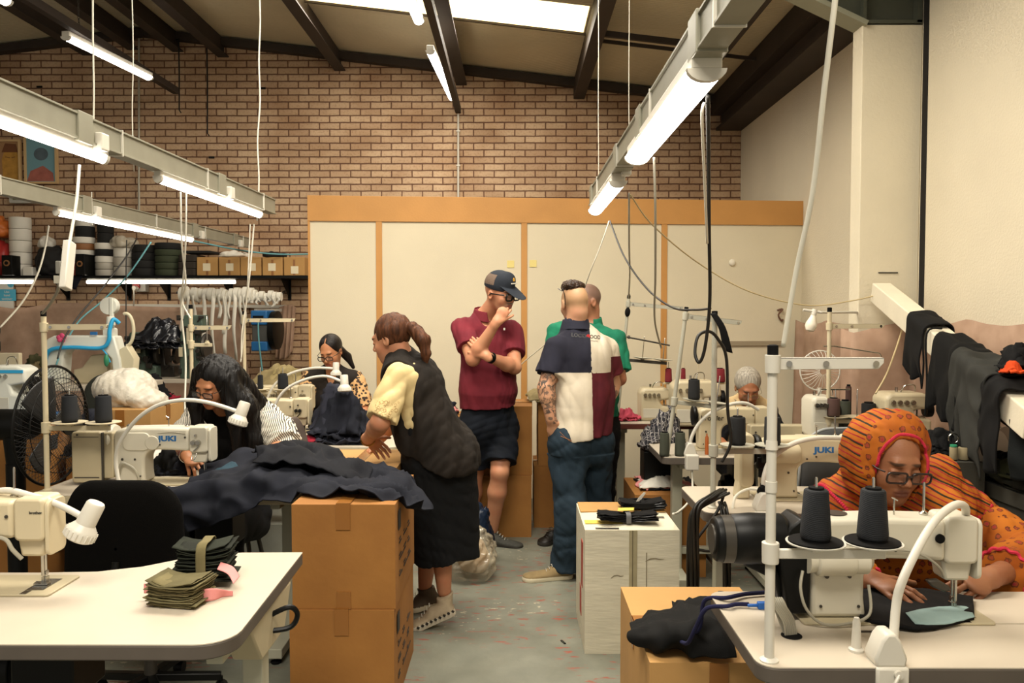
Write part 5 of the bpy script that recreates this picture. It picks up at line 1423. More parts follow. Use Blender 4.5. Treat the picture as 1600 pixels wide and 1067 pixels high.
def glasses(parent, M, m, w=.056, h=.032, thick=.0028, round_=.010, lens='clear', rims=True, z=.0, y=.108, name='glasses', dark=0.12):
 mb = MB(); mb.T = M
 for sx in (-1, 1):
  cx = sx * (w / 2 + .007)
  pts = [(x, y - .10 * abs(x) * abs(x) * 6, zz) for x, zz in rrect(cx - w / 2, cx + w / 2, z - h / 2, z + h / 2, round_, 4)]
  if rims: mb.tube(pts, thick, 6, closed=True)
  mb.tube([(sx * (w + .006), y - .02, z + h * .3), (sx * .078, y - .04, z + h * .3), (sx * .083, .0, z + .008), (sx * .083, -.02, z - .01)], thick * .8, 6)
 mb.tube([(-.008, y, z + .004), (0, y + .003, z + .007), (.008, y, z + .004)], thick, 6)
 g = obj(name, mb, m, parent, world=True, smooth=60)
 mb = MB(); mb.T = M
 for sx in (-1, 1):
  cx = sx * (w / 2 + .007); pts = [(x, y - .10 * abs(x) * abs(x) * 6, zz) for x, zz in rrect(cx - w / 2, cx + w / 2, z - h / 2, z + h / 2, round_, 4)]
  mb.add(pts, [tuple(range(len(pts)))])
 lm = MATS.get('lens_' + lens) or mat('lens_' + lens, '20201e' if lens != 'clear' else 'c8ccc8', .08, alpha=dark, spec=.8)
 obj('lens', mb, lm, g, world=True, smooth=0)
 return g
# ================================================================== people
V = Vector
def person(label, loc): return thing('person', label, 'person', tuple(loc), 0)
M_SOLE = mat('pale_sole', 'cfc4a8', .6); M_DSOLE = mat('dark_sole', '2a2620', .7)
FR_BLK = mat('black_frame', '15120f', .3);
def shoe(parent, heel, toe, ankle, mats, w=.045, up=(0, 0, 1), h=.004, name='shoe', sole=.026, hi=.06):
 heel, toe, ankle, up = V(heel), V(toe), V(ankle), V(up).normalized()
 d = (toe - heel); L = d.length; d.normalize(); s_ = d.cross(up).normalized(); up = s_.cross(d).normalized()
 lo, hi_ = bounds([heel, toe, ankle], .10)
 S = SDF(lo, hi_, h)
 clip = [(heel, -up)]
 S.cap(heel + d * .035 + up * .014, toe - d * .05 + up * .010, w * .80, w * 1.08, k=.01, side=s_, flat=1.0, clip=[(heel, -up), (heel + up * .030, up)])
 S.cap(heel + d * .04 + up * .035, heel + d * .11 + up * .045, w * .72, w * .75, k=.02, clip=clip)
 S.cap(heel + d * .10 + up * .045, toe - d * .055 + up * .022, w * .72, w * .86, k=.03, side=s_, flat=.62, clip=clip)
 S.cap(heel + d * .045 + up * .04, ankle, w * .78, .046, k=.02, clip=[(heel + up * (.045 + hi), up)])
 def reg(c):
  z = (c - np.array(heel)) @ np.array(up)
  return np.where(z < sole, 1, 0)
 o = S.mesh(name, mats, parent, region=reg)
 mb = MB()
 for k in range(5):
  c = heel + d * (.11 + .018 * k) + up * (.100 - .012 * k)
  mb.tube([c - s_ * .022 - up * .008, c + up * .002, c + s_ * .022 - up * .008], .0022, 6)
 obj('laces', mb, mats[2] if len(mats) > 2 else M_CABG, o, world=True)
 return o
# ---------------------------------------------------------------- 1: man in cap and maroon polo
def man_in_cap():
 t = person('man in dark cap, glasses and maroon polo shirt, hand at his mouth', (P(765, 650, 5.42).x, 5.42, 0))
 J = dict(pel=P(762, 648, 5.43), wai=P(762, 596, 5.44), che=P(762, 545, 5.46), nck=P(757, 496, 5.46),
    shR=P(722, 513, 5.36), shL=P(801, 517, 5.56), hipR=P(741, 665, 5.38), hipL=P(785, 665, 5.50), tr=(.178, .178, .172), fl=(.72, .76, .68), rs=.058)
 elR, wrR = P(739, 561, 5.20), P(776, 503, 5.10)
 elL, wrL = P(804, 574, 5.34), P(760, 556, 5.14)
 knR, anR = P(742, 736, 5.50), P(733, 832, 5.62)
 knL, anL = P(781, 737, 5.34), P(768, 834, 5.44)
 hM = HM(P(781, 459, 5.36), 48, 11, 4, 1.06)
 h = .005
 S = SDF(*bounds([J['pel'], J['shR'], J['shL'], anR, anL, hM.translation, elR, elL], .17), h)
 torso_sdf(S, J); head_sdf(S, hM, jaw=1.08)
 S.cap(J['nck'], hM @ V((0, -.035, -.06)), .060, .056, k=.03)
 arm_sdf(S, J['shR'], elR, wrR, r=(.054, .046, .047, .028)); arm_sdf(S, J['shL'], elL, wrL, r=(.054, .046, .047, .028))
 leg_sdf(S, J['hipR'], knR, anR, r=(.095, .06, .062, .037)); leg_sdf(S, J['hipL'], knL, anL, r=(.095, .062, .062, .037))
 # right hand to the mouth
 hand_sdf(S, wrR, P(792, 478, 5.12) - wrR, V((.35, -.75, .55)), ts=1, curls=((25, 55, 40), (40, 60, 40), (55, 65, 40), (60, 70, 40)), thumb=(.8, .5, -.35), thumb_curl=10)
 # left hand tucked over the right upper arm
 hand_sdf(S, wrL, P(731, 522, 5.20) - wrL, V((-.2, -.8, .4)), ts=-1, curls=((8, 12, 10),) * 4, thumb=(.6, .5, -.1), spread=.3, r=1.1)
 sk = skin_mat('skin_cap_man', 'c08a68', beard='8d8076', brow='55453a', blush='b5573f')
 S.mesh('body', sk, t, attr=hM)
 # polo
 S = SDF(*bounds([J['pel'], J['shR'], J['shL'], elR, elL, P(770, 480, 5.4)], .14), h)
 torso_sdf(S, J, .014)
 S.cap(J['pel'], J['pel'] - V((0, 0, .12)), .19, .185, k=.03, side=J['hipL'] - J['hipR'], flat=.74)
 S.cap(J['pel'] - V((0, 0, .20)), J['pel'] + V((.012, -.03, .16)), .10, .195, k=.04, side=J['hipL'] - J['hipR'], flat=.76)
 arm_sdf(S, J['shR'], elR, wrR, r=(.066, .072, .05, .03), t=.008, upto=.62); arm_sdf(S, J['shL'], elL, wrL, r=(.066, .072, .05, .03), t=.008, upto=.66)
 S.cut(P(765, 636, 5.4), (0.02, 0, -1)); S.cut(P(758, 487, 5.45), (.25, -.25, .93))
 S.ell(P(764, 492, 5.38), (.062, .075, .085), k=.01, op='sub')
 S.folds(.007, 26, 3, (1, 1, .6))
 M_P = cloth_mat('maroon_polo_cloth', '732630', '5f1d27')
 p = S.mesh('polo_shirt', M_P, t)
 S = SDF(*bounds([J['nck'], P(740, 480, 5.4), P(775, 505, 5.3)], .10), .0045)
 c0 = J['nck'] + V((.008, -.01, .018)); ax = V((.14, -.22, .96)).normalized()
 S.cap(c0 - ax * .028, c0 + ax * .034, .094, .082, k=0, clip=[(c0 + ax * .038, ax), (c0 - ax * .03, -ax)])
 S.cap(c0 - ax * .2, c0 + ax * .2, .082, .072, k=0, op='sub'); S.ell(c0 + V((.06, -.10, .0)), (.045, .06, .09), k=.005, op='sub')
 S.mesh('collar', cloth_mat('maroon_collar', '7a2c35'), t)
 mb = MB(); q = P(788, 514, 5.29); mb.cbox(q, (.012, .004, .016)); obj('chest_badge', mb, M_WHITE, p, world=True)
 # shorts
 S = SDF(*bounds([J['pel'], J['hipR'], J['hipL'], knR, knL], .20), h)
 S.cap(J['pel'] + V((0, 0, .06)), J['pel'] - V((0, 0, .05)), .182, .186, k=.03, side=J['hipL'] - J['hipR'], flat=.74)
 leg_sdf(S, J['hipR'], knR, anR, r=(.112, .098, .06, .04), upto=.80, cuff=.012, k=.04); leg_sdf(S, J['hipL'], knL, anL, r=(.112, .098, .06, .04), upto=.80, cuff=.012, k=.04)
 S.folds(.010, 20, 5)
 S.mesh('shorts', cloth_mat('navy_shorts', '10151e', '0b0f15'), t)
 # cap
 S = SDF(*bounds([hM @ V((0, 0, .08)), hM @ V((0, .18, .02)), hM @ V((0, -.1, .04))], .12), .0035)
 S.M = hM
 S.ell((0, -.010, .058), (.087, .106, .092), k=0); S.ell((0, .055, .10), (.055, .040, .045), k=.03)
 S.cut(hM @ V((0, 0, .034)), (hM.to_3x3() @ V((0, -.12, -1))), k=0)
 S.M = hM; S.cap((0, .082, .050), (0, .158, .018), .070, .058, k=.006, side=(1, 0, 0), flat=.07)
 S.M = None
 I = np.array(hM.inverted())
 def reg(c):
  q = c @ I[:3, :3].T + I[:3, 3]
  r = np.where((q[:, 1] < .018) & (q[:, 2] > .062) & (q[:, 2] < .125), 1, 0)
  return r
 c = S.mesh('cap', [cloth_mat('navy_cap', '2b3038', '23272e'), mat('mesh_panel', '6d5a4c', .8, bump=.5, bscale=500), ], t, region=reg)
 mb = MB(); mb.text('Southwold', .020, hM @ Matrix.Translation((0, .1035, .080)) @ Matrix.Rotation(PI, 4, 'Z') @ Matrix.Rotation(PI / 2 - .18, 4, 'X'), bold=.0008) if False else None
 T = hM @ Matrix.Translation((-.012, .101, .083)) @ Matrix.Rotation(PI, 4, 'Z') @ Matrix.Rotation(PI / 2 - .1, 4, 'X')
 mb = MB(); mb.prism([(-.026, -.004), (.026, -.004), (.026, .004), (-.026, .004)], 0, .004); mb.v = [tuple(T @ V(v)) for v in mb.v]
 obj('cap_lettering', mb, M_WHITE, c, world=True, smooth=0)
 T = hM @ Matrix.Translation((-.012, .094, .104)) @ Matrix.Rotation(PI, 4, 'Z') @ Matrix.Rotation(PI / 2 - .1, 4, 'X')
 mb = MB(); mb.prism([(0, .014), (.009, .003), (.008, -.008), (-.008, -.008), (-.009, .003)], 0, .006); mb.v = [tuple(T @ V(v)) for v in mb.v]
 obj('cap_emblem', mb, mat('gold_emblem', 'c08f35', .6), c, world=True, smooth=0)
 glasses(t, hM, FR_BLK, w=.054, h=.042, thick=.0055, round_=.016, z=-.002, y=.116)
 # watch
 a = elL.lerp(wrL, .84); d = (wrL - elL).normalized()
 S = SDF(*bounds([a], .06), .003); S.cap(a - d * .02, a + d * .02, .038, .036, k=0, clip=[(a + d * .011, d), (a - d * .011, -d)]); S.ell(a + V((-.0, -.034, .008)), (.019, .010, .019), k=.004)
 S.mesh('wristwatch', M_BLACK, t)
 mg = mat('grey_trail_shoe', '3b3a33', .8, var=.3, vscale=60)
 shoe(t, P(753, 850, 5.43), P(817, 858, 5.36), anL, (mg, M_DSOLE, mat('pale_lace', 'a7a294', .7)))
 shoe(t, V((P(728, 0, 5.64).x, 5.66, .0)), V((P(728, 0, 5.6).x + .14, 5.44, .0)), anR, (mg, M_DSOLE, MATS['pale_lace']))
man_in_cap()
# ---------------------------------------------------------------- 2: tattooed man seen from behind
def tattooed_man():
 t = person('man seen from behind in navy, cream and burgundy quartered shirt, tattooed arm', (P(905, 700, 4.8).x, 4.80, 0))
 J = dict(pel=P(908, 676, 4.84), wai=P(912, 620, 4.85), che=P(911, 562, 4.87), nck=P(899, 511, 4.87),
    shR=P(947, 547, 4.98), shL=P(870, 545, 4.80), hipR=P(931, 690, 4.90), hipL=P(885, 690, 4.80), tr=(.178, .172, .185), fl=(.78, .74, .66), rs=.055)
 elL, wrL = P(853, 606, 4.74), P(861, 655, 4.72)
 elR, wrR = P(957, 600, 5.02), P(946, 640, 4.92)
 knL, anL = P(893, 790, 4.72), P(884, 888, 4.74)
 knR, anR = P(930, 790, 4.95), P(920, 870, 5.02)
 hM = HM(P(897, 474, 4.90), -160, 6, -3, 1.0)
 h = .005
 S = SDF(*bounds([J['pel'], J['shR'], J['shL'], anR, anL, hM.translation, elR, elL], .17), h)
 torso_sdf(S, J); head_sdf(S, hM)
 S.M = hM; S.cap((0, -.055, .01), (0, -.05, -.06), .056, .052, k=.03); S.M = None
 S.cap(J['nck'], hM @ V((0, -.040, -.06)), .062, .056, k=.03)
 arm_sdf(S, J['shL'], elL, wrL, r=(.056, .05, .048, .031)); arm_sdf(S, J['shR'], elR, wrR, r=(.056, .05, .048, .031))
 hand_sdf(S, wrL, P(868, 690, 4.74) - wrL, V((-.3, -.9, 0)), ts=-1, curls=((15, 20, 20),) * 4)
 hand_sdf(S, wrR, P(932, 662, 4.86) - wrR, V((.6, -.6, 0)), ts=1, curls=((20, 30, 20),) * 4)
 leg_sdf(S, J['hipL'], knL, anL); leg_sdf(S, J['hipR'], knR, anR)
 o = t.location
 sk = skin_mat('skin_tattooed_man', 'bf9272', scalp='a5835f', scalp_z=.0, tattoo=[(tuple(P(852, 585, 4.72) - o), .085), (tuple(P(856, 620, 4.70) - o), .095), (tuple(P(862, 650, 4.70) - o), .05), (tuple(P(953, 612, 4.95) - o), .05)], blush='b5684c')
 S.mesh('body', sk, t, attr=hM)
 # top hair: short quiff on a shaved head
 S = SDF(*bounds([hM @ V((0, 0, .10))], .16), .003); S.M = hM
 S.ell((0, -.008, .098), (.066, .088, .036), k=0); S.ell((.01, .045, .122), (.05, .045, .026), k=.03); S.ell((-.03, -.05, .105), (.035, .035, .024), k=.02)
 S.M = None; S.folds(.006, 70, 4, (1, 1, 2));
 S.mesh('hair', hair_mat('brown_quiff', '3a281b', '1d130c', (40, 40, 40)), t)
 mb = MB(); mb.T = hM
 mb.tube([(-.084, -.04, .092), (-.084, -.02, .078), (-.083, .035, .100)], .0028, 6); mb.tube([(-.084, -.04, .092), (-.084, -.060, .04), (-.083, -.055, -.01)], .0028, 6)
 obj('sunglasses_arm', mb, FR_BLK, t, world=True)
 # shirt
 S = SDF(*bounds([J['pel'], J['shR'], J['shL'], elR, elL, J['nck']], .15), h)
 torso_sdf(S, J, .015)
 S.cap(J['pel'] - V((0, 0, .06)), J['pel'] + V((0, 0, .12)), .188, .182, k=.04, side=J['hipL'] - J['hipR'], flat=.80)
 S.ell(J['pel'] + V((-.045, -.11, -.02)), (.10, .07, .10), k=.05)
 arm_sdf(S, J['shL'], elL, wrL, r=(.068, .082, .05, .03), t=.008, upto=.66); arm_sdf(S, J['shR'], elR, wrR, r=(.068, .080, .05, .03), t=.008, upto=.66)
 S.cut(P(908, 683, 4.8), (.13, 0, -1)); S.cut(P(902, 497, 4.88), (0, .15, 1)); S.ell(P(899, 500, 4.89), (.066, .075, .05), k=.01, op='sub')
 S.folds(.007, 22, 8, (1, 1, .5))
 c0 = P(925, 583, 4.7); s_ = (J['shR'] - J['shL']).normalized()
 xl = P(866, 540, 4.75).x; xr_ = P(951, 560, 4.95).x
 def reg(c):
  r = np.zeros(len(c), int)
  xs = c0.x + (c[:, 2] - c0.z) * (-.02) - .03 * np.clip((c[:, 2] - P(0, 500, 4.8).z) / .1, 0, 1) * 0
  left = c[:, 0] < xs; up = c[:, 2] > c0.z - .02 * (c[:, 0] - c0.x)
  r = np.where(left & up, 0, np.where(~left & up, 1, np.where(left, 1, 2)))
  dL = np.array(elL) - np.array(J['shL']); k = ((c - np.array(J['shL'])) @ dL) / (dL @ dL)
  r = np.where((c[:, 0] < xl) & (c[:, 2] > P(0, 605, 4.75).z), 0, r)
  r = np.where((c[:, 0] > xr_) & (c[:, 2] < P(0, 556, 4.95).z) & (c[:, 2] > P(0, 600, 4.95).z), 2, r)
  return r
 p = S.mesh('rugby_shirt', [cloth_mat('shirt_navy', '23232f', '1c1c26'), cloth_mat('shirt_cream', 'cfc4b0', 'bfb39d'), cloth_mat('shirt_burgundy', '5e1f26', '4b1820')], t, region=reg)
 mb = MB()
 T = Matrix.Translation(P(918, 526, 4.70) + V((0, .0, 0))) @ Matrix.Rotation(R(4), 4, 'Z') @ Matrix.Rotation(PI / 2 + .12, 4, 'X') @ Matrix.Rotation(R(-6), 4, 'Z')
 # letters pushed onto the shirt by ray later
 mb.text('LOCKWOOD', .030, Matrix.Identity(4), bold=.0007); m2 = MB(); m2.text('ATHLETIC', .011, Matrix.Translation((.05, -.024, 0)))
 mb.v += m2.v; off = len(mb.v) - len(m2.v); mb.f += [tuple(off + i for i in f) for f in m2.f]; mb.m += m2.m
 bpy.context.view_layer.update(); dg = bpy.context.evaluated_depsgraph_get()
 inv = p.matrix_world.inverted()
 nv = []
 for v in mb.v:
  w = T @ V(v); st = w - V((0, .5, 0))
  hit, loc, nn, _ = p.ray_cast(inv @ st, V((0, 1, 0)))
  nv.append(tuple((p.matrix_world @ loc) + V((0, -.002 - .0, 0))) if hit else tuple(w))
 mb.v = nv
 obj('shirt_lettering', mb, M_INK, p, world=True, smooth=0)
 mb = MB(); q = P(921, 526, 4.70); h_, l_, _, _ = p.ray_cast(inv @ (q - V((0, .5, 0))), V((0, 1, 0)))
 if h_: q = p.matrix_world @ l_
 mb.cyl(q + V((0, -.006, 0)), q + V((0, .002, 0)), .012, n=14); obj('shirt_emblem', mb, mat('red_emblem', 'b02a2c', .6), p, world=True)
 S = SDF(*bounds([J['nck']], .14), .0045); c0_ = J['nck'] + V((.002, .012, .012)); ax = V((.0, .10, 1)).normalized()
 S.cap(c0_ - ax * .034, c0_ + ax * .03, .098, .080, k=0, clip=[(c0_ + ax * .036, ax), (c0_ - ax * .034, -ax)]); S.cap(c0_ - ax * .2, c0_ + ax * .2, .088, .068, k=0, op='sub')
 S.ell(c0_ + V((.01, .10, .01)), (.04, .06, .08), k=.005, op='sub')
 S.mesh('collar', cloth_mat('shirt_collar_navy', '262733'), t)
 # jeans
 S = SDF(*bounds([J['pel'] + V((0, 0, .05)), J['hipR'], J['hipL'], anL, anR], .16), h)
 S.cap(J['pel'] + V((0, 0, .06)), J['pel'] - V((0, 0, .03)), .176, .178, k=.03, side=J['hipL'] - J['hipR'], flat=.78)
 S.ell(J['hipL'] + V((0.01, -.075, .0)), (.10, .075, .11), k=.06); S.ell(J['hipR'] + V((-.01, -.075, .0)), (.10, .075, .11), k=.06)
 leg_sdf(S, J['hipL'], knL, anL, r=(.112, .086, .08, .062), upto=1.98, cuff=.016, k=.05); leg_sdf(S, J['hipR'], knR, anR, r=(.112, .086, .08, .062), upto=1.98, cuff=.016, k=.05)
 S.cap(knL, anL + V((0, 0, .02)), .086, .083, k=.02, clip=[(anL - V((0, 0, .0)), (0, 0, -1))]); S.cap(knR, anR + V((0, 0, .02)), .086, .083, k=.02, clip=[(anR, (0, 0, -1))])
 S.folds(.015, 15, 11, (1, 1, .9), zhi=J['pel'].z - .12); S.folds(.005, 30, 12)
 j = S.mesh('jeans', cloth_mat('blue_denim', '283743', '1d2a33', weave=.25), t)
 mb = MB(); T2 = [P(860 + x, 676 + y, 4.60) for x, y in ((13, 4), (36, 6), (36, 27), (17, 24), (12, 12))]
 pts = []
 bpy.context.view_layer.update()
 inv = j.matrix_world.inverted()
 def onto(pts_):
  o_ = []
  for w in pts_:
   hh, ll, _, _ = j.ray_cast(inv @ (w - V((0, .5, 0))), V((0, 1, 0))); o_.append((j.matrix_world @ ll) - V((0, .001, 0)) if hh else w)
  return o_
 mb.tube(onto(spline([P(877, 684, 4.6), P(888, 688, 4.6), P(896, 690, 4.6), P(902, 684, 4.6)], 6)), .0018, 5); mb.tube(onto(spline([P(876, 678, 4.6), P(893, 692, 4.6), P(902, 689, 4.6)], 6)), .0014, 5)
 obj('pocket_stitching', mb, mat('tan_stitch', '8a5c3c', .8), j, world=True)
 mt = mat('tan_suede', '84704c', .9, var=.25, vscale=20)
 shoe(t, V((P(894, 905, 4.74).x, 4.74, .0)), V((P(817, 905, 4.68).x, 4.68, .0)), anL, (mt, M_SOLE, mat('pale_lace', 'a7a294', .7)), w=.048)
 shoe(t, V((P(916, 890, 5.1).x, 4.98, .0)), V((P(893, 890, 4.95).x - .06, 5.20, .0)), anR, (mt, M_SOLE, MATS['pale_lace']), w=.046)
tattooed_man()
# ---------------------------------------------------------------- 3: man in green polo
def green_man():
 t = person('man in green polo shirt with arms folded, mostly hidden behind the tattooed man', (P(925, 700, 5.3).x, 5.35, 0))
 J = dict(pel=P(925, 660, 5.38), wai=P(922, 605, 5.38), che=P(918, 560, 5.38), nck=P(922, 508, 5.38), shR=P(872, 520, 5.30), shL=P(962, 532, 5.22), hipR=P(905, 675, 5.42), hipL=P(944, 675, 5.34), tr=(.165, .165, .165))
 elR, wrR = P(866, 590, 5.24), P(905, 572, 5.10)
 elL, wrL = P(968, 592, 5.16), P(942, 552, 5.06)
 knR, anR = P(893, 765, 5.45), P(880, 838, 5.55); knL, anL = P(943, 765, 5.38), P(940, 850, 5.4)
 hM = HM(P(916, 472, 5.36), -62, 6, 0, 1.0)
 h = .006
 S = SDF(*bounds([J['pel'], J['shR'], J['shL'], anR, anL, hM.translation, elR, elL], .17), h)
 torso_sdf(S, J); head_sdf(S, hM); S.cap(J['nck'], hM @ V((0, -.035, -.06)), .060, .056, k=.03)
 arm_sdf(S, J['shR'], elR, wrR); arm_sdf(S, J['shL'], elL, wrL)
 hand_sdf(S, wrR, P(945, 555, 5.10) - wrR, V((0, -1, .2)), ts=1, curls=((10, 15, 10),) * 4); hand_sdf(S, wrL, P(932, 530, 5.08) - wrL, V((.3, -.9, .2)), ts=-1, curls=((15, 20, 15),) * 4)
 leg_sdf(S, J['hipR'], knR, anR); leg_sdf(S, J['hipL'], knL, anL)
 S.mesh('body', skin_mat('skin_green_man', 'a87557', scalp='5d5048', scalp_z=.02, blush='a55440'), t, attr=hM)
 S = SDF(*bounds([J['pel'], J['shR'], J['shL'], elR, elL, J['nck']], .14), h)
 torso_sdf(S, J, .014); arm_sdf(S, J['shR'], elR, wrR, r=(.064, .074, .05, .03), t=.008, upto=.78); arm_sdf(S, J['shL'], elL, wrL, r=(.064, .076, .05, .03), t=.008, upto=.80)
 S.cut(P(920, 650, 5.3), (0, 0, -1)); S.ell(J['nck'] + V((0, -.03, .05)), (.062, .08, .06), k=.01, op='sub'); S.folds(.008, 24, 9)
 S.mesh('polo_shirt', cloth_mat('green_polo_cloth', '1f7a5a', '18624a'), t)
 S = SDF(*bounds([J['nck']], .14), .005); c0 = J['nck'] + V((0, 0, .02)); ax = V((-.05, -.15, 1)).normalized()
 S.cap(c0 - ax * .03, c0 + ax * .03, .088, .078, k=0, clip=[(c0 + ax * .032, ax), (c0 - ax * .03, -ax)]); S.cap(c0 - ax * .2, c0 + ax * .2, .078, .068, k=0, op='sub'); S.ell(c0 + V((-.02, -.09, 0)), (.035, .06, .08), k=0, op='sub')
 S.mesh('collar', cloth_mat('green_collar', '237f5f'), t)
 S = SDF(*bounds([J['pel'], J['hipR'], J['hipL'], anL, anR], .16), h)
 S.cap(J['pel'] + V((0, 0, .04)), J['pel'] - V((0, 0, .03)), .174, .176, k=.03, side=(1, 0, 0), flat=.74)
 leg_sdf(S, J['hipL'], knL, anL, r=(.105, .08, .075, .06), upto=1.98, cuff=.01); leg_sdf(S, J['hipR'], knR, anR, r=(.105, .08, .075, .06), upto=1.98, cuff=.01); S.folds(.010, 18, 2)
 S.mesh('trousers', cloth_mat('black_trousers', '0e0e11', '0a0a0c'), t)
 mk = mat('black_shoe_leather', '16130f', .4)
 shoe(t, V((P(878, 0, 5.5).x, 5.58, 0)), V((P(852, 0, 5.5).x - .03, 5.38, 0)), anR, (mk, M_DSOLE, mk)); shoe(t, V((P(940, 0, 5.4).x, 5.45, 0)), V((P(935, 0, 5.3).x, 5.2, 0)), anL, (mk, M_DSOLE, mk))
green_man()
# ---------------------------------------------------------------- 4: woman standing in the dark tabard
def tabard_woman():
 t = person('standing woman with brown ponytail in dark tabard over cream blouse and long black skirt', (P(690, 900, 4.05).x, 4.05, 0))
 J = dict(pel=P(684, 716, 4.08), wai=P(664, 662, 4.06), che=P(648, 605, 4.05), nck=P(630, 560, 4.05), shL=P(622, 590, 3.90), shR=P(645, 585, 4.22),
    hipL=P(684, 735, 3.99), hipR=P(690, 735, 4.17), tr=(.175, .150, .155), fl=(.86, .80, .76), rs=.05)
 elL, wrL = P(594, 660, 3.80), P(575, 686, 3.98)
 elR, wrR = P(618, 655, 4.34), P(590, 690, 4.38)
 knL, anL = P(688, 820, 3.98), P(694, 922, 4.02); knR, anR = P(672, 820, 4.15), P(664, 915, 4.22)
 hM = HM(P(612, 530, 4.04), -112, 16, 0, .98)
 h = .005
 S = SDF(*bounds([J['pel'], J['shR'], J['shL'], anR, anL, hM.translation, elR, elL, wrL], .17), h)
 torso_sdf(S, J); head_sdf(S, hM, True); S.cap(J['nck'], hM @ V((0, -.035, -.06)), .052, .048, k=.03)
 arm_sdf(S, J['shL'], elL, wrL, r=(.052, .046, .045, .027)); arm_sdf(S, J['shR'], elR, wrR, r=(.05, .044, .043, .027))
 hand_sdf(S, wrL, V((.10, .16, -.12)), V((-.6, -.4, .7)), ts=1, curls=((30, 35, 25),) * 4, size=.92); hand_sdf(S, wrR, V((-.10, -.05, -.12)), V((-.6, .2, .7)), ts=-1, curls=((30, 35, 25),) * 4, size=.92)
 leg_sdf(S, J['hipL'], knL, anL, r=(.09, .056, .058, .036)); leg_sdf(S, J['hipR'], knR, anR, r=(.09, .056, .058, .036))
 S.mesh('body', skin_mat('skin_tabard_woman', 'b5805f', lip='9c5048', brow='3a2a20', blush='b85c44'), t, attr=hM)
 # hair
 S = SDF(*bounds([hM @ V((0, 0, .05)), hM @ V((0, -.2, -.1))], .12), .004); S.M = hM
 S.ell((0, -.022, .040), (.084, .098, .092), k=0); S.ell((0, .090, -.03), (.07, .05, .10), k=.01, op='sub')
 for x in (-1, 1): S.ell((x * .088, .000, -.020), (.018, .028, .036), k=.006, op='sub')
 S.cut(hM @ V((0, -.03, -.062)), hM.to_3x3() @ V((0, .6, -1)), k=.02)
 S.M = hM; S.ell((0, -.125, .025), (.028, .026, .028), k=.012)
 for a, b_, r0, r1 in (((0, -.14, .02), (0, -.175, -.05), .030, .036), ((0, -.175, -.05), (.0, -.172, -.125), .034, .024), ((0, -.172, -.125), (.0, -.160, -.165), .022, .008)): S.cap(a, b_, r0, r1, k=.015)
 S.M = None; S.folds(.006, 60, 2, (1, 1, .3))
 hr = S.mesh('hair', hair_mat('auburn_hair', '5c361f', '341d10', (45, 45, 8), .6), t)
 mb = MB(); mb.T = hM; mb.tube([(.026 * math.cos(a), -.136 - .008 * math.sin(a), .022 + .026 * math.sin(a)) for a in np.linspace(0, 6.28, 14)[:-1]], .006, 6, closed=True); obj('hair_band', mb, FR_BLK, hr, world=True)
 # blouse
 S = SDF(*bounds([J['pel'], J['shR'], J['shL'], elR, elL, J['nck']], .14), h)
 torso_sdf(S, J, .010); arm_sdf(S, J['shL'], elL, wrL, r=(.062, .066, .05, .03), t=.006, upto=.92); arm_sdf(S, J['shR'], elR, wrR, r=(.06, .062, .05, .03), t=.006, upto=.92)
 S.cut(J['pel'], (0, 0, -1)); S.ell(J['nck'] + V((-.04, 0, .06)), (.066, .075, .06), k=.01, op='sub'); S.folds(.009, 22, 4)
 bl_ = S.mesh('blouse', cloth_mat('cream_blouse', 'd5c08e', 'c4ad7a'), t)
 # lace edging: rings of small scrolls on the near sleeve
 d = (elL - J['shL']).normalized(); mb = MB(); rng = random.Random(2)
 bpy.context.view_layer.update(); inv = bl_.matrix_world.inverted()
 for k in range(46):
  c = J['shL'].lerp(elL, rng.uniform(.50, .90)) + V((rng.uniform(-.05, .06), -.3, 0))
  hh, ll, nn, _ = bl_.ray_cast(inv @ c, V((0, 1, 0)))
  if hh:
   w = bl_.matrix_world @ ll; r_ = rng.uniform(.004, .010); u = nn.orthogonal().normalized(); v2 = nn.cross(u)
   mb.tube([w + (u * math.cos(a) + v2 * math.sin(a)) * r_ for a in np.linspace(0, rng.uniform(3.5, 6.2), 9)], .0009, 4)
 obj('lace', mb, mat('lace_brown', '9c7a48', .8), bl_, world=True)
 # tabard
 S = SDF(*bounds([J['pel'], J['shR'], J['shL'], P(735, 745, 4.1), J['nck']], .16), h)
 J2 = dict(J); J2['tr'] = (.185, .158, .160)
 torso_sdf(S, J2, .022, trap=False)
 for s_ in ('shL', 'shR'): S.cap(J['nck'].lerp(J[s_], .25), J['nck'].lerp(J[s_], .80), .056, .060, k=.04)
 S.cap(J['wai'], P(694, 722, 4.08), .165, .205, k=.05, side=(0, 1, 0), flat=.86); S.cap(P(694, 715, 4.08), P(700, 745, 4.08), .20, .19, k=.02, side=(0, 1, 0), flat=.9)
 S.cut(P(694, 727, 4.08), (-.50, 0, -1)); S.cut(P(715, 733, 4.08), (.15, 0, -1), k=.03)
 # armhole, side slit on the near side
 S.ell(P(613, 602, 3.80), (.115, .16, .140), k=.01, op='sub'); S.ell(P(612, 570, 4.30), (.07, .12, .08), k=.01, op='sub')
 S.cap(P(618, 630, 3.82), P(630, 697, 3.84), .100, .062, k=.01, op='sub')
 S.ell(J['nck'] + V((-.05, 0, .05)), (.070, .085, .05), k=.01, op='sub')
 S.folds(.014, 13, 21, (1, 1, .55)); S.folds(.004, 40, 6)
 S.mesh('tabard', cloth_mat('dark_brown_tabard', '231d18', '1a1612', var=.2), t)
 # skirt
 S = SDF(*bounds([J['wai'], P(640, 880, 4.05), P(745, 880, 4.05), P(690, 870, 3.7), P(690, 870, 4.4)], .06), h)
 S.cap(J['wai'] - V((0, 0, .05)), J['pel'], .16, .185, k=.03, side=(0, 1, 0), flat=.86)
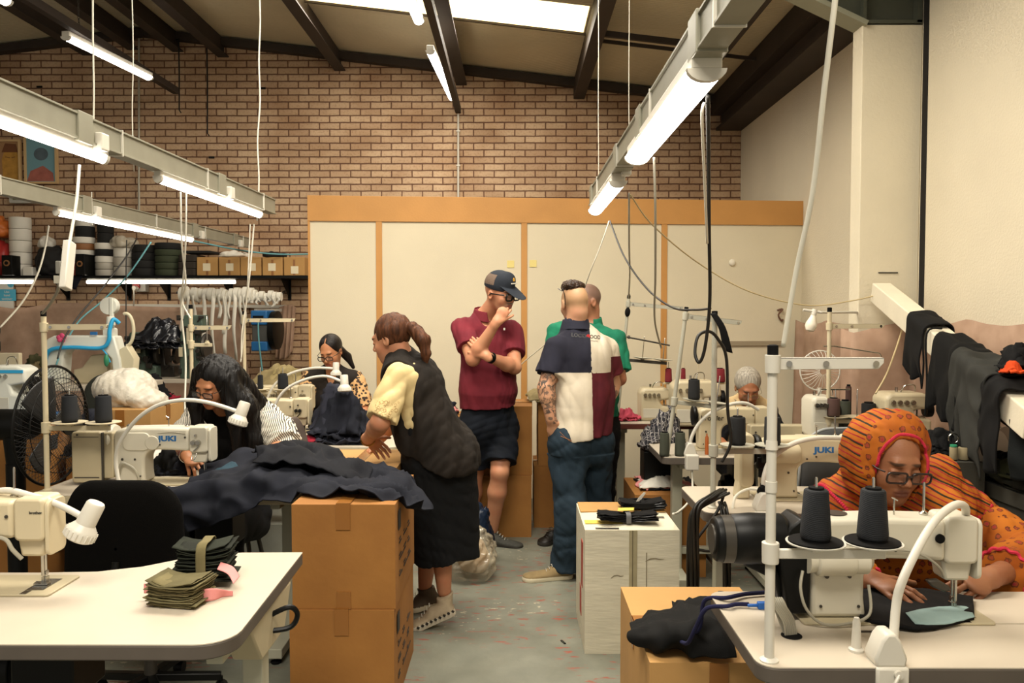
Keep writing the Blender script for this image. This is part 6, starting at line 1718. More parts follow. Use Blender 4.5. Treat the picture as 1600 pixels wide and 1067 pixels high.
 S.cap(J['pel'], P(696, 930, 4.08), .185, .160, k=.03, side=(1, 0, 0), flat=.95); S.cap(P(690, 780, 4.08), P(695, 935, 4.08), .165, .152, k=.02, side=(1, 0, 0), flat=.98)
 S.cut(P(690, 869, 4.05), (.06, 0, -1)); S.folds(.018, 11, 14, (1, 1, .12)); S.folds(.004, 40, 3)
 S.mesh('skirt', cloth_mat('black_skirt', '0f1012', '0a0b0c', weave=.4), t)
 mb = MB(); mb.tube([wrL + V((.034 * math.cos(a), .02 * math.cos(a) * .4, .034 * math.sin(a))) for a in np.linspace(0, 6.28, 16)[:-1]], .004, 6, closed=True); obj('bracelet', mb, mat('gold', 'a98a4c', .3, metal=.9), t, world=True)
 ms = mat('beige_runner', 'b5a488', .8, var=.2, vscale=30)
 up = V((.32, 0, .95))
 s1 = shoe(t, P(713, 952, 4.0) - V((.0, 0, .02)), P(641, 987, 3.98) + V((0, 0, .0)), anL, (ms, mat('white_sole', 'd5ccb8', .6), M_WHITE), w=.045, up=up, sole=.030)
 mb = MB()
 a0, a1 = P(711, 955, 3.948), P(650, 984, 3.925)
 for k in range(9):
  q = a0.lerp(a1, (k + .5) / 9) + V((0, -.0, .004)); mb.bar(q - V((.006, 0, -.003)), q + V((.006, 0, -.003)), .006, .011, up=(0, 0, 1))
 obj('sole_hole', mb, M_DSOLE, s1, world=True, bevel=0)
 shoe(t, V((P(678, 0, 4.22).x + .03, 4.22, .03)), V((P(640, 0, 4.2).x - .02, 4.20, .0)), anR, (mat('dark_runner', '57493a', .8), M_SOLE, M_WHITE), w=.044, up=(.12, 0, 1))
tabard_woman()
# ---------------------------------------------------------------- 5: long haired woman sewing
def stripe_mat():
 m = bpy.data.materials.new('striped_cotton'); m.use_nodes = True
 N, L = nodes_of(m); b = N['Principled BSDF']; b.inputs['Roughness'].default_value = .85
 tc = N.new('ShaderNodeTexCoord'); mp = N.new('ShaderNodeMapping'); mp.inputs['Rotation'].default_value = (0, R(28), 0); L.new(tc.outputs['Object'], mp.inputs[0])
 wv = N.new('ShaderNodeTexWave'); wv.inputs['Scale'].default_value = 33; wv.inputs['Distortion'].default_value = .5; L.new(mp.outputs[0], wv.inputs[0])
 rp = N.new('ShaderNodeValToRGB'); rp.color_ramp.elements[0].position = .30; rp.color_ramp.elements[1].position = .42; rp.color_ramp.elements[0].color = lin('3a3634'); rp.color_ramp.elements[1].color = lin('cfc8b8')
 L.new(wv.outputs[0], rp.inputs[0]); L.new(rp.outputs[0], b.inputs['Base Color']); return m
def bangles(t, wr, el, specs):
 d = (V(el) - V(wr)).normalized(); u = d.orthogonal().normalized(); v = d.cross(u)
 for off, m_, n in specs:
  mb = MB(); c = V(wr) + d * off
  mb.tube([c + (u * math.cos(a) + v * math.sin(a)) * .036 for a in np.linspace(0, 2 * PI, 20)[:-1]], n, 6, closed=True); obj('bangle', mb, m_, t, world=True)
M_REDB = mat('red_bangle', '9c1f26', .4); M_SILV = mat('silver_bangle', 'c9c2b4', .25, metal=.8)
def long_haired_woman():
 t = person('woman with long loose black hair and glasses sewing, black vest over striped sleeves', (P(355, 780, 4.45).x, 4.45, 0))
 J = dict(pel=P(368, 800, 4.55), wai=P(368, 745, 4.50), che=P(362, 682, 4.42), nck=P(352, 642, 4.32), shR=P(308, 652, 4.36), shL=P(412, 645, 4.36),
    hipR=P(345, 812, 4.5), hipL=P(392, 812, 4.5), tr=(.175, .155, .160), fl=(.74, .74, .72), rs=.052)
 elL, wrL = P(448, 700, 4.12), P(396, 716, 3.90)
 elR, wrR = P(290, 700, 4.16), P(292, 712, 3.96)
 hM = HM(P(334, 598, 4.12), -16, 28, -8, 1.02)
 h = .004
 S = SDF(*bounds([J['pel'], J['shR'], J['shL'], hM.translation, elR, elL, wrL, wrR, P(350, 740, 3.8)], .15), h)
 torso_sdf(S, J); head_sdf(S, hM, True); S.cap(J['nck'], hM @ V((0, -.035, -.06)), .052, .048, k=.03)
 arm_sdf(S, J['shL'], elL, wrL, r=(.052, .046, .044, .026)); arm_sdf(S, J['shR'], elR, wrR, r=(.052, .046, .044, .026))
 hand_sdf(S, wrL, P(368, 727, 3.80) - wrL, V((.1, -.35, .93)), ts=1, curls=((18, 22, 18), (22, 26, 20), (28, 30, 22), (34, 34, 24)), thumb=(.75, .6, -.35), size=.94)
 hand_sdf(S, wrR, P(312, 732, 3.86) - wrR, V((.2, -.45, .88)), ts=-1, curls=((16, 30, 20), (24, 34, 20), (34, 40, 20), (40, 44, 24)), thumb=(.8, .5, -.35), size=.94)
 S.mesh('body', skin_mat('skin_long_haired_woman', 'a8734f', lip='8c443c', brow='1a120e', blush='a55a40'), t, attr=hM)
 # hair: parted crown and long lengths over the shoulders and back
 S = SDF(*bounds([hM @ V((0, 0, .08)), P(300, 640, 4.1), P(425, 740, 4.4), J['che']], .13), .004); S.M = hM
 S.ell((0, -.022, .038), (.086, .100, .092), k=0)
 S.ell((-.004, .105, -.028), (.072, .072, .108), k=.012, op='sub')
 S.M = None
 c = hM @ V((0, -.06, .02))
 pr = lambda a, b_, r0, r1, k=.04, **kw: S.cap(a, b_, r0, r1, k=k, **kw)
 # the person's left (right in the photo)
 pr(hM @ V((-.075, .0, .03)), P(385, 640, 4.12), .045, .055); pr(P(380, 630, 4.14), P(398, 690, 4.16), .058, .055); pr(P(398, 690, 4.16), P(385, 748, 4.12), .052, .030)
 pr(hM @ V((-.07, -.06, .03)), P(405, 640, 4.35), .06, .06); pr(c, P(380, 665, 4.5), .09, .09)
 pr(hM @ V((-.08, .03, .00)), P(366, 660, 4.06), .024, .030, .02); pr(P(366, 660, 4.06), P(372, 720, 4.06), .030, .016, .02)
 # the person's right (left in the photo)
 pr(hM @ V((.08, -.01, .03)), P(306, 630, 4.12), .036, .034); pr(P(306, 630, 4.12), P(312, 700, 4.10), .034, .020)
 S.M = hM; S.cap((0, .13, .07), (0, -.05, .16), .0035, k=.006, op='sub'); S.M = None
 S.folds(.005, 42, 6, (1, 1, .18)); S.folds(.003, 110, 8, (1, 1, .12))
 S.mesh('hair', hair_mat('long_black_hair', '0c0907', '060404', (50, 50, 5), .42), t)
 glasses(t, hM, FR_BLK, w=.052, h=.030, thick=.0026, z=-.004, y=.110)
 # sleeves
 for n_, sh, el, wr in (('L', J['shL'], elL, wrL), ('R', J['shR'], elR, wrR)):
  S = SDF(*bounds([sh, el], .13), h)
  S.cap(sh, V(sh).lerp(el, .88), .068, .088, k=.02, clip=[(V(sh).lerp(el, .93), V(el) - V(sh))]); S.ell(V(sh).lerp(el, .6), (.09, .09, .09), k=.04)
  S.cap(V(sh).lerp(el, .9), V(sh).lerp(el, 1.0), .062, .056, k=.015); S.folds(.012, 30, 5, (1, 1, 1)); S.mesh('sleeve', MATS.get('striped') or MATS.setdefault('striped', stripe_mat()), t)
 # vest
 S = SDF(*bounds([J['pel'], J['shR'], J['shL'], J['nck']], .17), h); torso_sdf(S, J, .016, trap=False)
 for s_ in ('shL', 'shR'): S.cap(J['nck'].lerp(J[s_], .2), J['nck'].lerp(J[s_], .92), .058, .066, k=.04)
 S.ell(J['nck'] + V((0, -.06, .05)), (.065, .09, .07), k=.01, op='sub'); S.folds(.010, 18, 3)
 S.mesh('vest', cloth_mat('black_vest', '110f0e', '0b0a09'), t)
 # seated lap and legs
 S = SDF(*bounds([J['pel'], P(330, 800, 3.9), V((J['pel'].x, 3.9, .1))], .30), .008)
 for sx in (-1, 1):
  hp = J['hipR'] if sx < 0 else J['hipL']; kn = V((hp.x + sx * .05, 3.98, .50)); S.cap(hp, kn, .11, .085, k=.06); S.cap(kn, V((kn.x, 3.93, .10)), .085, .075, k=.04)
 S.cap(J['pel'], J['pel'] + V((0, 0, .06)), .18, .17, k=.05, side=(1, 0, 0), flat=.8); S.folds(.012, 14, 3)
 S.mesh('trousers', cloth_mat('black_trousers', '0e0e11', '0a0a0c'), t)
 for sx in (-1, 1): shoe(t, V((J['pel'].x + sx * .14, 3.98, 0)), V((J['pel'].x + sx * .15, 3.72, 0)), V((J['pel'].x + sx * .14, 3.93, .09)), (mat('black_shoe_leather', '16130f', .4), M_DSOLE, FR_BLK), h=.006)
 bangles(t, wrL, elL, [(.012, M_SILV, .004), (.022, M_REDB, .005), (.032, M_REDB, .005), (.044, M_SILV, .005)]); bangles(t, wrR, elR, [(.005, M_SILV, .003), (.015, M_REDB, .004), (.03, M_SILV, .004)])
long_haired_woman()
# ---------------------------------------------------------------- 6: woman in leopard blouse
def leopard_mat():
 m = bpy.data.materials.new('leopard_print'); m.use_nodes = True
 N, L = nodes_of(m); b = N['Principled BSDF']; b.inputs['Roughness'].default_value = .8
 tc = N.new('ShaderNodeTexCoord'); v = N.new('ShaderNodeTexVoronoi'); v.inputs['Scale'].default_value = 42; v.inputs['Randomness'].default_value = .9; L.new(tc.outputs['Object'], v.inputs['Vector'])
 rp = N.new('ShaderNodeValToRGB'); e = rp.color_ramp.elements; e[0].position = .0; e[0].color = lin('8a5d33'); e[1].position = .22; e[1].color = lin('1d1512')
 e2 = rp.color_ramp.elements.new(.44); e2.color = lin('1d1512'); e3 = rp.color_ramp.elements.new(.48); e3.color = lin('c79c68')
 L.new(v.outputs['Distance'], rp.inputs[0]); L.new(rp.outputs[0], b.inputs['Base Color']); return m
def seated(label, Y, head, hM, shR, shL, skin, hair_fn, vestm, sleevem, elR, elL, wrR, wrL, gl=True, neck_v=.08, sleeve_t=.066, size=1., seed=1):
 mid = V(shR).lerp(V(shL), .5)
 t = person(label, (mid.x, Y + .1, 0))
 J = dict(shR=V(shR), shL=V(shL), nck=mid + V((0, -.01, .06)), che=mid + V((0, .04, -.15)), wai=mid + V((0, .08, -.36)), pel=V((mid.x, mid.y + .10, .58)), hipR=V((mid.x - .1, mid.y + .1, .55)), hipL=V((mid.x + .1, mid.y + .1, .55)), tr=(.17, .15, .155), fl=(.76, .74, .72), rs=.05)
 h = .0055
 S = SDF(*bounds([J['pel'], J['shR'], J['shL'], hM.translation, V(elR), V(elL), V(wrL), V(wrR)], .15), h)
 torso_sdf(S, J); head_sdf(S, hM, True); S.cap(J['nck'], hM @ V((0, -.035, -.06)), .052, .048, k=.03)
 arm_sdf(S, shL, elL, wrL, r=(.050, .044, .042, .026)); arm_sdf(S, shR, elR, wrR, r=(.050, .044, .042, .026))
 hand_sdf(S, wrL, V((-.1, -.2, -.06)), V((0, -.3, 1)), ts=1, size=.9); hand_sdf(S, wrR, V((.1, -.2, -.06)), V((0, -.3, 1)), ts=-1, size=.9)
 S.mesh('body', skin, t, attr=hM)
 hair_fn(t)
 for sh, el in ((V(shL), V(elL)), (V(shR), V(elR))):
  S = SDF(*bounds([sh, el], .13), h); S.cap(sh, el, sleeve_t, sleeve_t * 1.12, k=.02, clip=[(sh.lerp(el, .95), el - sh)]); S.folds(.010, 28, seed); S.mesh('sleeve', sleevem, t)
 S = SDF(*bounds([J['pel'], J['shR'], J['shL'], J['nck']], .17), h); torso_sdf(S, J, .016, trap=False)
 for s_ in ('shL', 'shR'): S.cap(J['nck'].lerp(J[s_], .2), J['nck'].lerp(J[s_], .88), .054, .060, k=.04)
 S.ell(J['nck'] + V((0, -.10, .0)), (.055, .09, neck_v), k=.01, op='sub'); S.folds(.010, 18, seed)
 S.mesh('vest', vestm, t)
 S = SDF(*bounds([J['pel'], V((mid.x - .15, Y - .3, .1)), V((mid.x + .15, Y - .3, .1))], .16), .010)
 for sx in (-1, 1):
  hp = V((mid.x + sx * .1, mid.y + .1, .52)); kn = V((mid.x + sx * .13, Y - .30, .50)); S.cap(hp, kn, .10, .08, k=.06); S.cap(kn, V((kn.x, kn.y, .05)), .08, .07, k=.04, clip=[(V((0, 0, .0)), (0, 0, -1))])
 S.mesh('trousers', cloth_mat('black_trousers', '0e0e11', '0a0a0c'), t)
 return t
def hair6(hM):
 def f(t):
  S = SDF(*bounds([hM @ V((0, 0, .04)), hM @ V((0, -.12, -.1)), P(548, 575, 6.3)], .12), .0045); S.M = hM
  S.ell((0, -.022, .038), (.084, .098, .092), k=0); S.ell((0, .088, -.045), (.074, .058, .108), k=.01, op='sub')
  for x in (-1, 1): S.ell((x * .088, .000, -.020), (.018, .028, .036), k=.006, op='sub')
  S.cap((0, -.10, -.02), (-.05, -.13, -.12), .04, .03, k=.03); S.cap((-.05, -.13, -.12), (-.09, -.10, -.2), .03, .015, k=.02)
  S.cap((0, .13, .07), (0, -.05, .15), .0045, k=.006, op='sub'); S.M = None
  S.mesh('hair', hair_mat('black_tied_hair', '1d1613', '0e0a09', (50, 50, 8), .35), t)
 return f
hM6 = HM(P(517, 549, 6.12), -12, 26, 4, 1.02)
t6 = seated('woman in leopard print sleeves and dark vest seated before the partition', 6.2, None, hM6, P(484, 592, 6.24), P(556, 592, 6.24), skin_mat('skin_leopard_woman', 'b57f58', lip='8c443c', brow='1a120e', blush='b0604a'), hair6(hM6),
  cloth_mat('dark_vest', '2a2521', '201c19'), leopard_mat(), P(472, 650, 6.1), P(570, 640, 6.15), P(490, 665, 5.9), P(556, 660, 5.95), neck_v=.11, sleeve_t=.064)
glasses(t6, hM6, FR_BLK, w=.052, h=.032, thick=.003, z=-.004, y=.112)
# ---------------------------------------------------------------- 7: grey haired woman
def hair7(hM):
 def f(t):
  S = SDF(*bounds([hM @ V((0, 0, .04)), hM @ V((0, -.12, .02))], .13), .0045); S.M = hM
  S.ell((0, -.022, .040), (.086, .100, .094), k=0); S.ell((0, .090, -.050), (.072, .058, .112), k=.01, op='sub')
  for x in (-1, 1): S.ell((x * .090, .000, -.022), (.018, .026, .034), k=.006, op='sub')
  S.ell((0, -.12, .03), (.035, .03, .035), k=.02); S.M = None
  S.mesh('hair', hair_mat('grey_hair', 'b8b0a0', '7d766c', (50, 50, 8), .45), t)
 return f
hM7 = HM(P(1168, 605, 5.42), -3, 29, 0, 1.02)
t7 = seated('grey haired woman with fine glasses bent over her work in a cream vest', 5.55, None, hM7, P(1132, 640, 5.60), P(1200, 640, 5.60), skin_mat('skin_grey_haired_woman', 'a8704e', lip='8c443c', brow='5b504a', blush='a0563e'), hair7(hM7),
  cloth_mat('cream_vest', 'd6bd90', 'c4a97b'), cloth_mat('dark_sleeve', '1b1d22', '14161a'), P(1118, 690, 5.5), P(1214, 688, 5.5), P(1140, 700, 5.25), P(1195, 700, 5.25), neck_v=.08, sleeve_t=.062, seed=4)
glasses(t7, hM7, mat('gold_frame', '9a8a5c', .3, metal=.6), w=.048, h=.028, thick=.0016, z=-.006, y=.110)
# ---------------------------------------------------------------- 8: woman in the orange headscarf
def scarf_mat(kind):
 m = bpy.data.materials.new('scarf_' + kind); m.use_nodes = True
 N, L = nodes_of(m); b = N['Principled BSDF']; b.inputs['Roughness'].default_value = .8; b.inputs['Specular IOR Level'].default_value = .2
 tc = N.new('ShaderNodeTexCoord'); base = lin('b8641a'); out = None
 nz = N.new('ShaderNodeTexNoise'); nz.inputs['Scale'].default_value = 7; L.new(tc.outputs['Object'], nz.inputs['Vector'])
 rp = N.new('ShaderNodeValToRGB'); rp.color_ramp.elements[0].color = lin('8f4611'); rp.color_ramp.elements[1].color = lin('ae631b'); rp.color_ramp.elements[0].position = .35; rp.color_ramp.elements[1].position = .65; L.new(nz.outputs[0], rp.inputs[0]); out = rp.outputs[0]
 def mixin(fac, col):
  nonlocal out
  x = N.new('ShaderNodeMix'); x.data_type = 'RGBA'; L.new(fac, x.inputs[0]); L.new(out, x.inputs[6]); x.inputs[7].default_value = lin(col); out = x.outputs[2]
 if kind == 'floral':
  v = N.new('ShaderNodeTexVoronoi'); v.inputs['Scale'].default_value = 31; v.inputs['Randomness'].default_value = .35; L.new(tc.outputs['Object'], v.inputs['Vector'])
  n2 = N.new('ShaderNodeTexNoise'); n2.inputs['Scale'].default_value = 120; L.new(tc.outputs['Object'], n2.inputs['Vector'])
  ad = N.new('ShaderNodeMath'); ad.operation = 'MULTIPLY_ADD'; ad.inputs[1].default_value = .35; L.new(n2.outputs[0], ad.inputs[0]); L.new(v.outputs['Distance'], ad.inputs[2])
  def band(lo, hi, col):
   a = N.new('ShaderNodeMath'); a.operation = 'COMPARE'; a.inputs[1].default_value = (lo + hi) / 2; a.inputs[2].default_value = (hi - lo) / 2; L.new(ad.outputs[0], a.inputs[0]); mixin(a.outputs[0], col)
  band(.42, .52, '63321a'); band(.28, .42, '8a3c22'); band(.0, .28, '8f2530')
 else:
  mp = N.new('ShaderNodeMapping'); mp.inputs['Rotation'].default_value = (R(20), R(62), R(20)); L.new(tc.outputs['Object'], mp.inputs[0])
  wv = N.new('ShaderNodeTexWave'); wv.inputs['Scale'].default_value = 19; wv.inputs['Distortion'].default_value = 3.2; wv.inputs['Detail Scale'].default_value = .6; L.new(mp.outputs[0], wv.inputs[0])
  a = N.new('ShaderNodeMath'); a.operation = 'GREATER_THAN'; a.inputs[1].default_value = .88; L.new(wv.outputs[0], a.inputs[0]); mixin(a.outputs[0], '8f1c26')
  wv2 = N.new('ShaderNodeTexWave'); wv2.inputs['Scale'].default_value = 9.5; wv2.inputs['Distortion'].default_value = 3.2; wv2.inputs['Detail Scale'].default_value = .6; wv2.inputs['Phase Offset'].default_value = 1.5; L.new(mp.outputs[0], wv2.inputs[0])
  a = N.new('ShaderNodeMath'); a.operation = 'GREATER_THAN'; a.inputs[1].default_value = .93; L.new(wv2.outputs[0], a.inputs[0]); mixin(a.outputs[0], '2b2616')
 L.new(out, b.inputs['Base Color'])
 return m
def scarf_woman():
 t = person('woman in orange patterned headscarf and tunic with glasses, sewing at the front right', (P(1420, 800, 2.85).x, 2.90, 0))
 J = dict(pel=P(1430, 990, 3.0), wai=P(1430, 930, 2.98), che=P(1425, 860, 2.92), nck=P(1418, 806, 2.82), shR=P(1325, 820, 2.86), shL=P(1522, 812, 2.86),
    hipR=P(1385, 1010, 3.0), hipL=P(1480, 1010, 3.0), tr=(.18, .165, .170), fl=(.76, .76, .72), rs=.055)
 elR, wrR = P(1290, 915, 2.66), P(1358, 903, 2.32)
 elL, wrL = P(1612, 878, 2.60), P(1548, 902, 2.31)
 hM = HM(P(1391, 718, 2.60), 3, 15, -3, 1.10)
 h = .0035
 S = SDF(*bounds([J['che'], J['shR'], J['shL'], hM.translation, elR, elL, wrL, wrR, P(1450, 960, 2.15)], .13), h)
 torso_sdf(S, J); head_sdf(S, hM, True); S.cap(J['nck'], hM @ V((0, -.035, -.06)), .054, .050, k=.03)
 arm_sdf(S, J['shL'], elL, wrL, r=(.052, .048, .046, .029)); arm_sdf(S, J['shR'], elR, wrR, r=(.052, .048, .046, .029))
 hand_sdf(S, wrR, P(1410, 924, 2.22) - wrR, V((.12, -.50, .86)), ts=-1, curls=((10, 14, 10), (8, 12, 10), (8, 14, 10), (12, 16, 12)), thumb=(.55, .8, -.15), size=.98, spread=1.6, thumb_curl=12)
 hand_sdf(S, wrL, P(1504, 922, 2.24) - wrL, V((.15, -.55, .80)), ts=1, curls=((14, 20, 14), (20, 26, 20), (30, 34, 24), (36, 38, 26)), thumb=(.85, .5, -.3), size=.98, thumb_curl=8)
 S.mesh('body', skin_mat('skin_scarf_woman', '8f6042', lip='7a4a40', brow='2b1e16', blush='8a4a34'), t, attr=hM)
 fl_, st_ = scarf_mat('floral'), scarf_mat('stripe')
 M_TRIM = mat('crimson_trim', 'b51f38', .8)
 # tunic with long sleeves
 S = SDF(*bounds([J['pel'], J['shR'], J['shL'], elR, elL, wrR, wrL], .15), .0045)
 torso_sdf(S, J, .022); arm_sdf(S, J['shL'], elL, wrL, r=(.074, .072, .070, .052), t=.012, upto=1.72); arm_sdf(S, J['shR'], elR, wrR, r=(.070, .068, .066, .05), t=.012, upto=1.80)
 S.ell(J['nck'] + V((0, -.05, .06)), (.07, .09, .07), k=.01, op='sub')
 S.folds(.014, 17, 5)
 tu = S.mesh('tunic', fl_, t)
 for el, wr, u, r_ in ((elL, wrL, .72, .071), (elR, wrR, .80, .066)):
  c = V(el).lerp(wr, u); d = (V(wr) - V(el)).normalized(); a_ = d.orthogonal().normalized(); b_ = d.cross(a_); mb = MB()
  mb.tube([c + (a_ * math.cos(x) + b_ * math.sin(x)) * (r_ + .003 * math.cos(x * 14)) + d * .004 * math.sin(x * 14) for x in np.linspace(0, 2 * PI, 85)[:-1]], .0055, 6, closed=True); obj('cuff_trim', mb, M_TRIM, tu, world=True)
 # scarf
 S = SDF(*bounds([hM @ V((0, 0, .1)), P(1270, 830, 2.7), P(1540, 850, 2.7), P(1420, 880, 2.75), P(1420, 800, 3.1)], .07), .0035)
 S.M = hM
 S.ell((0, -.030, .030), (.108, .120, .112), k=0); S.ell((0, -.04, -.05), (.105, .115, .12), k=.05)
 S.M = None
 S.cap(P(1365, 730, 2.78), P(1345, 800, 2.76), .070, .085, k=.06); S.cap(P(1465, 740, 2.78), P(1482, 800, 2.76), .060, .075, k=.06)
 S.cap(P(1370, 790, 2.72), P(1470, 800, 2.70), .080, .085, k=.06); S.cap(P(1385, 830, 2.69), P(1450, 830, 2.67), .07, .07, k=.05)
 S.cap(P(1345, 780, 2.80), P(1305, 800, 2.78), .10, .085, k=.06); S.cap(P(1302, 795, 2.78), P(1278, 850, 2.74), .08, .055, k=.05)
 S.cap(P(1480, 790, 2.82), P(1525, 812, 2.84), .10, .085, k=.06); S.cap(P(1400, 800, 2.95), P(1450, 800, 2.95), .12, .12, k=.06)
 # face opening
 S.M = hM; S.cap((0, .10, .022), (0, .115, -.085), .080, .062, k=.014, op='sub'); S.ell((0, .07, -.02), (.072, .078, .110), k=.012, op='sub'); S.M = None
 S.folds(.013, 19, 17, (1.3, 1, .7)); S.folds(.002, 60, 3)
 I = np.array(hM.inverted())
 def reg(c):
  q = c @ I[:3, :3].T + I[:3, 3]
  r = ((q[:, 1] > -.012 + .25 * np.abs(q[:, 0]) - .4*(q[:,2]-.1)*0) & (q[:, 2] > -.06) & (np.abs(q[:, 0]) < .125) & (q[:, 1] + q[:, 2] * .5 > .02))
  return np.where(r, 0, 1)
 scf = S.mesh('headscarf', [fl_, st_], t, region=reg)
 # scalloped trims: face edge and shoulder edges
 bpy.context.view_layer.update(); inv = scf.matrix_world.inverted()
 def trim(pts, r_=.008, n=5):
  mb = MB(); sp = spline(pts, n)
  for i, p_ in enumerate(sp): mb.ell(p_, (r_, r_ * .6, r_), 8, k=5)
  obj('scalloped_trim', mb, M_TRIM, scf, world=True)
 mb = []
 for a in np.linspace(R(-28), R(208), 30):
  q = hM @ V((.073 * math.cos(a), .088, .018 + .088 * math.sin(a) if math.sin(a) > 0 else .018 + .11 * math.sin(a)))
  d_ = hM.to_3x3() @ V((0, -1, 0)); st0 = q - d_ * .10
  hh, ll, nn, _ = scf.ray_cast(inv @ st0, d_.normalized());
  q2 = (scf.matrix_world @ ll) if hh and ((scf.matrix_world @ ll) - q).length < .07 else q
  mb.append(q2)
 trim(mb, .0055, 3)
 def surf(pp, Y0=2.3):
  o_ = []
  for x_, y_ in pp:
   a = P(x_, y_, Y0); d_ = (a - EYE).normalized(); best = None
   for ob in (scf, tu):
    iv = ob.matrix_world.inverted(); hh, ll, nn, _ = ob.ray_cast(iv @ EYE, d_)
    if hh:
     w = ob.matrix_world @ ll
     if best is None or (w - EYE).length < (best - EYE).length: best = w
   if best is not None: o_.append(best - d_ * .002)
  return o_
 for pp in ([(1262, 790), (1272, 762), (1285, 758), (1300, 772), (1318, 790), (1335, 812), (1348, 825)], [(1318, 845), (1330, 825), (1345, 822), (1352, 838)], [(1550, 790), (1530, 808), (1512, 824)]):
  q = surf(pp)
  if len(q) > 2: trim(q, .0065, 7)
 gl = glasses(t, hM, mat('dark_brown_frame', '241915', .35), w=.058, h=.032, thick=.0032, z=-.006, y=.113, lens='tint', dark=.25)
 # stool and lap
 S = SDF(*bounds([V((J['pel'].x - .2, 3.1, .1)), V((J['pel'].x + .2, 2.5, .7))], .16), .010)
 S.cap(J['pel'] - V((0, 0, .02)), J['wai'], .19, .17, k=.05, side=(1, 0, 0), flat=.8)
 for sx in (-1, 1):
  hp = V((J['pel'].x + sx * .1, 3.0, .52)); kn = V((J['pel'].x + sx * .13, 2.62, .50)); S.cap(hp, kn, .11, .09, k=.06); S.cap(kn, V((kn.x, kn.y, .05)), .09, .08, k=.04, clip=[(V((0, 0, .0)), (0, 0, -1))])
 S.mesh('trousers', cloth_mat('black_trousers', '0e0e11', '0a0a0c'), t)
 mb = MB(); c = P(1396, 928, 2.235); mb.ell(c, (.008, .006, .006), 10, k=6); obj('ring', mb, mat('gold', 'a98a4c', .3, metal=.9), t, world=True)
scarf_woman()
# simple stools under the seated women
def stool(label, x, y, z=.46):
 t = thing('stool', label, 'stool', (x, y, 0), 0, 'operators stools')
 mb = MB(); mb.lathe([(.16, z - .05), (.18, z - .04), (.18, z - .01), (.15, z)]); obj('seat', mb, M_BLACK, t)
 for k in range(4):
  a = PI / 4 + k * PI / 2; mb = MB(); mb.cyl((.10 * math.cos(a), .10 * math.sin(a), z - .05), (.18 * math.cos(a), .18 * math.sin(a), 0), .013, n=10); obj('leg', mb, M_DKMET, t)
stool('dark stool under the woman in the orange headscarf', P(1430, 990, 3.0).x, 3.04, .42)
stool('dark stool under the long haired woman', P(368, 800, 4.55).x, 4.60, .40)
# ================================================================== cloth, shelf goods and small things
random.seed(11)
M_NAVY = cloth_mat('navy_twill', '1c1e27', '14161d', var=.15, weave=.2)
M_NAVYL = cloth_mat('slate_twill', '2a2b35', '1f2029', weave=.2)
M_BLKC = cloth_mat('black_jersey', '0f0e0e', '0a0a0a')
M_KHA = cloth_mat('khaki_cotton', '8c7d58', '6f6243')
M_OLV = cloth_mat('olive_cotton', '4c4a31', '36351f')
M_PINK = cloth_mat('pink_paper', 'd98f8c', 'd08481', weave=0)
M_TAUPE = cloth_mat('taupe_curtain', 'ab8e78', '9a7d68')
# --- big navy cloth from the needle of the long haired woman over table edge and cartons
g = [[P(318, 735, 3.86), P(305, 752, 3.70), P(270, 765, 3.58), P(262, 775, 3.50), P(275, 800, 3.47), P(292, 832, 3.46)],
  [P(350, 725, 3.88), P(345, 740, 3.72), P(330, 752, 3.60), P(325, 765, 3.48), P(325, 790, 3.45), P(330, 822, 3.44)],
  [P(385, 708, 3.92), P(392, 722, 3.76), P(392, 735, 3.62), P(385, 750, 3.48), P(370, 785, 3.44), P(352, 812, 3.43)],
  [P(425, 708, 3.94), P(440, 712, 3.78), P(445, 728, 3.62), P(435, 748, 3.47), P(425, 775, 3.43), P(410, 790, 3.42)],
  [P(475, 712, 3.94), P(490, 716, 3.78), P(498, 735, 3.60), P(492, 762, 3.40), P(488, 778, 3.32), P(482, 788, 3.22)],
  [P(515, 720, 3.92), P(535, 728, 3.76), P(545, 745, 3.58), P(540, 770, 3.34), P(535, 782, 3.28), P(530, 788, 3.20)],
  [P(548, 742, 3.86), P(572, 748, 3.70), P(590, 762, 3.52), P(585, 778, 3.30), P(582, 786, 3.22), P(578, 790, 3.16)],
  [P(570, 752, 3.80), P(602, 752, 3.66), P(632, 757, 3.50), P(628, 770, 3.32), P(636, 777, 3.25), P(640, 783, 3.22)],
  [P(590, 752, 3.78), P(628, 755, 3.62), P(650, 765, 3.50), P(658, 778, 3.42), P(664, 790, 3.38), P(668, 802, 3.36)]]
# lift above the surfaces it lies on
for r_ in g:
 for p_ in r_:
  if p_.y > 3.52: p_.z = max(p_.z, .80 if p_.x < -.95 else .862)
  elif p_.x > -.92 and p_.x < -.46: p_.z = max(p_.z, .862)
tag(sheet('navy_cloth', g, M_NAVY, n=9, fold=.030, fscale=7, thick=.005, seed=2, fine=.010), 'wide navy cloth being sewn, hanging over the second left table and onto the cartons', 'cloth')
g = [[P(395, 722, 3.80), P(400, 712, 3.72), P(402, 718, 3.62), P(398, 738, 3.54)], [P(430, 712, 3.84), P(440, 704, 3.74), P(440, 712, 3.62), P(438, 735, 3.50)],
  [P(480, 712, 3.86), P(490, 708, 3.74), P(495, 716, 3.60), P(490, 745, 3.46)], [P(530, 722, 3.84), P(540, 722, 3.72), P(548, 732, 3.58), P(545, 764, 3.40)], [P(560, 742, 3.80), P(572, 742, 3.70), P(578, 750, 3.60), P(575, 772, 3.44)]]
for r_ in g:
 for p_ in r_: p_.z += .03
tag(sheet('navy_garment', g, cloth_mat('deep_navy', '15161c', '0f1014'), n=8, fold=.022, fscale=9, fine=.006, thick=.005, seed=6), 'darker navy garment piece lying on top of the wide navy cloth', 'cloth')
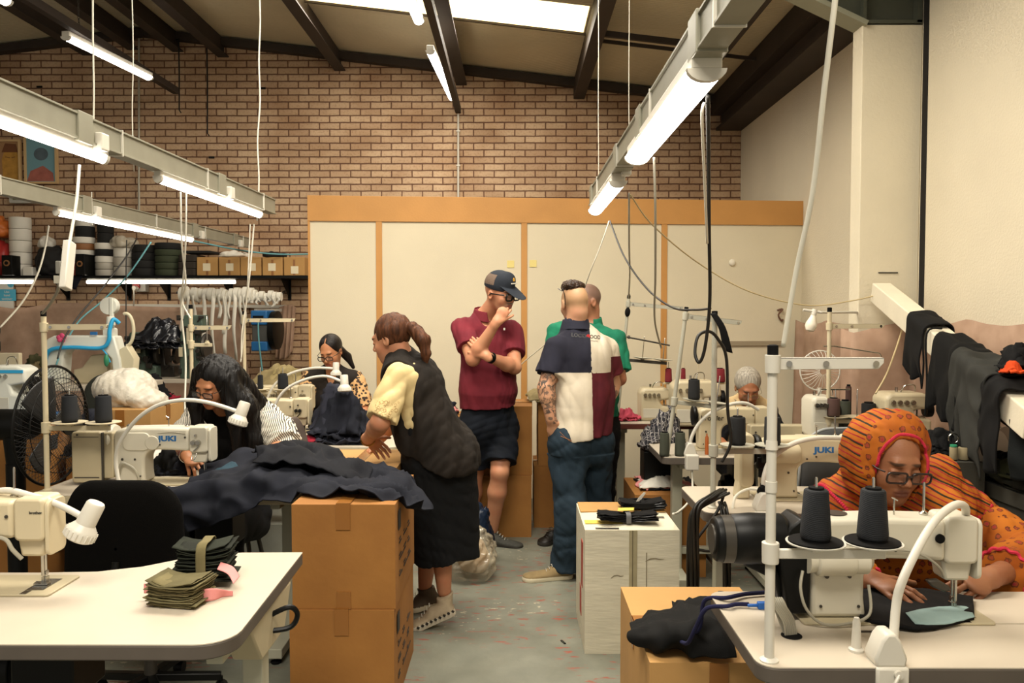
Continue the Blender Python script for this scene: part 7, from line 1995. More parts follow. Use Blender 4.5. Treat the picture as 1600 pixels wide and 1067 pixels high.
mb = MB(); g = [[P(322, 745, 3.78), P(330, 742, 3.72), P(338, 748, 3.68)], [P(335, 735, 3.80), P(348, 732, 3.74), P(355, 738, 3.70)], [P(352, 725, 3.82), P(366, 722, 3.78), P(372, 728, 3.74)]]
for r_ in g:
 for p_ in r_: p_.z = max(p_.z, .80)
tag(sheet('teal_cloth', g, cloth_mat('teal_cloth', '2c4350', '24363f'), n=5, fold=.004, fscale=14), 'small teal fold of cloth under the fingers of the long haired woman', 'cloth')
# --- heaps: layered crumpled sheets
def heap(name, label, cat, c, size, m, layers=5, seed=0, fold=.02, group=None, fscale=9, parent_kind=None):
 """a pile of folded garments: stacked crumpled sheets, each a little shifted"""
 rng = random.Random(seed); t = thing(name, label, cat, tuple(c), 0, group)
 w, d, h = size; ms = m if isinstance(m, (list, tuple)) else [m]
 for k in range(layers):
  z = h * (k + .5) / layers; f = 1 - .35 * (k / layers) ** 1.5
  ox, oy = rng.uniform(-.12, .12) * w, rng.uniform(-.1, .1) * d
  gr = []
  nx, ny = 5, 4
  for i in range(nx):
   row = []
   for j in range(ny):
    u, v = i / (nx - 1) * 2 - 1, j / (ny - 1) * 2 - 1
    e = max(abs(u), abs(v))
    zz = z * (1 - .75 * e ** 3) + rng.uniform(-.3, .5) * h / layers
    row.append(V((ox + u * w / 2 * f + rng.uniform(-.08, .08) * w, oy + v * d / 2 * f + rng.uniform(-.06, .06) * d, max(.004, zz))))
   gr.append(row)
  o = sheet('garment', gr, ms[k % len(ms)], t, n=6, fold=fold * .55, fscale=fscale / max(w, .3), thick=.008, seed=seed + k, fine=fold * .3)
  if fold:
   for v in o.data.vertices: v.co.z = max(v.co.z, .004)
 return t
p = P(530, 700, 4.95)
heap('garment_pile', 'high heap of navy garments the standing woman is reaching into', 'pile of clothes', (p.x, 5.02, TZ), (.40, .36, .36), [M_NAVY, M_NAVYL], 8, 3, .035)
heap('red_cloth', 'crumpled red cloth beside the navy garment heap', 'cloth', (P(482, 695, 4.92).x, 4.90, TZ), (.20, .14, .07), cloth_mat('crimson_satin', '8d1f2f', '701624'), 2, 5, .015)
p = P(440, 598, 6.5)
bench('bench with the khaki garments before the hose reel', P(385, 0, 6.9).x, P(482, 0, 6.9).x, 6.62, 7.1, .92)
heap('garment_pile', 'heap of khaki garments beneath the blue hose reel', 'pile of clothes', (P(432, 598, 6.86).x, 6.86, .92), (.50, .36, .22), [M_KHA, cloth_mat('khaki_light', 'a1926c', '87794f')], 6, 7, .03)
p = P(822, 650, 5.9)
heap('garment_pile', 'khaki garments on the cartons between the man in the cap and the tattooed man', 'pile of clothes', (.36, 6.03, .935), (.46, .40, .16), [M_KHA, M_OLV], 4, 9, .025)
heap('garment_pile', 'dark and pink cloth heap just left of the man in the cap', 'pile of clothes', (P(700, 635, 5.9).x, 5.9, .84), (.16, .2, .10), [M_NAVY, M_PINK], 3, 12, .02)
carton('brown carton under the dark and pink heap behind the standing woman', P(700, 0, 5.9).x - .16, P(700, 0, 5.9).x + .12, 5.7, 6.1, 0, .835, group=None)
heap('garment_pile', 'khaki scraps behind the fan cage at the far left', 'pile of clothes', (P(54, 560, 6.5).x, 6.5, 1.03), (.30, .30, .22), [M_KHA, M_OLV], 4, 14, .025)
heap('garment_pile', 'navy heap behind the fan, right of the blue bench', 'pile of clothes', (P(40, 645, 5.0).x, 4.9, .62), (.34, .3, .30), [M_NAVY], 4, 15, .03)
carton('carton under the navy heap behind the fan cage', P(40, 645, 5.0).x - .2, P(40, 645, 5.0).x + .2, 4.72, 5.10, 0, .618, group=None)
heap('garment_pile', 'black and navy garments between fan and white bag', 'pile of clothes', (P(148, 650, 4.6).x, 4.62, .78), (.24, .3, .24), [M_NAVY, M_BLKC], 5, 16, .03)
carton('carton under the black and navy garments by the white bag', P(148, 0, 4.6).x - .14, P(148, 0, 4.6).x + .14, 4.46, 4.80, 0, .778, group=None)
heap('garment_pile', 'dark olive garments with a red edge under the dark machines', 'pile of clothes', (P(232, 610, 6.98).x, 6.98, .80), (.40, .26, .26), [M_OLV, M_BLKC, cloth_mat('crimson_satin', '8d1f2f', '701624')], 5, 17, .03)
tag(obj('storage_crate', MB().box(P(232, 0, 6.98).x - .22, P(232, 0, 6.98).x + .22, 6.83, 7.13, 0, .80), mat('dark_crate', '35332b', .8), smooth=0, bevel=.005), 'dark crate under the olive garments below the machines', 'crate')
heap('garment_pile', 'glossy black wrapped garments on top of the dark machines under the shelf', 'pile of clothes', (P(248, 530, 7.3).x, 7.32, P(248, 545, 7.3).z), (.50, .30, .28), mat('black_plastic_wrap', '14151a', .25, spec=.6), 6, 18, .035)
heap('cloth_scraps', 'pink and dark scraps behind the arm of the machine with the box motor', 'scraps', (P(235, 665, 4.4).x, 4.40, TZ), (.34, .2, .05), [M_PINK, M_BLKC, M_WHITE], 3, 19, .012)
tag(obj('side_table', MB().box(P(235, 0, 4.4).x - .25, P(235, 0, 4.4).x + .2, 4.26, 4.55, .74, TZ).box(P(235, 0, 4.4).x - .22, P(235, 0, 4.4).x - .17, 4.3, 4.35, 0, .74).box(P(235, 0, 4.4).x + .1, P(235, 0, 4.4).x + .15, 4.3, 4.35, 0, .74), M_FRAME, smooth=0), 'narrow table behind the machine with the box motor', 'table')
heap('garment_pile', 'black cloth beside the column of the machine with the box motor', 'pile of clothes', (P(262, 735, 4.0).x, 4.0, TZ), (.22, .12, .12), [M_BLKC, M_NAVY], 3, 20, .02)
heap('pink_cloth', 'crumpled pink cloth on the brown edged table', 'cloth', (P(978, 665, 5.85).x, 5.86, .80), (.20, .18, .09), cloth_mat('rose_cloth', 'b8495a', '963646'), 3, 21, .02)
pl = mat('plaid_dark', '17171c', .85)
N, L = nodes_of(pl); b = N['Principled BSDF']; tc = N.new('ShaderNodeTexCoord'); br = N.new('ShaderNodeTexBrick'); br.offset = 0; br.inputs['Scale'].default_value = 22; br.inputs['Mortar Size'].default_value = .03
br.inputs['Color1'].default_value = lin('17171c'); br.inputs['Color2'].default_value = lin('1f1f28'); br.inputs['Mortar'].default_value = lin('8f8a86'); L.new(tc.outputs['Object'], br.inputs[0]); L.new(br.outputs[0], b.inputs['Base Color'])
heap('plaid_garment', 'dark checked garment hanging over the end of the brown edged table', 'cloth', (P(1038, 690, 5.0).x, 5.03, .72), (.26, .2, .26), pl, 5, 22, .03)
tag(obj('support_box', MB().box(P(1038, 0, 5.0).x - .11, P(1038, 0, 5.0).x + .11, 4.98, 5.15, .505, .72), M_BLACK, smooth=0, bevel=.006), 'black box under the dark checked garment', 'box')
heap('scraps', 'black and pink scraps in the open carton under the back right table', 'scraps', (.93, 4.98, .505), (.34, .34, .07), [M_BLKC, M_PINK, M_WHITE], 3, 23, .015)
heap('garment_pile', 'dark camouflage clutter on the bench behind the orange sleeve', 'pile of clothes', (2.22, 3.32, .86), (.32, .56, .22), [cloth_mat('camo_dark', '2c2c20', '15150f'), M_BLKC, cloth_mat('camo_green', '43452c', '2a2b1b')], 7, 24, .035)
heap('garment_pile', 'black garments falling off the bench end behind the orange sleeve', 'pile of clothes', (2.24, 3.02, .86), (.28, .26, .18), [M_BLKC, cloth_mat('camo_dark', '2c2c20', '15150f')], 5, 25, .035)
tag(obj('storage_bench', MB().box(2.06, 2.41, 2.88, 3.78, .0, .80), mat('dark_crate', '35332b', .8), smooth=0, bevel=.006), 'dark low bench along the side wall behind the woman in orange', 'bench')
tag(obj('support_slab', MB().box(2.05, 2.41, 2.87, 3.79, .80, .86), mat('dark_crate', '35332b', .8), smooth=0), 'dark board under the camouflage clutter', 'board')
spz_ = P(0, 718, 3.45).z
heap('black_bag', 'black cloth bag with a metal ring behind the orange headscarf', 'bag', (1.96, 3.62, spz_), (.17, .14, .12), M_BLKC, 4, 26, .02)
mb = MB(); c = P(1490, 685, 3.53); mb.tube([c + V((.022 * math.cos(a), 0, .022 * math.sin(a))) for a in np.linspace(0, 2 * PI, 18)[:-1]], .003, 6, closed=True); tag(obj('metal_ring', mb, M_CHROME), 'metal ring on the black cloth bag', 'ring')
# --- bundles on the front left table
def bundle(name, label, c, w, d, h, n, m, seed, rot, group, band=None):
 rng = random.Random(seed); t = thing(name, label, 'bundle of cloth', tuple(c), rot, group)
 for k in range(n):
  z = h * (k + .5) / n; s_ = rng.uniform(.88, 1.08); ox, oy = rng.uniform(-.008, .008), rng.uniform(-.008, .008)
  gr = [[V((ox + u * w / 2 * s_, oy + v * d / 2 * s_, z + .014 * (u * u) * (k / n) + rng.uniform(-.003, .003))) for v in (-1, 0, 1)] for u in (-1, -.4, .4, 1)]
  sheet('cloth_piece', gr, m[k % len(m)], t, n=3, fold=.0015, fscale=30, thick=h / n * .7, seed=k)
 if band:
  mb = MB(); mb.tube([(.012, d * .53, 0), (.010, d * .54, h), (.0, 0, h + .012), (-.006, -d * .54, h * .96), (-.002, -d * .55, .0)], .003, 4)
  gr = [[V((x, y, z)) for x in (-.014, .014)] for y, z in ((d * .54, 0), (d * .53, h + .006), (0, h + .014), (-d * .53, h + .006), (-d * .56, .002))]
  sheet('binding_strip', gr, band, t, n=4, thick=.002)
 return t
bc = PZ(312, 930, TZ)
bundle('olive_bundle', 'lower stack of olive cloth pieces on the front left table', (PZ(284, 940, TZ).x, PZ(284, 940, TZ).y, TZ), .14, .115, .064, 20, [cloth_mat('olive_pale', '7b7150', '5f5739'), cloth_mat('olive_mid', '6a6244', '4f4930')], 1, -.15, None)
bundle('green_bundle', 'upper stack of dark green cloth pieces tied with an olive strip', (PZ(316, 915, TZ).x, PZ(316, 915, TZ).y + .035, TZ + .02), .15, .115, .092, 22, [cloth_mat('bottle_green', '20231c', '15170f'), cloth_mat('bottle_green_light', '2b2f25', '1a1d14')], 2, .12, None, band=cloth_mat('olive_pale', '7b7150', '5f5739'))
def slip(label, pts, m=M_PINK, w=.02, name='paper_slip', group=None, cat='paper'):
 gr = [[V(p_) + V((0, 0, 0)), V(p_) + V(q_)] for p_, q_ in pts]
 return tag(sheet(name, gr, m, n=5, thick=.0008), label, cat, group)
a = bc
slip('pink paper slip curling out behind the green bundle on the front left table', [((a.x + .04, a.y + .03, TZ + .066), (.0, .03, .012)), ((a.x + .075, a.y + .02, TZ + .055), (.004, .032, .012)), ((a.x + .10, a.y - .005, TZ + .035), (.006, .035, .010))])
slip('pink paper slip wrapped round the front of the green bundle', [((a.x - .005, a.y - .058, TZ + .004), (0, 0, .036)), ((a.x + .03, a.y - .062, TZ + .004), (0, 0, .036)), ((a.x + .062, a.y - .05, TZ + .004), (0, 0, .034)), ((a.x + .075, a.y - .02, TZ + .002), (0.01, 0, .02)), ((a.x + .10, a.y - .01, TZ + .002), (0.0, 0, .014))])
slip('pink paper tag at the left end of the olive bundle', [((a.x - .145, a.y - .035, TZ + .018), (0, 0, .028)), ((a.x - .12, a.y - .03, TZ + .018), (0, 0, .028))])
slip('single olive strip lying before the olive bundle', [((a.x - .07, a.y - .105, TZ + .003), (-.004, .018, 0)), ((a.x - .01, a.y - .095, TZ + .003), (-.003, .018, 0)), ((a.x + .045, a.y - .075, TZ + .003), (-.002, .018, 0))], cloth_mat('olive_pale', '7b7150', '5f5739'), name='cloth_strip', cat='cloth')
# --- on the white carton
def flat_bundle(name, label, c, w, d, h, seed, rot=0, ring=False):
 rng = random.Random(seed); t = thing(name, label, 'bundle of cloth', tuple(c), rot, 'black bundles on the white carton')
 for k in range(9):
  ang = rng.uniform(-.15, .15); z = h * k / 9 + .003
  gr = [[V((u * w / 2 + rng.uniform(-.01, .01), v * d / 2 * (.55 if abs(u) < .2 else 1) + u * w / 2 * ang, z + .006 * rng.random() + (.014 * abs(u)))) for v in (-1, -.3, .3, 1)] for u in (-1, -.5, 0, .5, 1)]
  sheet('black_strip', gr, M_BLKC if k % 3 else mat('black_gloss', '1d1d1f', .35), t, n=3, fold=.003, fscale=40, thick=.003, seed=seed + k)
 gr = [[V((x, y, z)) for x in (-.012, .012)] for y, z in ((d * .5, 0), (d * .45, h + .01), (0, h + .014), (-d * .45, h + .01), (-d * .5, .002))]
 sheet('binding_strip', gr, M_BLKC if ring else mat('grey_band', '5a5a5a', .5), t, n=4, thick=.002)
 return t
wz = .594
flat_bundle('strap_bundle', 'tied bundle of black strips with yellow tag, front one on the white carton', (P(980, 820, 3.78).x, 3.78, wz), .27, .085, .035, 3, .05)
slip('yellow paper tag on the front black bundle of the white carton', [((.49, 3.78, wz + .054), (0.01, .05, .002)), ((.53, 3.775, wz + .056), (.008, .05, .002)), ((.57, 3.79, wz + .054), (.008, .045, .002))], mat('yellow_paper', 'd3b94e', .7), name='paper_tag')
t = flat_bundle('strap_coil', 'round coil of black straps, rear one on the white carton', (P(1003, 790, 4.04).x, 4.04, wz + .0), .22, .10, .03, 8, 0, ring=True)
mb = MB()
for k in range(3): mb.tube([(.095 * math.cos(a), .055 * math.sin(a), .02 + k * .008) for a in np.linspace(0, 2 * PI, 26)[:-1]], .007, 6, closed=True)
obj('strap_ring', mb, M_BLKC, t)
mb = MB(); mb.prism([(0, 0), (.02, .004), (.05, .045), (.04, .05), (.012, .02)], 0, .003, 'y'); o = obj('white_clip', mb, M_WHITE, t); o.location = (-.03, 0, .035)
# --- black garment and navy cord on the tan carton / front right table
zt0 = .565
def tz(px, py, dz=0.): return PZ(px, py, zt0 + dz)
g = [[tz(986, 982), tz(988, 990, .01), tz(984, 996, .01), tz(990, 1004)], [tz(1015, 962), tz(1020, 975, .04), tz(1020, 995, .04), tz(1030, 1014)],
  [tz(1055, 948), tz(1060, 968, .07), tz(1062, 992, .06), tz(1075, 1022)], [tz(1095, 938), tz(1100, 962, .08), tz(1105, 992, .06), tz(1118, 1028)], [tz(1120, 935), tz(1135, 960, .06), tz(1140, 992, .05), tz(1150, 1030)]]
for r_ in g:
 for p_ in r_:
  if p_.y < 2.40: p_.z -= 0
  if p_.x > .84: p_.x = .84
tag(sheet('black_garment', g, cloth_mat('black_twill', '0f0e0d', '0a0a09'), n=9, fold=.018, fscale=9, thick=.006, seed=31, fine=.005), 'black garment with pointed corner lying on the tan carton at lower right', 'garment')
g = [[tz(1050, 942), tz(1052, 958)], [tz(1080, 948, .01), tz(1085, 962, .01)], [tz(1105, 935, .03), tz(1125, 952, .03)], [tz(1128, 925, .03), tz(1150, 948, .03)]]
tag(sheet('black_garment', g, cloth_mat('black_twill', '0f0e0d', '0a0a09'), n=6, fold=.008, fscale=9, thick=.005, seed=33), 'small black garment end behind the larger black garment on the tan carton', 'garment')
M_CORD = cloth_mat('navy_cord', '25264a', '1b1c38')
t = thing('drawstring', 'navy cord with bright blue clip hanging over the corner of the front right table', 'cord', tuple(P(1110, 1000, 2.2)))
mb = MB(); mb.tube(spline([PZ(1170, 944, .79), PZ(1150, 944, .79), PZ(1136, 947, .79), V((.535, 2.20, .77)), V((.515, 2.24, .70)), V((.505, 2.30, .63)), V((.50, 2.40, .60)), V((.53, 2.42, .60)), V((.55, 2.34, .66)), V((.552, 2.29, .76)), PZ(1135, 934, .79), PZ(1165, 928, .79), PZ(1203, 925, .79)], 8), .006, 8)
obj('cord', mb, M_CORD, t, world=True)
mb = MB(); q = PZ(1192, 948, .785); mb.cbox(q + V((0, 0, .004)), (.030, .018, .020)); mb.cbox(q + V((-.028, 0, .004)), (.03, .010, .008)); obj('blue_clip', mb, mat('clip_blue', '1f5fb0', .4), t, world=True, bevel=.003)
# cloth under the needle of the front machine
g = [[PZ(1335, 925, .79), PZ(1338, 950, .79), PZ(1345, 968, .79)], [PZ(1400, 918, .789), PZ(1400, 955, .789), PZ(1400, 980, .789)], [PZ(1460, 925, .789), PZ(1455, 958, .789), PZ(1450, 983, .789)], [PZ(1520, 935, .79), PZ(1522, 955, .792), PZ(1522, 968, .788)]]
tag(sheet('black_fabric', g, M_BLKC, n=7, fold=.003, fscale=14, thick=.010, seed=4), 'black fabric panel under the needle of the front machine', 'cloth')
g = [[PZ(1415, 958, .798), PZ(1430, 975, .797)], [PZ(1450, 950, .798), PZ(1470, 976, .797)], [PZ(1490, 947, .797), PZ(1500, 970, .797)], [PZ(1515, 948, .797), PZ(1523, 964, .797)]]
tag(sheet('teal_patch', g, cloth_mat('pale_teal', '8fa5a2', '7f9592'), n=5, fold=.001, fscale=14, thick=.002), 'pale teal patch on the black panel under the needle', 'cloth')
# dark cloth behind the front machine
g = [[P(1345, 905, 2.45), P(1350, 920, 2.38)], [P(1420, 895, 2.5), P(1425, 925, 2.38)], [P(1500, 900, 2.5), P(1500, 930, 2.38)]]
# --- fan
def fan():
 c = P(82, 664, 4.02); t = thing('pedestal_fan', 'big black pedestal fan behind the second left table', 'fan', (c.x - .20, 4.0, 0))
 Rr = .30; yaw = R(87); M = Matrix.Translation(c) @ Matrix.Rotation(yaw, 4, 'Z')
 # fan axis along local -y after rotation points to camera right
 wires = MB(); wires.T = M
 for sgn, dep in ((-1, .085), (1, .085)):
  for k in range(64):
   a = 2 * PI * k / 64; sw = .55
   pts = []
   for i in range(7):
    u = i / 6; r_ = .055 + (Rr - .055) * u; aa = a + sw * (1 - u)
    pts.append((r_ * math.cos(aa), sgn * dep * math.cos(u * PI / 2) ** .8 if u < 1 else 0, r_ * math.sin(aa)))
   wires.tube(pts, .0013, 4, caps=False)
 o = obj('cage', wires, mat('fan_wire', '191919', .4), t, world=True, smooth=180, fix=False)
 mb = MB(); mb.T = M; mb.tube([(Rr * math.cos(a), 0, Rr * math.sin(a)) for a in np.linspace(0, 2 * PI, 49)[:-1]], .007, 8, closed=True)
 for rr, yy in ((.17, .07), (.17, -.07), (.24, .045), (.24, -.045)): mb.tube([(rr * math.cos(a), yy, rr * math.sin(a)) for a in np.linspace(0, 2 * PI, 41)[:-1]], .0022, 6, closed=True)
 obj('cage_ring', mb, M_BLACK, t, world=True)
 mb = MB(); mb.T = M; mb.lathe([(.055, 0), (.058, .006), (.05, .012)], (0, .08, 0), 'y'); mb.lathe([(.05, 0), (.05, .006)], (0, -.088, 0), 'y'); obj('badge_disc', mb, M_BLACK, t, world=True)
 for k in range(3):
  a0 = 2 * PI * k / 3; gr = []
  for i in range(6):
   r_ = .03 + .22 * i / 5
   gr.append([M @ V((r_ * math.cos(a0 + da * (1 - .25 * i / 5)), .025 * da, r_ * math.sin(a0 + da * (1 - .25 * i / 5)))) for da in (-.65, -.2, .2, .65)])
  sheet('blade', gr, mat('fan_blade', '2a2a2a', .35), t, n=3, thick=.003, world=True)
 mb = MB(); mb.T = M; mb.lathe([(.03, 0), (.072, .02), (.080, .06), (.080, .22), (.066, .27), (.02, .29)], (0, .09, 0), 'y', 28); obj('motor_housing', mb, M_BLACK, t, world=True, smooth=50)
 q = M @ V((0, .20, 0))
 mb = MB(); mb.tube([(q.x, q.y, q.z - .06), (q.x, q.y, q.z - .2)], [.055, .042], 16); mb.tube([(q.x, q.y, q.z - .2), (q.x, q.y, .06)], [.045, .045], 16); obj('pole', mb, M_BLACK, t, world=True, smooth=50)
 mb = MB(); mb.lathe([(.22, 0), (.22, .02), (.10, .05), (.05, .08)], (q.x, q.y, 0), n=32); obj('base', mb, M_BLACK, t, world=True, smooth=50)
fan()
# --- shelf on the brick wall
SY0, SY1 = 8.52, YW - .005
zs = 1.6 - (431 - 487) * 8.6 / 1244
t = thing('wall_shelf', 'long black wall shelf on the brick wall loaded with rolls and cartons', 'shelf', ((P(0, 0, 8.7).x + P(483, 0, 8.7).x) / 2, 8.7, zs))
xs0, xs1 = P(-90, 0, 8.6).x, P(484, 0, 8.6).x
mb = MB(); mb.box(xs0, xs1, SY0, SY1, zs - .03, zs); obj('board', mb, M_BLACK, t, world=True, smooth=0)
for px in (82, 182, 245, 346, 440):
 x = P(px, 0, 8.7).x; mb = MB(); mb.box(x - .018, x + .018, YW - .02, YW - .006, zs - .26, zs - .03); mb.prism([(YW - .02, zs - .24), (YW - .02, zs - .03), (SY0 + .05, zs - .03)], x - .004, x + .004, 'x'); obj('bracket', mb, M_BLACK, t, world=True, smooth=0)
for x0_, x1_, lab in ((-60, 43, 'thin lit tube under the shelf at the left edge of the photo'), (127, 362, 'long thin lit tube under the shelf')):
 a, b_ = P(x0_, 433, 8.45), P(x1_, 433, 8.45); tt = thing('fluorescent_light', lab, 'ceiling light', tuple((a + b_) / 2), 0, 'tubes under the shelf')
 zz = zs - .068
 mb = MB(); mb.bar((a.x, 8.58, zs - .040), (b_.x, 8.58, zs - .040), .04, .018); obj('casing', mb, M_WHITE, tt, world=True, smooth=0)
 mb = MB(); mb.cyl((a.x, 8.56, zz), (b_.x, 8.56, zz), .017, n=12); obj('tube', mb, mat('lit_tube_small', 'fff6e6', .4, emit=7.), tt, world=True)
def sx(px, Y=8.66): return (px - 805) * Y / 1244
def on_shelf(name, label, cat, x0, x1, ytop, m, kind='roll', group=None, ybot=None, lay=1):
 xa, xb = sx(x0), sx(x1); z0 = zs if ybot is None else 1.6 - (ybot - 487) * 8.66 / 1244; z1 = 1.6 - (ytop - 487) * 8.66 / 1244
 w = xb - xa; cx = (xa + xb) / 2; t_ = thing(name, label, cat, (cx, 8.68, z0), 0, group)
 H = z1 - z0
 if kind == 'roll':
  n_ = max(1, lay)
  for k in range(n_):
   mb = MB(); a_, b_ = H * k / n_, H * (k + 1) / n_; r_ = w / 2
   mb.lathe([(r_ * .25, a_ + .002), (r_ * .97, a_ + .003), (r_, a_ + .012), (r_, b_ - .012), (r_ * .97, b_ - .002), (r_ * .25, b_ - .003)], n=24); obj('tape_reel', mb, m[k % len(m)] if isinstance(m, (list, tuple)) else m, t_, smooth=40)
 elif kind == 'blob':
  S = SDF((xa - .03, 8.50, z0), (xb + .03, 8.88, z1 + .04), .012); S.ell((cx, 8.68, (z0 + z1) / 2), (w / 2, .14, H / 2), k=0); S.cap((cx - w * .2, 8.66, z0 + H * .3), (cx + w * .25, 8.7, z0 + H * .35), min(w * .35, H * .45), k=.04); S.folds(.03, 16, int(abs(x0))); S.mesh('contents', m, t_)
 elif kind == 'box':
  mb = MB(); mb.box(-w / 2, w / 2, -.14, .14, 0, H); obj('body', mb, m, t_, smooth=0, bevel=.006)
 elif kind == 'flat':
  for k in range(lay):
   mb = MB(); a_, b_ = H * k / lay, H * (k + 1) / lay; dx = random.uniform(-.01, .01)
   mb.prism(rrect(-w / 2 + dx, w / 2 + dx, -.14, .14, .04), a_ + .001, b_ - .001); obj('folded_cloth', mb, m, t_, smooth=40, bevel=.006)
 return t_
M_RW = mat('white_reel', 'd8d2c4', .6); M_RR = mat('red_wrap', 'b5483c', .4, var=.3, vscale=20); M_RB = mat('black_webbing', '191816', .85); M_RG = mat('green_webbing', '343a27', .85); M_RGY = mat('grey_reel', 'a9a294', .5)
on_shelf('plastic_bag', 'orange and red plastic bag at the left end of the shelf', 'bag', -10, 15, 340, mat('orange_bag', 'c0682a', .4), 'blob', ybot=372)
on_shelf('plastic_bag', 'red plastic bag on the shelf at the left edge', 'bag', -12, 17, 376, mat('red_bag', 'a1302c', .35), 'blob')
on_shelf('paper_roll', 'tall white roll standing on the left of the shelf', 'roll', 16, 47, 340, M_RW, 'roll', lay=5)
def speaker(label, x0, x1, yt):
 t_ = on_shelf('loudspeaker', label, 'loudspeaker', x0, x1, yt, M_BLACK, 'box', group='small loudspeakers on the shelf'); w = sx(x1) - sx(x0)
 t_.location.y -= .10
 mb = MB(); mb.lathe([(w * .30, -.002), (w * .30, .002)], (0, -.143, w * 1.15), 'y', 20); obj('cone', mb, mat('speaker_cone', '8a5f38', .5), t_)
 mb = MB(); mb.lathe([(w * .17, -.003), (w * .17, .002)], (0, -.146, w * 1.15), 'y', 16); obj('dust_cap', mb, M_BLACK, t_)
speaker('small black loudspeaker beside the tall white roll on the shelf', 23, 39, 401); speaker('small black loudspeaker beside the red wrapped reels', 135, 150, 399)
on_shelf('black_bag', 'black bag filled up on the left part of the shelf', 'bag', 61, 101, 384, M_RB, 'blob')
on_shelf('webcam', 'little white round camera standing behind the black bag', 'camera', 66, 77, 371, M_WHITE, 'blob', ybot=388)
on_shelf('small_box', 'small pale box in front of the tall roll', 'box', 46, 61, 418, M_RW, 'box')
on_shelf('reel_stack', 'stack of reels wrapped in red, white and brown on the shelf', 'stack of reels', 114, 147, 371, [M_RR, M_RR, M_RR, M_RW, mat('brown_reel', '8a5b34', .6), M_RW], 'roll', lay=6, group='stacks of tape reels')
on_shelf('reel_stack', 'black and white reels above the far left rail', 'stack of reels', 119, 147, 322, [M_RB, M_RW, M_RB, M_RB, M_RW], 'roll', ybot=371, lay=3, group='stacks of tape reels')
on_shelf('reel_stack', 'white and grey reels in clear wrap in the middle of the shelf', 'stack of reels', 149, 178, 380, [M_RGY, M_RGY, M_RW, M_RB, M_RW], 'roll', lay=5, group='stacks of tape reels')
on_shelf('reel_stack', 'grey wrapped reels under a crumpled bag on the shelf', 'stack of reels', 178, 206, 388, [M_RGY, M_RGY, M_RW], 'roll', lay=3, group='stacks of tape reels')
on_shelf('plastic_bag', 'crumpled clear bag on the grey wrapped reels', 'bag', 178, 210, 372, mat('clear_wrap', 'c9c0ab', .2, alpha=.65), 'blob', ybot=388)
on_shelf('reel_stack', 'black reels showing above the far left rail', 'stack of reels', 153, 177, 334, M_RB, 'roll', ybot=380, lay=3, group='stacks of tape reels')
on_shelf('webbing_stack', 'stack of black webbing rolls on the shelf', 'stack of webbing', 207, 243, 383, M_RB, 'roll', lay=4, group='webbing rolls on the shelf')
on_shelf('webbing_stack', 'stack of dark green webbing rolls on the shelf', 'stack of webbing', 243, 283, 380, [M_RG, M_RG, M_RG, M_RG, M_RB], 'roll', lay=5, group='webbing rolls on the shelf')
on_shelf('webbing_stack', 'dark folded webbing left of the first small carton', 'stack of webbing', 284, 314, 399, mat('dark_brown_webbing', '2e261e', .85), 'flat', lay=3, group='webbing rolls on the shelf')
on_shelf('flat_tray', 'flat black panel lying above the dark folded webbing', 'panel', 293, 336, 393, M_RB, 'box', ybot=397)
on_shelf('white_bag', 'crumpled white bag on top of the small cartons', 'bag', 345, 385, 396, M_RW, 'blob', ybot=403)
on_shelf('black_cloth', 'black cloth tossed on the fourth small carton', 'cloth', 416, 445, 397, M_RB, 'blob', ybot=403)
sup = [('camera_base', 'second stack carrier')]
for k, (x0, x1) in enumerate(((315, 347), (349, 381), (382, 414), (416, 447), (449, 481))):
 t_ = on_shelf('small_carton', ['small brown carton on the shelf, first and leftmost of five', 'small brown carton on the shelf, second of five from the left', 'small brown carton on the shelf, middle one of five', 'small brown carton on the shelf under the black cloth', 'small brown carton on the shelf touching the partition'][k], 'cardboard box', x0, x1, 403, M_CARDL, 'box', group='small cartons on the shelf')
 mb = MB(); mb.box(-.045 + .01 * (k % 3), .035 + .01 * (k % 3), -.1425, -.1405, .05 if k < 4 else .02, .13 if k < 4 else .10); obj('paper_label', mb, mat('label_paper', 'ded2b4', .8), t_, smooth=0)
 mb = MB(); mb.box(-.012, .012, -.142, -.1405, .0, .17); obj('packing_tape', mb, M_TAPE, t_, smooth=0)
# navy cloth hanging from the shelf and orange folder
g = [[V((sx(111, 8.5), 8.50, zs + .002)), V((sx(113, 8.5), 8.50, zs - .14))], [V((sx(121, 8.5), 8.50, zs + .002)), V((sx(118, 8.5), 8.50, zs - .15))], [V((sx(131, 8.5), 8.50, zs + .002)), V((sx(121, 8.5), 8.50, zs - .10))]]
tag(sheet('hanging_cloth', g, M_NAVY, n=5, fold=.004, thick=.003), 'navy cloth corner hanging from the shelf edge', 'cloth')
# --- sockets, trunking, clock, posters, sign
t = thing('wall_socket', 'grey wall socket with red industrial plug under the shelf', 'socket', tuple(P(220, 448, 8.8)))
mb = MB(); q = P(222, 448, 8.84); mb.cbox(q, (.115, .09, .11)); obj('box', mb, mat('socket_grey', 'b9b4a8', .5), t, world=True, bevel=.006)
mb = MB(); q = P(212, 447, 8.76); mb.cyl(q, q + V((0, .05, 0)), .035, n=18); obj('red_socket', mb, mat('plug_red', 'ab2b26', .4), t, world=True)
mb = MB(); q = P(209, 450, 8.72); mb.cyl(q, q + V((.01, .05, 0)), .025, n=14); mb.tube(spline([q, q + V((0, 0, -.1)), P(209, 478, 8.8)], 5), .007, 6); obj('plug', mb, M_WHITE, t, world=True)
mb = MB(); a, b_ = P(118, 477, 8.86), P(455, 479, 8.86); mb.bar(a, b_, .025, .035); tag(obj('cable_trunking', mb, M_WHITE, smooth=0), 'white cable trunking along the brick wall below the shelf', 'trunking')
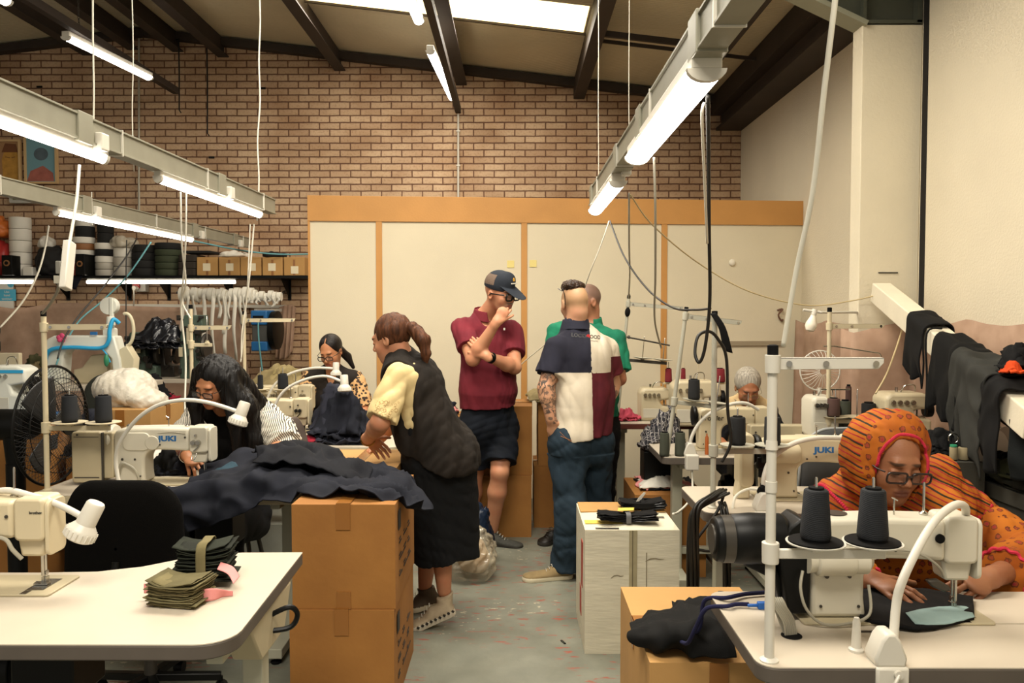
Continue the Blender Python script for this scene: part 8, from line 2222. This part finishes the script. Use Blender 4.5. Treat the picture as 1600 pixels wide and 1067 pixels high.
def pic(label, x0, x1, y0, y1, col, kind):
 a, b_ = P(x0, y0, 8.86), P(x1, y1, 8.86); t = thing('framed_picture', label, 'picture', ((a.x + b_.x) / 2, 8.88, b_.z), 0, 'framed pictures on the brick wall'); w, h = b_.x - a.x, a.z - b_.z
 mb = MB(); f_ = .022
 for (xa, xb, za, zb) in ((-w / 2, w / 2, 0, f_), (-w / 2, w / 2, h - f_, h), (-w / 2, -w / 2 + f_, f_, h - f_), (w / 2 - f_, w / 2, f_, h - f_)): mb.box(xa, xb, -.03, .01, za, zb)
 obj('frame', mb, mat('pine_frame', 'c9a878', .5), t, smooth=0)
 mb = MB(); mb.box(-w / 2 + f_, w / 2 - f_, -.012, .0, f_, h - f_); obj('print', mb, mat(col[0], col[1], .5, var=.0), t, smooth=0)
 mb = MB(); cx, cz = 0.02, h * .5
 if kind == 0:
  mb.prism([(cx - .09, .03), (cx + .08, .03), (cx + .09, cz + .02), (cx + .06, cz + .16), (cx - .05, cz + .18), (cx - .10, cz + .02)], -.0135, -.012, 'y'); obj('painted_figure', mb, mat('ochre_paint', 'c08e3e', .7, var=.35, vscale=14), t, smooth=0)
  mb = MB(); mb.prism([(cx - .10, cz + .1), (cx + .08, cz + .1), (cx + .06, cz + .19), (cx - .06, cz + .20)], -.0145, -.0136, 'y'); mb.bar((cx - .06, -.014, cz + .05), (cx - .01, -.014, cz + .04), .003, .008); mb.bar((cx + .01, -.014, cz + .04), (cx + .05, -.014, cz + .05), .003, .008); obj('painted_lines', mb, mat('brown_paint', '6d4326', .7), t, smooth=0)
 else:
  mb.prism([(-.16, .03), (.14, .03), (.13, .12), (.02, .2), (-.12, .14)], -.0135, -.012, 'y'); obj('painted_foreground', mb, mat('rose_paint', 'b0685a', .7, var=.3, vscale=12), t, smooth=0)
  mb = MB(); mb.ell((0, -.0125, h * .62), (.08, .002, .07), 16); obj('painted_figure', mb, mat('slate_paint', '5b6a72', .7, var=.3, vscale=12), t)
pic('framed ochre portrait print at the left edge', -6, 33, 218, 286, ('print_brown', '9a7550'), 0)
pic('framed blue and pink print right of the ochre portrait', 37, 90, 212, 287, ('print_blue', '6f97a0'), 1)
t = thing('wall_clock', 'grey digital wall clock showing the time, under the pictures', 'clock', tuple(P(36, 304, 8.84)))
a, b_ = P(17, 291, 8.86), P(55, 318, 8.86)
mb = MB(); mb.prism(rrect(a.x, b_.x, b_.z, a.z, .02), 8.82, 8.89, 'y'); obj('case', mb, mat('clock_grey', 'b0aea4', .45), t, world=True, bevel=.004)
mb = MB(); mb.box(a.x + .045, b_.x - .045, 8.814, 8.82, b_.z + .035, a.z - .03); obj('display', mb, mat('lcd_green', '6c6f4c', .3), t, world=True, smooth=0)
mb = MB(); mb.text('1:45', .085, facing(Matrix.Translation(((a.x + b_.x) / 2 + .01, 8.812, (a.z + b_.z) / 2)))); obj('digits', mb, M_INK, t, world=True, smooth=0)
t = thing('notice_sign', 'white notice with blue disc and blue panel on the wall at the left edge', 'sign', tuple(P(2, 455, 8.84)))
a, b_ = P(-14, 434, 8.86), P(20, 484, 8.86)
mb = MB(); mb.box(a.x, b_.x, 8.875, 8.89, b_.z, a.z); obj('board', mb, M_WHITE, t, world=True, smooth=0)
mb = MB(); cx = P(5, 0, 8.86).x; mb.lathe([(.036, 0), (.036, .002)], (cx, 8.872, P(0, 444, 8.86).z), 'y', 24); mb.box(a.x + .01, P(13, 0, 8.86).x, 8.872, 8.875, P(0, 470, 8.86).z, P(0, 452, 8.86).z); obj('blue_print', mb, mat('sign_blue', '3f9ab5', .5), t, world=True, smooth=0)
mb = MB()
for i, w_ in enumerate(('Use', 'hand', 'sanitiser')): mb.text(w_, .036, facing(Matrix.Translation((P(-1, 0, 8.86).x, 8.870, P(0, 456 + i * 5.4, 8.86).z))))
obj('sign_text', mb, M_WHITE, t, world=True, smooth=0)
# --- tape rail with hanging tapes
t = thing('tape_rail', 'rod of white tape rolls with long tapes hanging down beneath the shelf', 'tape rail', tuple(P(360, 462, 8.4)))
a, b_ = P(276, 457, 8.4), P(440, 461, 8.4)
mb = MB(); mb.cyl(a, b_, .012, n=8); mb.bar(P(438, 461, 8.4), P(445, 455, 8.85), .02, .02); mb.bar(P(282, 457, 8.4), P(282, 455, 8.85), .02, .02); obj('rod', mb, M_DKMET, t, world=True)
M_TP = mat('white_tape', 'dcd7c8', .7); rng = random.Random(5); k = 0; xx = 282
while xx < 436:
 wpx = rng.uniform(4, 8.5); q = P(xx + wpx / 2, 458 + rng.uniform(-1, 3) + (xx - 282) * .03, 8.4); rr = rng.uniform(.05, .085) if xx < 400 else rng.uniform(.04, .07)
 mb = MB(); w = wpx * 8.4 / 1244 * .48; mb.lathe([(rr * .5, -w), (rr, -w * .9), (rr, w * .9), (rr * .5, w)], tuple(q), 'x', 18); r_ = obj('tape_roll', mb, M_TP, t, world=True, smooth=40)
 if k % 2 == 0 or k > 9:
  ln = rng.uniform(.25, .72) if xx < 388 else rng.uniform(.06, .10); tw = .012 + .008 * rng.random(); x0_ = q.x + rng.uniform(-.02, .02)
  mb = MB(); pts = [V((x0_ + .012 * math.sin(i * .8 + k), q.y - rr + .002, q.z - i * ln / 8)) for i in range(9)]
  vs = []
  for i, p_ in enumerate(pts): a2 = .5 * math.sin(i * .5 + k); vs += [p_ - V((tw * math.cos(a2), tw * math.sin(a2), 0)), p_ + V((tw * math.cos(a2), tw * math.sin(a2), 0))]
  mb.add(vs, [(2 * i, 2 * i + 1, 2 * i + 3, 2 * i + 2) for i in range(8)]); obj('hanging_tape', mb, M_TP, r_, world=True, smooth=180, fix=False, solid=.0015)
 xx += wpx; k += 1
# --- hose reel
t = thing('hose_reel', 'blue and grey wall mounted hose reel', 'hose reel', tuple(P(412, 518, 8.2)))
a, b_ = P(393, 485, 8.15), P(418, 548, 8.15); zc = (a.z + b_.z) / 2; M_HB = mat('reel_blue', '1f5f96', .4)
Hh = (a.z - b_.z) / 2
prof = [(-.15, Hh * .4), (-.13, Hh * .92), (-.05, Hh), (.08, Hh), (.14, Hh * .8), (.16, 0), (.14, -Hh * .8), (.08, -Hh), (-.05, -Hh), (-.13, -Hh * .92), (-.15, -Hh * .4)]
mb = MB(); mb.prism([(8.3 + y_, zc + z_) for y_, z_ in prof], a.x, b_.x, 'x'); obj('case', mb, mat('reel_grey', '4f4f4c', .5), t, world=True, bevel=.01)
for s0, s1 in ((.28, 1.02), (-1.02, -.55)):
 mb = MB(); mb.box(a.x - .004, b_.x + .004, 8.128, 8.42, zc + Hh * s0, zc + Hh * s1 * .98); obj('blue_cover', mb, M_HB, t, world=True, bevel=.012)
mb = MB(); mb.box(a.x + .02, b_.x - .03, 8.122, 8.13, zc + Hh * .52, zc + Hh * .74); obj('hose_slot', mb, M_BLACK, t, world=True, bevel=.002)
mb = MB(); mb.lathe([(Hh * .55, 0), (Hh * .95, .01), (Hh * .98, .07), (Hh * .7, .09)], (b_.x, 8.3, zc), 'x', 32); obj('drum', mb, M_BLACK, t, world=True)
mb = MB(); q = V(((a.x + b_.x) / 2, 8.11, zc + Hh * .6)); mb.tube(spline([q, q + V((.01, -.02, -.2)), q + V((.03, -.02, -.42)), q + V((.05, -.02, -.60))], 6), .008, 8); obj('hose', mb, mat('turquoise_hose', '5f9aa0', .4), t, world=True)
mb = MB(); mb.bar((a.x - .05, 8.42, zc + Hh * 1.02), (b_.x + .02, YW, zc + Hh * 1.02), .03, .03); obj('wall_bracket', mb, M_WHITE, t, world=True)
# --- curtains
def curtain(label, pts_top, pts_bot, seed, m=M_TAUPE, n=4, amp=.02, waves=14, group=None):
 top = spline(pts_top, 12); bot = spline(pts_bot, 12); rows = []
 for i, (a_, b_) in enumerate(zip(top, bot)):
  row = []
  for k in range(7):
   u = k / 6; p_ = a_.lerp(b_, u) + V((0, -amp * (.3 + u) * math.sin(i / len(top) * waves * PI + .6 * math.sin(u * 3 + seed) + .4 * mnoise.noise(V((i * .2, u * 2, seed)))), 0)); row.append(p_)
  rows.append(row)
 cols = rows; mb = MB(); nu, nv = len(cols), 7
 rows2 = [spline(r_, 3) for r_ in rows]; nv = len(rows2[0])
 mb.add([p_ for r_ in rows2 for p_ in r_], [(i * nv + j, (i + 1) * nv + j, (i + 1) * nv + j + 1, i * nv + j + 1) for i in range(nu - 1) for j in range(nv - 1)])
 return tag(obj('curtain', mb, m, smooth=180, fix=False, solid=.004), label, 'curtain', group)
curtain('taupe cloth hung along the lower brick wall behind the white machine', [P(-40, 470, 8.78), P(20, 482, 8.78), P(70, 476, 8.78), P(110, 473, 8.78), P(200, 478, 8.78), P(300, 480, 8.78), P(372, 480, 8.78)], [V((P(x, 0, 8.78).x, 8.78, .3)) for x in (-40, 20, 70, 110, 200, 300, 395)], 1)
curtain('gathered taupe cloth tied up beside the hose reel', [P(436, 480, 8.76), P(446, 477, 8.76), P(455, 476, 8.76), P(462, 480, 8.76)], [P(430, 560, 8.76), P(437, 562, 8.76), P(448, 560, 8.76), P(456, 550, 8.76)], 2, waves=8)
# right wall curtain following the column
cp = [V((2.42, 6.88, 0)), V((2.46, 6.80, 0)), V((2.46, 6.0, 0)), V((2.44, 5.2, 0)), V((2.10, 5.14, 0)), V((2.09, 4.93, 0)), V((2.25, 4.92, 0)), V((2.455, 4.90, 0)), V((2.46, 4.3, 0)), V((2.46, 3.6, 0)), V((2.46, 3.0, 0)), V((2.46, 2.4, 0)), V((2.46, 1.9, 0))]
ztp = [1.53, 1.52, 1.54, 1.50, 1.52, 1.50, 1.53, 1.55, 1.56, 1.56, 1.57, 1.58, 1.58]
rows = []
cpd = []
for i in range(len(cp) - 1):
 nn_ = max(3, int((cp[i + 1] - cp[i]).length / .035))
 for k in range(nn_): u = k / nn_; cpd.append((cp[i].lerp(cp[i + 1], u), ztp[i] + (ztp[i + 1] - ztp[i]) * u, (cp[i + 1] - cp[i]).normalized()))
mb = MB(); vs = []; kk = 9
for i, (p_, zt_, d_) in enumerate(cpd):
 nrm = V((d_.y, -d_.x, 0)) * (1 if True else -1)
 for k in range(kk):
  u = k / (kk - 1); w_ = (.008 + .016 * u) * math.sin(i * .62 + 1.2 * math.sin(u * 2.2 + i * .05)) + .010 * mnoise.noise(V((i * .11, u * 3, 7)))
  q = p_ - V((abs(w_), 0, 0)) if abs(d_.y) > .5 else p_ - V((0, abs(w_), 0)); vs.append((q.x, q.y, zt_ - (.03 * abs(math.sin(i * .18))) - u * (zt_ - .25)))
mb.add(vs, [(i * kk + k, (i + 1) * kk + k, (i + 1) * kk + k + 1, i * kk + k + 1) for i in range(len(cpd) - 1) for k in range(kk - 1)])
tag(obj('curtain', mb, M_TAUPE, smooth=180, fix=False, solid=.004), 'taupe cloth hung along the white side wall and round the column', 'curtain')
# --- bulb
t = thing('light_bulb', 'unlit white bulb hanging from a small bracket beside the column', 'light bulb', tuple(P(1268, 505, 4.7)))
mb = MB(); q = P(1273, 483, 4.7); mb.cyl(P(1255, 484, 4.7), P(1283, 488, 4.7), .008, n=8); mb.cyl(P(1283, 488, 4.7), V((2.13, 4.97, P(1283, 488, 4.7).z)), .008, n=8); obj('bracket', mb, M_WHITE, t, world=True)
d_ = (P(1265, 518, 4.7) - q).normalized(); M_ = Matrix.Translation(q) @ d_.to_track_quat('Z', 'Y').to_matrix().to_4x4()
mb = MB(); mb.T = M_; mb.lathe([(.014, 0), (.016, .01), (.016, .035)], n=16); obj('holder', mb, M_WHITE, t, world=True)
mb = MB(); mb.T = M_; mb.lathe([(.014, .035), (.018, .05), (.032, .085), (.034, .105), (.024, .128), (.002, .136)], n=20); obj('bulb', mb, mat('bulb_glass', 'e0d8c6', .25), t, world=True)
# --- white beam with garments
q0, q1 = P(1366, 452, 4.88), P(1640, 690, 3.10)
q1 = V((2.30, q1.y, q1.z)); q0 = V((2.24, 4.90, 1.72)); q1 = P(1625, 665, 3.05)
mb = MB(); mb.bar(q0, q1, .108, .118); tag(obj('timber_beam', mb, mat('white_beam', 'd8cfb8', .7, var=.06, bump=.1), smooth=0, bevel=.006), 'square white beam sloping down from the column with clothes hung over it', 'beam')
def on_beam(u, dz=0): return q0.lerp(q1, u) + V((0, 0, dz))
def drape(name, label, u0, u1, lf, lb, m, seed, n=8, fold=.012, thick=.008, over=0.0, ragged=.03):
 """cloth hung over the beam: back length lb, front (left side) length lf"""
 rows = []; rng = random.Random(seed)
 ax = (q1 - q0).normalized(); sd = ax.cross(V((0, 0, 1))).normalized(); up = sd.cross(ax)
 if sd.x > 0: sd = -sd
 for i in range(6):
  u = u0 + (u1 - u0) * i / 5; c = on_beam(u); r_ = rng.uniform(-ragged, ragged); e = .012 + over
  rows.append([c - sd * (.056 + e) - V((0, 0, lb)), c - sd * (.056 + e) - V((0, 0, lb * .4)), c - sd * (.052 + e) + up * (.050 + e), c + up * (.066 + e), c + sd * (.052 + e) + up * (.050 + e), c + sd * (.058 + e) - V((0, 0, .02)), c + sd * (.068 + e) - V((0, 0, lf * .5)), c + sd * (.060 + e + rng.uniform(-.02, .02)) - V((0, 0, lf + r_))])
 return tag(sheet(name, rows, m, n=6, fold=fold, fscale=9, thick=thick, seed=seed, stretch=(1, 1, .35)), label, 'garment', None)
drape('black_garment', 'black garment with ties hung highest on the white beam', .35, .47, .23, .12, M_BLKC, 1, fold=.006)
drape('black_knit', 'black knitted garment on the white beam left of the grey one', .545, .71, .27, .2, cloth_mat('black_knit', '0e0e0d', '090909', weave=.6), 2, over=.004)
drape('grey_garment', 'dark grey washed garment on the white beam', .68, .85, .33, .2, cloth_mat('washed_grey', '343430', '272724'), 3, over=.016)
drape('black_garment', 'long black garment beside the grey one on the white beam', .84, .92, .26, .3, M_BLKC, 4, over=.010)
for u, ln in ((.475, .22), (.50, .36)):
 c = on_beam(u); ax = (q1 - q0).normalized(); sd = ax.cross(V((0, 0, 1))).normalized(); sd = -sd if sd.x > 0 else sd
 a = c + sd * .072; mb = MB(); mb.tube(spline([c + V((0, 0, .075)), a + V((0, 0, .05)), a - V((0, 0, ln * .5)) + V((.005, 0, 0)), a - V((0, 0, ln))], 5), .005, 6)
 tag(obj('garment_tie', mb, M_BLKC), 'black tie string hanging off the beam, %s' % ('shorter one by the top garment' if u < .48 else 'longer one before the knit'), 'string')
c = P(1585, 545, 3.35)
heap('rolled_garment', 'black rolled garment with an orange patch on the beam at the right edge', 'garment', (c.x + .02, 3.34, on_beam(.80).z + .066), (.20, .20, .12), [M_BLKC], 4, 41, .02)
heap('orange_cloth', 'small bright orange cloth by the right edge on the beam', 'cloth', (P(1592, 562, 3.2).x, 3.24, on_beam(.80).z + .075), (.07, .08, .06), cloth_mat('orange_cloth', 'd14a1c', 'b53c14'), 2, 42, .008)
g = [[P(1580, 655, 3.18), P(1575, 700, 3.18), P(1580, 748, 3.18)], [P(1600, 655, 3.14), P(1600, 700, 3.14), P(1600, 752, 3.14)], [P(1640, 655, 3.1), P(1640, 700, 3.1), P(1640, 750, 3.1)]]
tag(sheet('dark_trouser_leg', g, cloth_mat('dark_green_black', '161a1a', '0f1212'), n=6, fold=.008, thick=.012), 'dark trouser leg hanging from the end of the beam at the right edge', 'garment')
# --- reels and spools behind the headscarf
def reel(label, px, py, Y, r, col, tilt=.3):
 c = P(px, py, Y); t = thing('cardboard_reel', label, 'reel', tuple(c), 0, 'flat reels by the side wall'); M_ = Matrix.Rotation(tilt, 4, 'Z') @ Matrix.Rotation(.12, 4, 'X')
 mb = MB(); mb.T = M_; mb.lathe([(r, 0), (r, .004)], (0, -.03, 0), 'y', 40); mb.lathe([(r, 0), (r, .004)], (0, .03, 0), 'y', 40); obj('disc', mb, col, t)
 mb = MB(); mb.T = M_; mb.lathe([(r * .75, 0), (r * .75, .056)], (0, -.027, 0), 'y', 32); obj('wound_tape', mb, M_BLKC, t)
 mb = MB(); mb.T = M_; mb.lathe([(r * .08, 0), (r * .08, .003)], (0, -.032, 0), 'y', 12); obj('centre_hole', mb, M_BLACK, t)
reel('white flat reel standing behind the headscarf under the grey garment', 1537, 703, 3.60, .108, mat('reel_white', 'd6d0c2', .6), .25); reel('pale reel behind the white one, half hidden', 1556, 702, 3.70, .118, mat('reel_grey_pale', 'a79f92', .6), .5)
spz = .80 + .10
def spool_at(label, px, Y, z, m, h=.10, r0=.03, r1=.026, top=None, dark=True):
 t_ = make_spool(label, (P(px, 600, Y).x, Y, z), m, h, r0, r1, dark=dark)
 if top:
  mb = MB(); mb.lathe([(r1 * .9, h), (r1 * .9, h + .008), (.005, h + .008)], n=16); obj('cap_ring', mb, top, t_)
 return t_
M_GRNT = mat('green_tip', '2f8a63', .5)
spz = P(0, 718, 3.45).z
tag(obj('spool_ledge', MB().box(1.85, 2.015, 3.40, 3.70, TZ, spz), mat('dark_crate', '35332b', .8), smooth=0), 'little ledge under the beige spools', 'ledge')
spool_at('beige spool with green tip behind the headscarf, left of two', 1492, 3.45, spz, M_THBE, .060, .016, .016, M_GRNT); spool_at('beige spool behind the headscarf, right of two', 1508, 3.45, spz, M_THBE, .060, .022, .021)
bz = .90
spool_at('brown spool standing on the disc of the back right thread stand', 1303, 4.38, P(0, 650, 4.38).z, M_THB, .105, .034, .032)
sI = make_stand('thread stand at the back right with a brown spool and guide arms', (P(1293, 700, 4.40).x, 4.40, bz), h=.70, arm_z=.62, tray_z=P(0, 650, 4.38).z - bz - .022, arm_len=.30, discs=((.04, .07), (.16, .07)), m=M_CREAM, pad=False)
mb = MB(); mb.tube([(-.03, 0, .51), (.03, 0, .51), (.28, 0, .47), (.29, 0, .45)], .0035, 6); mb.tube([(-.04, 0, .27), (.12, 0, .27)], .004, 6); obj('guide_rod', mb, M_CHROME, sI)
spool_at('olive black spool behind the brown one on the rear bench', 1321, 4.53, bz, M_THO, .20, .034, .03)
spool_at('tall dark brown spool at the back right by the curtain', 1326, 4.60, bz + .0, M_THB, .28, .018, .016)
spool_at('fat black spool with yellow label left of the rounded overlocker', 1358, 4.50, bz, M_THK, .19, .040, .038)
spool_at('spool with green tip just above the headscarf', 1368, 4.36, bz, M_THG, .12, .022, .022, M_GRNT)
spool_at('second dark spool just above the headscarf', 1387, 4.36, bz, M_THK, .11, .024, .024)
# small white fan
t = thing('desk_fan', 'small white caged fan behind the back right thread stand', 'fan', (P(1283, 600, 4.58).x, 4.60, bz)); c = V((0, 0, .36))
mb = MB()
for k in range(28): a = 2 * PI * k / 28; mb.tube([(0.02 * math.cos(a), -.05, c.z + .02 * math.sin(a)), (.09 * math.cos(a), -.035, c.z + .09 * math.sin(a)), (.115 * math.cos(a), 0, c.z + .115 * math.sin(a))], .0014, 4)
mb.tube([(.115 * math.cos(a), 0, c.z + .115 * math.sin(a)) for a in np.linspace(0, 2 * PI, 31)[:-1]], .004, 6, closed=True); obj('cage', mb, M_WHITE, t)
mb = MB(); mb.lathe([(.07, 0), (.07, .015), (.012, .03), (.012, .26)]); obj('stand', mb, M_WHITE, t)
# overlocker tray with red spools in front of the grey haired woman
tr = thing('spool_tray', 'thin metal tray on a post carrying the red spools', 'spool tray', (P(1090, 640, 5.62).x, 5.80, .80))
zt_ = P(0, 599, 5.7).z - .80
mb = MB(); mb.box(P(1045, 0, 5.7).x - tr.location.x, P(1150, 0, 5.7).x - tr.location.x, -.02, .02, zt_ - .012, zt_ - .004)
for px in (1053, 1077, 1101, 1136): mb.lathe([(.035, zt_ - .004), (.036, zt_)], (P(px, 0, 5.7).x - tr.location.x, 0, 0), n=20); mb.lathe([(.003, zt_), (.003, zt_ + .15)], (P(px, 0, 5.7).x - tr.location.x, 0, 0), n=6)
obj('tray', mb, M_CREAM, tr); mb = MB(); mb.cyl((0, 0, 0), (0, 0, zt_ - .01), .012, n=10); obj('post', mb, M_CREAM, tr)
for px, r_, lab in ((1053, .026, 'red spool on the tray, leftmost of the three by the grey haired woman'), (1077, .018, 'slim red spool on the tray, the middle of three'), (1136, .040, 'wide red spool on the tray behind the grey pole')):
 make_spool(lab, (P(px, 0, 5.7).x, 5.80, .80 + zt_ + .001), M_THR, .105, r_, r_ * .85, dark=True, group='red spools')
# --- plastic bags
def bag(label, c, r, m, seed, name='plastic_bag', fold=.03, squash=1.):
 S = SDF([c[i] - r[i] * 1.3 - .03 for i in range(3)], [c[i] + r[i] * 1.3 + .05 for i in range(3)], .008)
 S.ell(c, r, k=0); S.ell((c[0] + r[0] * .5, c[1], c[2] - r[2] * .35), (r[0] * .6, r[1] * .9, r[2] * .5), k=.05); S.cut((0, 0, c[2] - r[2] * .8), (0, 0, -1)); S.folds(fold, 14, seed); S.folds(fold * .4, 50, seed + 1)
 return tag(S.mesh(name, m), label, 'plastic bag')
M_PWHT = mat('milky_plastic', 'cfc8b8', .3, alpha=.93, bump=.6, bscale=30)
M_PCLR = mat('clear_plastic', 'b7ab92', .12, alpha=.45, bump=.6, bscale=25, spec=.9)
bag('white plastic bag with a knotted top on the carton behind the fan', (P(195, 612, 5.25).x, 5.25, .98 + .105), (.19, .16, .14), M_PWHT, 3, fold=.014)
bag('end of the white plastic bag lying over the carton', (P(222, 628, 5.2).x, 5.2, .98 + .05), (.13, .12, .07), M_PWHT, 9, fold=.012)
c = P(731, 893, 4.75)
bag('clear plastic bag lying on the floor behind the standing woman', (c.x, 4.80, .13), (.14, .20, .15), M_PCLR, 5)
bag('brown paper parcel inside the clear bag on the floor', (c.x + .02, 4.82, .115), (.085, .13, .10), mat('parcel_brown', 'a5825a', .8), 6, name='paper_parcel', fold=.01)
g = [[P(735, 800, 4.9), P(738, 830, 4.85), P(728, 850, 4.8)], [P(745, 812, 4.9), P(746, 840, 4.85), P(740, 858, 4.8)], [P(752, 850, 4.9), P(750, 862, 4.85), P(752, 872, 4.8)]]
tag(sheet('navy_wrapper', g, cloth_mat('navy_plastic', '1a2638', '121a28', rough=.3), n=5, fold=.01, thick=.01), 'dark navy wrapper leaning beside the clear bag behind the skirt', 'wrapper')
bag('dark bundle supporting the navy wrapper by the skirt', (P(738, 850, 5.0).x, 5.05, .17), (.09, .12, .20), cloth_mat('navy_plastic', '1a2638', '121a28', rough=.3), 8, name='dark_bundle')
# --- black cable bundles at the corner of the middle right table
M_ = M_CABB
for k, pp in enumerate(([(1135, 770, 3.2), (1110, 782, 3.16), (1085, 800, 3.14), (1080, 840, 3.14), (1079, 900, 3.16), (1078, 960, 3.3)], [(1128, 785, 3.22), (1132, 800, 3.16), (1135, 850, 3.16), (1136, 920, 3.2), (1136, 960, 3.3)], [(1130, 765, 3.25), (1112, 775, 3.16), (1090, 792, 3.12), (1086, 830, 3.12), (1086, 900, 3.14), (1084, 960, 3.3)])):
 tt = thing('cable_bundle', ['thick black cable bundle hanging off the left corner of the middle right table', 'thick black cable bundle hanging beside the table leg', 'inner black cable bundle at the corner of the middle right table'][k], 'cable', tuple(P(*pp[2])), 0, 'black cable bundles')
 mb = MB()
 for j in range(5): mb.tube(spline([P(*q) + V((.012 * math.cos(j * 1.3 + i_ * .5), .012 * math.sin(j * 1.3 + i_ * .5), 0)) for i_, q in enumerate(pp)], 6), .0058, 8)
 obj('cable', mb, M_, tt, world=True)
drop('black cable looping below the middle right table', [(1132, 770, 3.2), (1120, 800, 3.18), (1085, 850, 3.16), (1098, 860, 3.16), (1118, 858, 3.17), (1133, 835, 3.18), (1142, 815, 3.2)], .006, M_CABB)
drop('white lead from the lamp clamp curving down to the white carton', [(1080, 720, 4.45), (1082, 765, 4.4), (1075, 785, 4.2), (1060, 800, 3.9), (1052, 803, 3.6)], .006, M_CABW)
drop('pale hose between machine and lamp clamp on the middle right table', [(1145, 795, 3.3), (1150, 775, 3.32), (1170, 764, 3.34), (1190, 766, 3.33)], .006, M_CABW)
for px, py, Y, lab in ((1081, 722, 4.44, 'white switch box under the lamp clamp of the back right table'), (1195, 818, 3.205, 'white switch box under the lamp clamp of the middle right table')):
 p_ = P(px, py, Y); mb = MB(); mb.cbox(p_ + V((0, 0, 0)), (.075 if Y < 4 else .072, .05, .085 if Y > 4 else .09)); tag(obj('switch_box', mb, M_WHITE, smooth=0, bevel=.006), lab, 'switch')
t = thing('tape_wrap', 'black tape wound round the foot of the middle right lamp', 'tape', tuple(P(1194, 768, 3.28))); S = SDF(*bounds([P(1194, 768, 3.28)], .06), .003); c = P(1194, 768, 3.28); S.cap(c - V((0, 0, .012)), c + V((0, 0, .012)), .026, .022, k=0); S.cap(c, c + V((.03, -.01, -.03)), .010, .007, k=.01); S.folds(.008, 90, 3); S.mesh('tape', M_BLKR, t)
# black ties on the pole of the grey stand
t = thing('cable_tie_cloth', 'black cloth strip tied at the top of the grey stand', 'strip', tuple(P(1125, 500, 3.3))); g = [[P(1110, 490, 3.27), P(1118, 488, 3.27)], [P(1124, 515, 3.26), P(1134, 512, 3.26)], [P(1130, 548, 3.26), P(1145, 552, 3.26)]]; sheet('strip', g, M_BLKC, t, n=5, fold=.003, thick=.006, world=True)
# tools on the middle right table
for k, (a_, b_, m_, lab) in enumerate((((1228, 770), (1247, 779), mat('red_handle', 'a8342a', .4), 'red handled snips on the middle right table'), ((1222, 763), (1236, 772), M_BLACK, 'black handled snips on the middle right table'), ((1238, 766), (1256, 775), M_BLACK, 'dark pen lying beside the snips'))):
 A_, B_ = PZ(*a_, TZ + .006), PZ(*b_, TZ + .006); t = thing('snips', lab, 'tool', tuple(A_)); mb = MB(); mb.tube([A_, A_.lerp(B_, .6)], .005, 8); obj('handle', mb, m_, t, world=True); mb = MB(); mb.tube([A_.lerp(B_, .6), B_], [.003, .001], 6); obj('blade', mb, M_CHROME, t, world=True)
# small litter on the floor
t = thing('metal_clip', 'small dark metal clip lying on the aisle floor', 'clip', tuple(PZ(880, 1003, .002))); mb = MB(); c = PZ(880, 1003, .003); mb.tube([c + V((-.012, .02, 0)), c + V((.005, -.02, 0)), c + V((.012, -.018, 0)), c + V((-.004, .022, 0))], .0018, 5, closed=True); obj('wire', mb, M_BLACK, t, world=True)
# wall details
mb = MB(); q = P(1388, 426, 4.955); mb.cbox(V((q.x, 4.957, q.z)), (.12, .004, .006)); tag(obj('label_strip', mb, M_BLACK, smooth=0), 'thin black strip on the white column', 'strip')
for px, py in ((62, 136), (331, 246), (411, 138)):
 q = P(px, py, YW); mb = MB(); mb.cbox((q.x, YW - .004, q.z), (.06, .012, .022)); tag(obj('wall_hole', mb, M_BLACK, smooth=0), {62: 'dark slot in the brickwork at upper left', 331: 'dark slot in the brickwork between the drop wires and rail', 411: 'dark slot in the brickwork beside the white cord'}[px], 'vent', 'dark slots in the brickwork')
mb = MB(); q = P(1218, 492, 6.95); mb.tube(spline([q + V((-.02, 0, .04)), q + V((.02, -.02, .05)), q + V((-.02, -.03, 0)), q + V((.01, -.02, -.05)), q + V((.03, -.0, -.04))], 4), .008, 6); tag(obj('wall_hook', mb, mat('brown_hook', '6a4a3a', .5)), 'brown hook on the last panel of the partition', 'hook')
# jacket on the back of the long haired woman's seat
g = [[P(450, 655, 4.62), P(452, 685, 4.6), P(455, 712, 4.58)], [P(462, 652, 4.66), P(466, 680, 4.64), P(470, 712, 4.62)], [P(472, 668, 4.7), P(478, 690, 4.7), P(480, 714, 4.7)]]
tag(sheet('jacket', g, cloth_mat('taupe_jacket', '5c5049', '473d37'), n=6, fold=.012, thick=.012), 'taupe jacket hung behind the long haired woman', 'jacket')
# grey floor covers seen under the second left table
mb = MB(); mb.box(-1.70, -1.02, 4.22, 4.60, 0, .02);
tag(obj('floor_board', MB().box(-1.75, -1.05, 4.9, 5.3, 0, .28).box(-1.0, -.75, 4.9, 5.3, 0, .26), mat('grey_panel_paint', '9a9b90', .5, var=.2), smooth=0, bevel=.004), 'grey painted low box under the tables on the left', 'box')
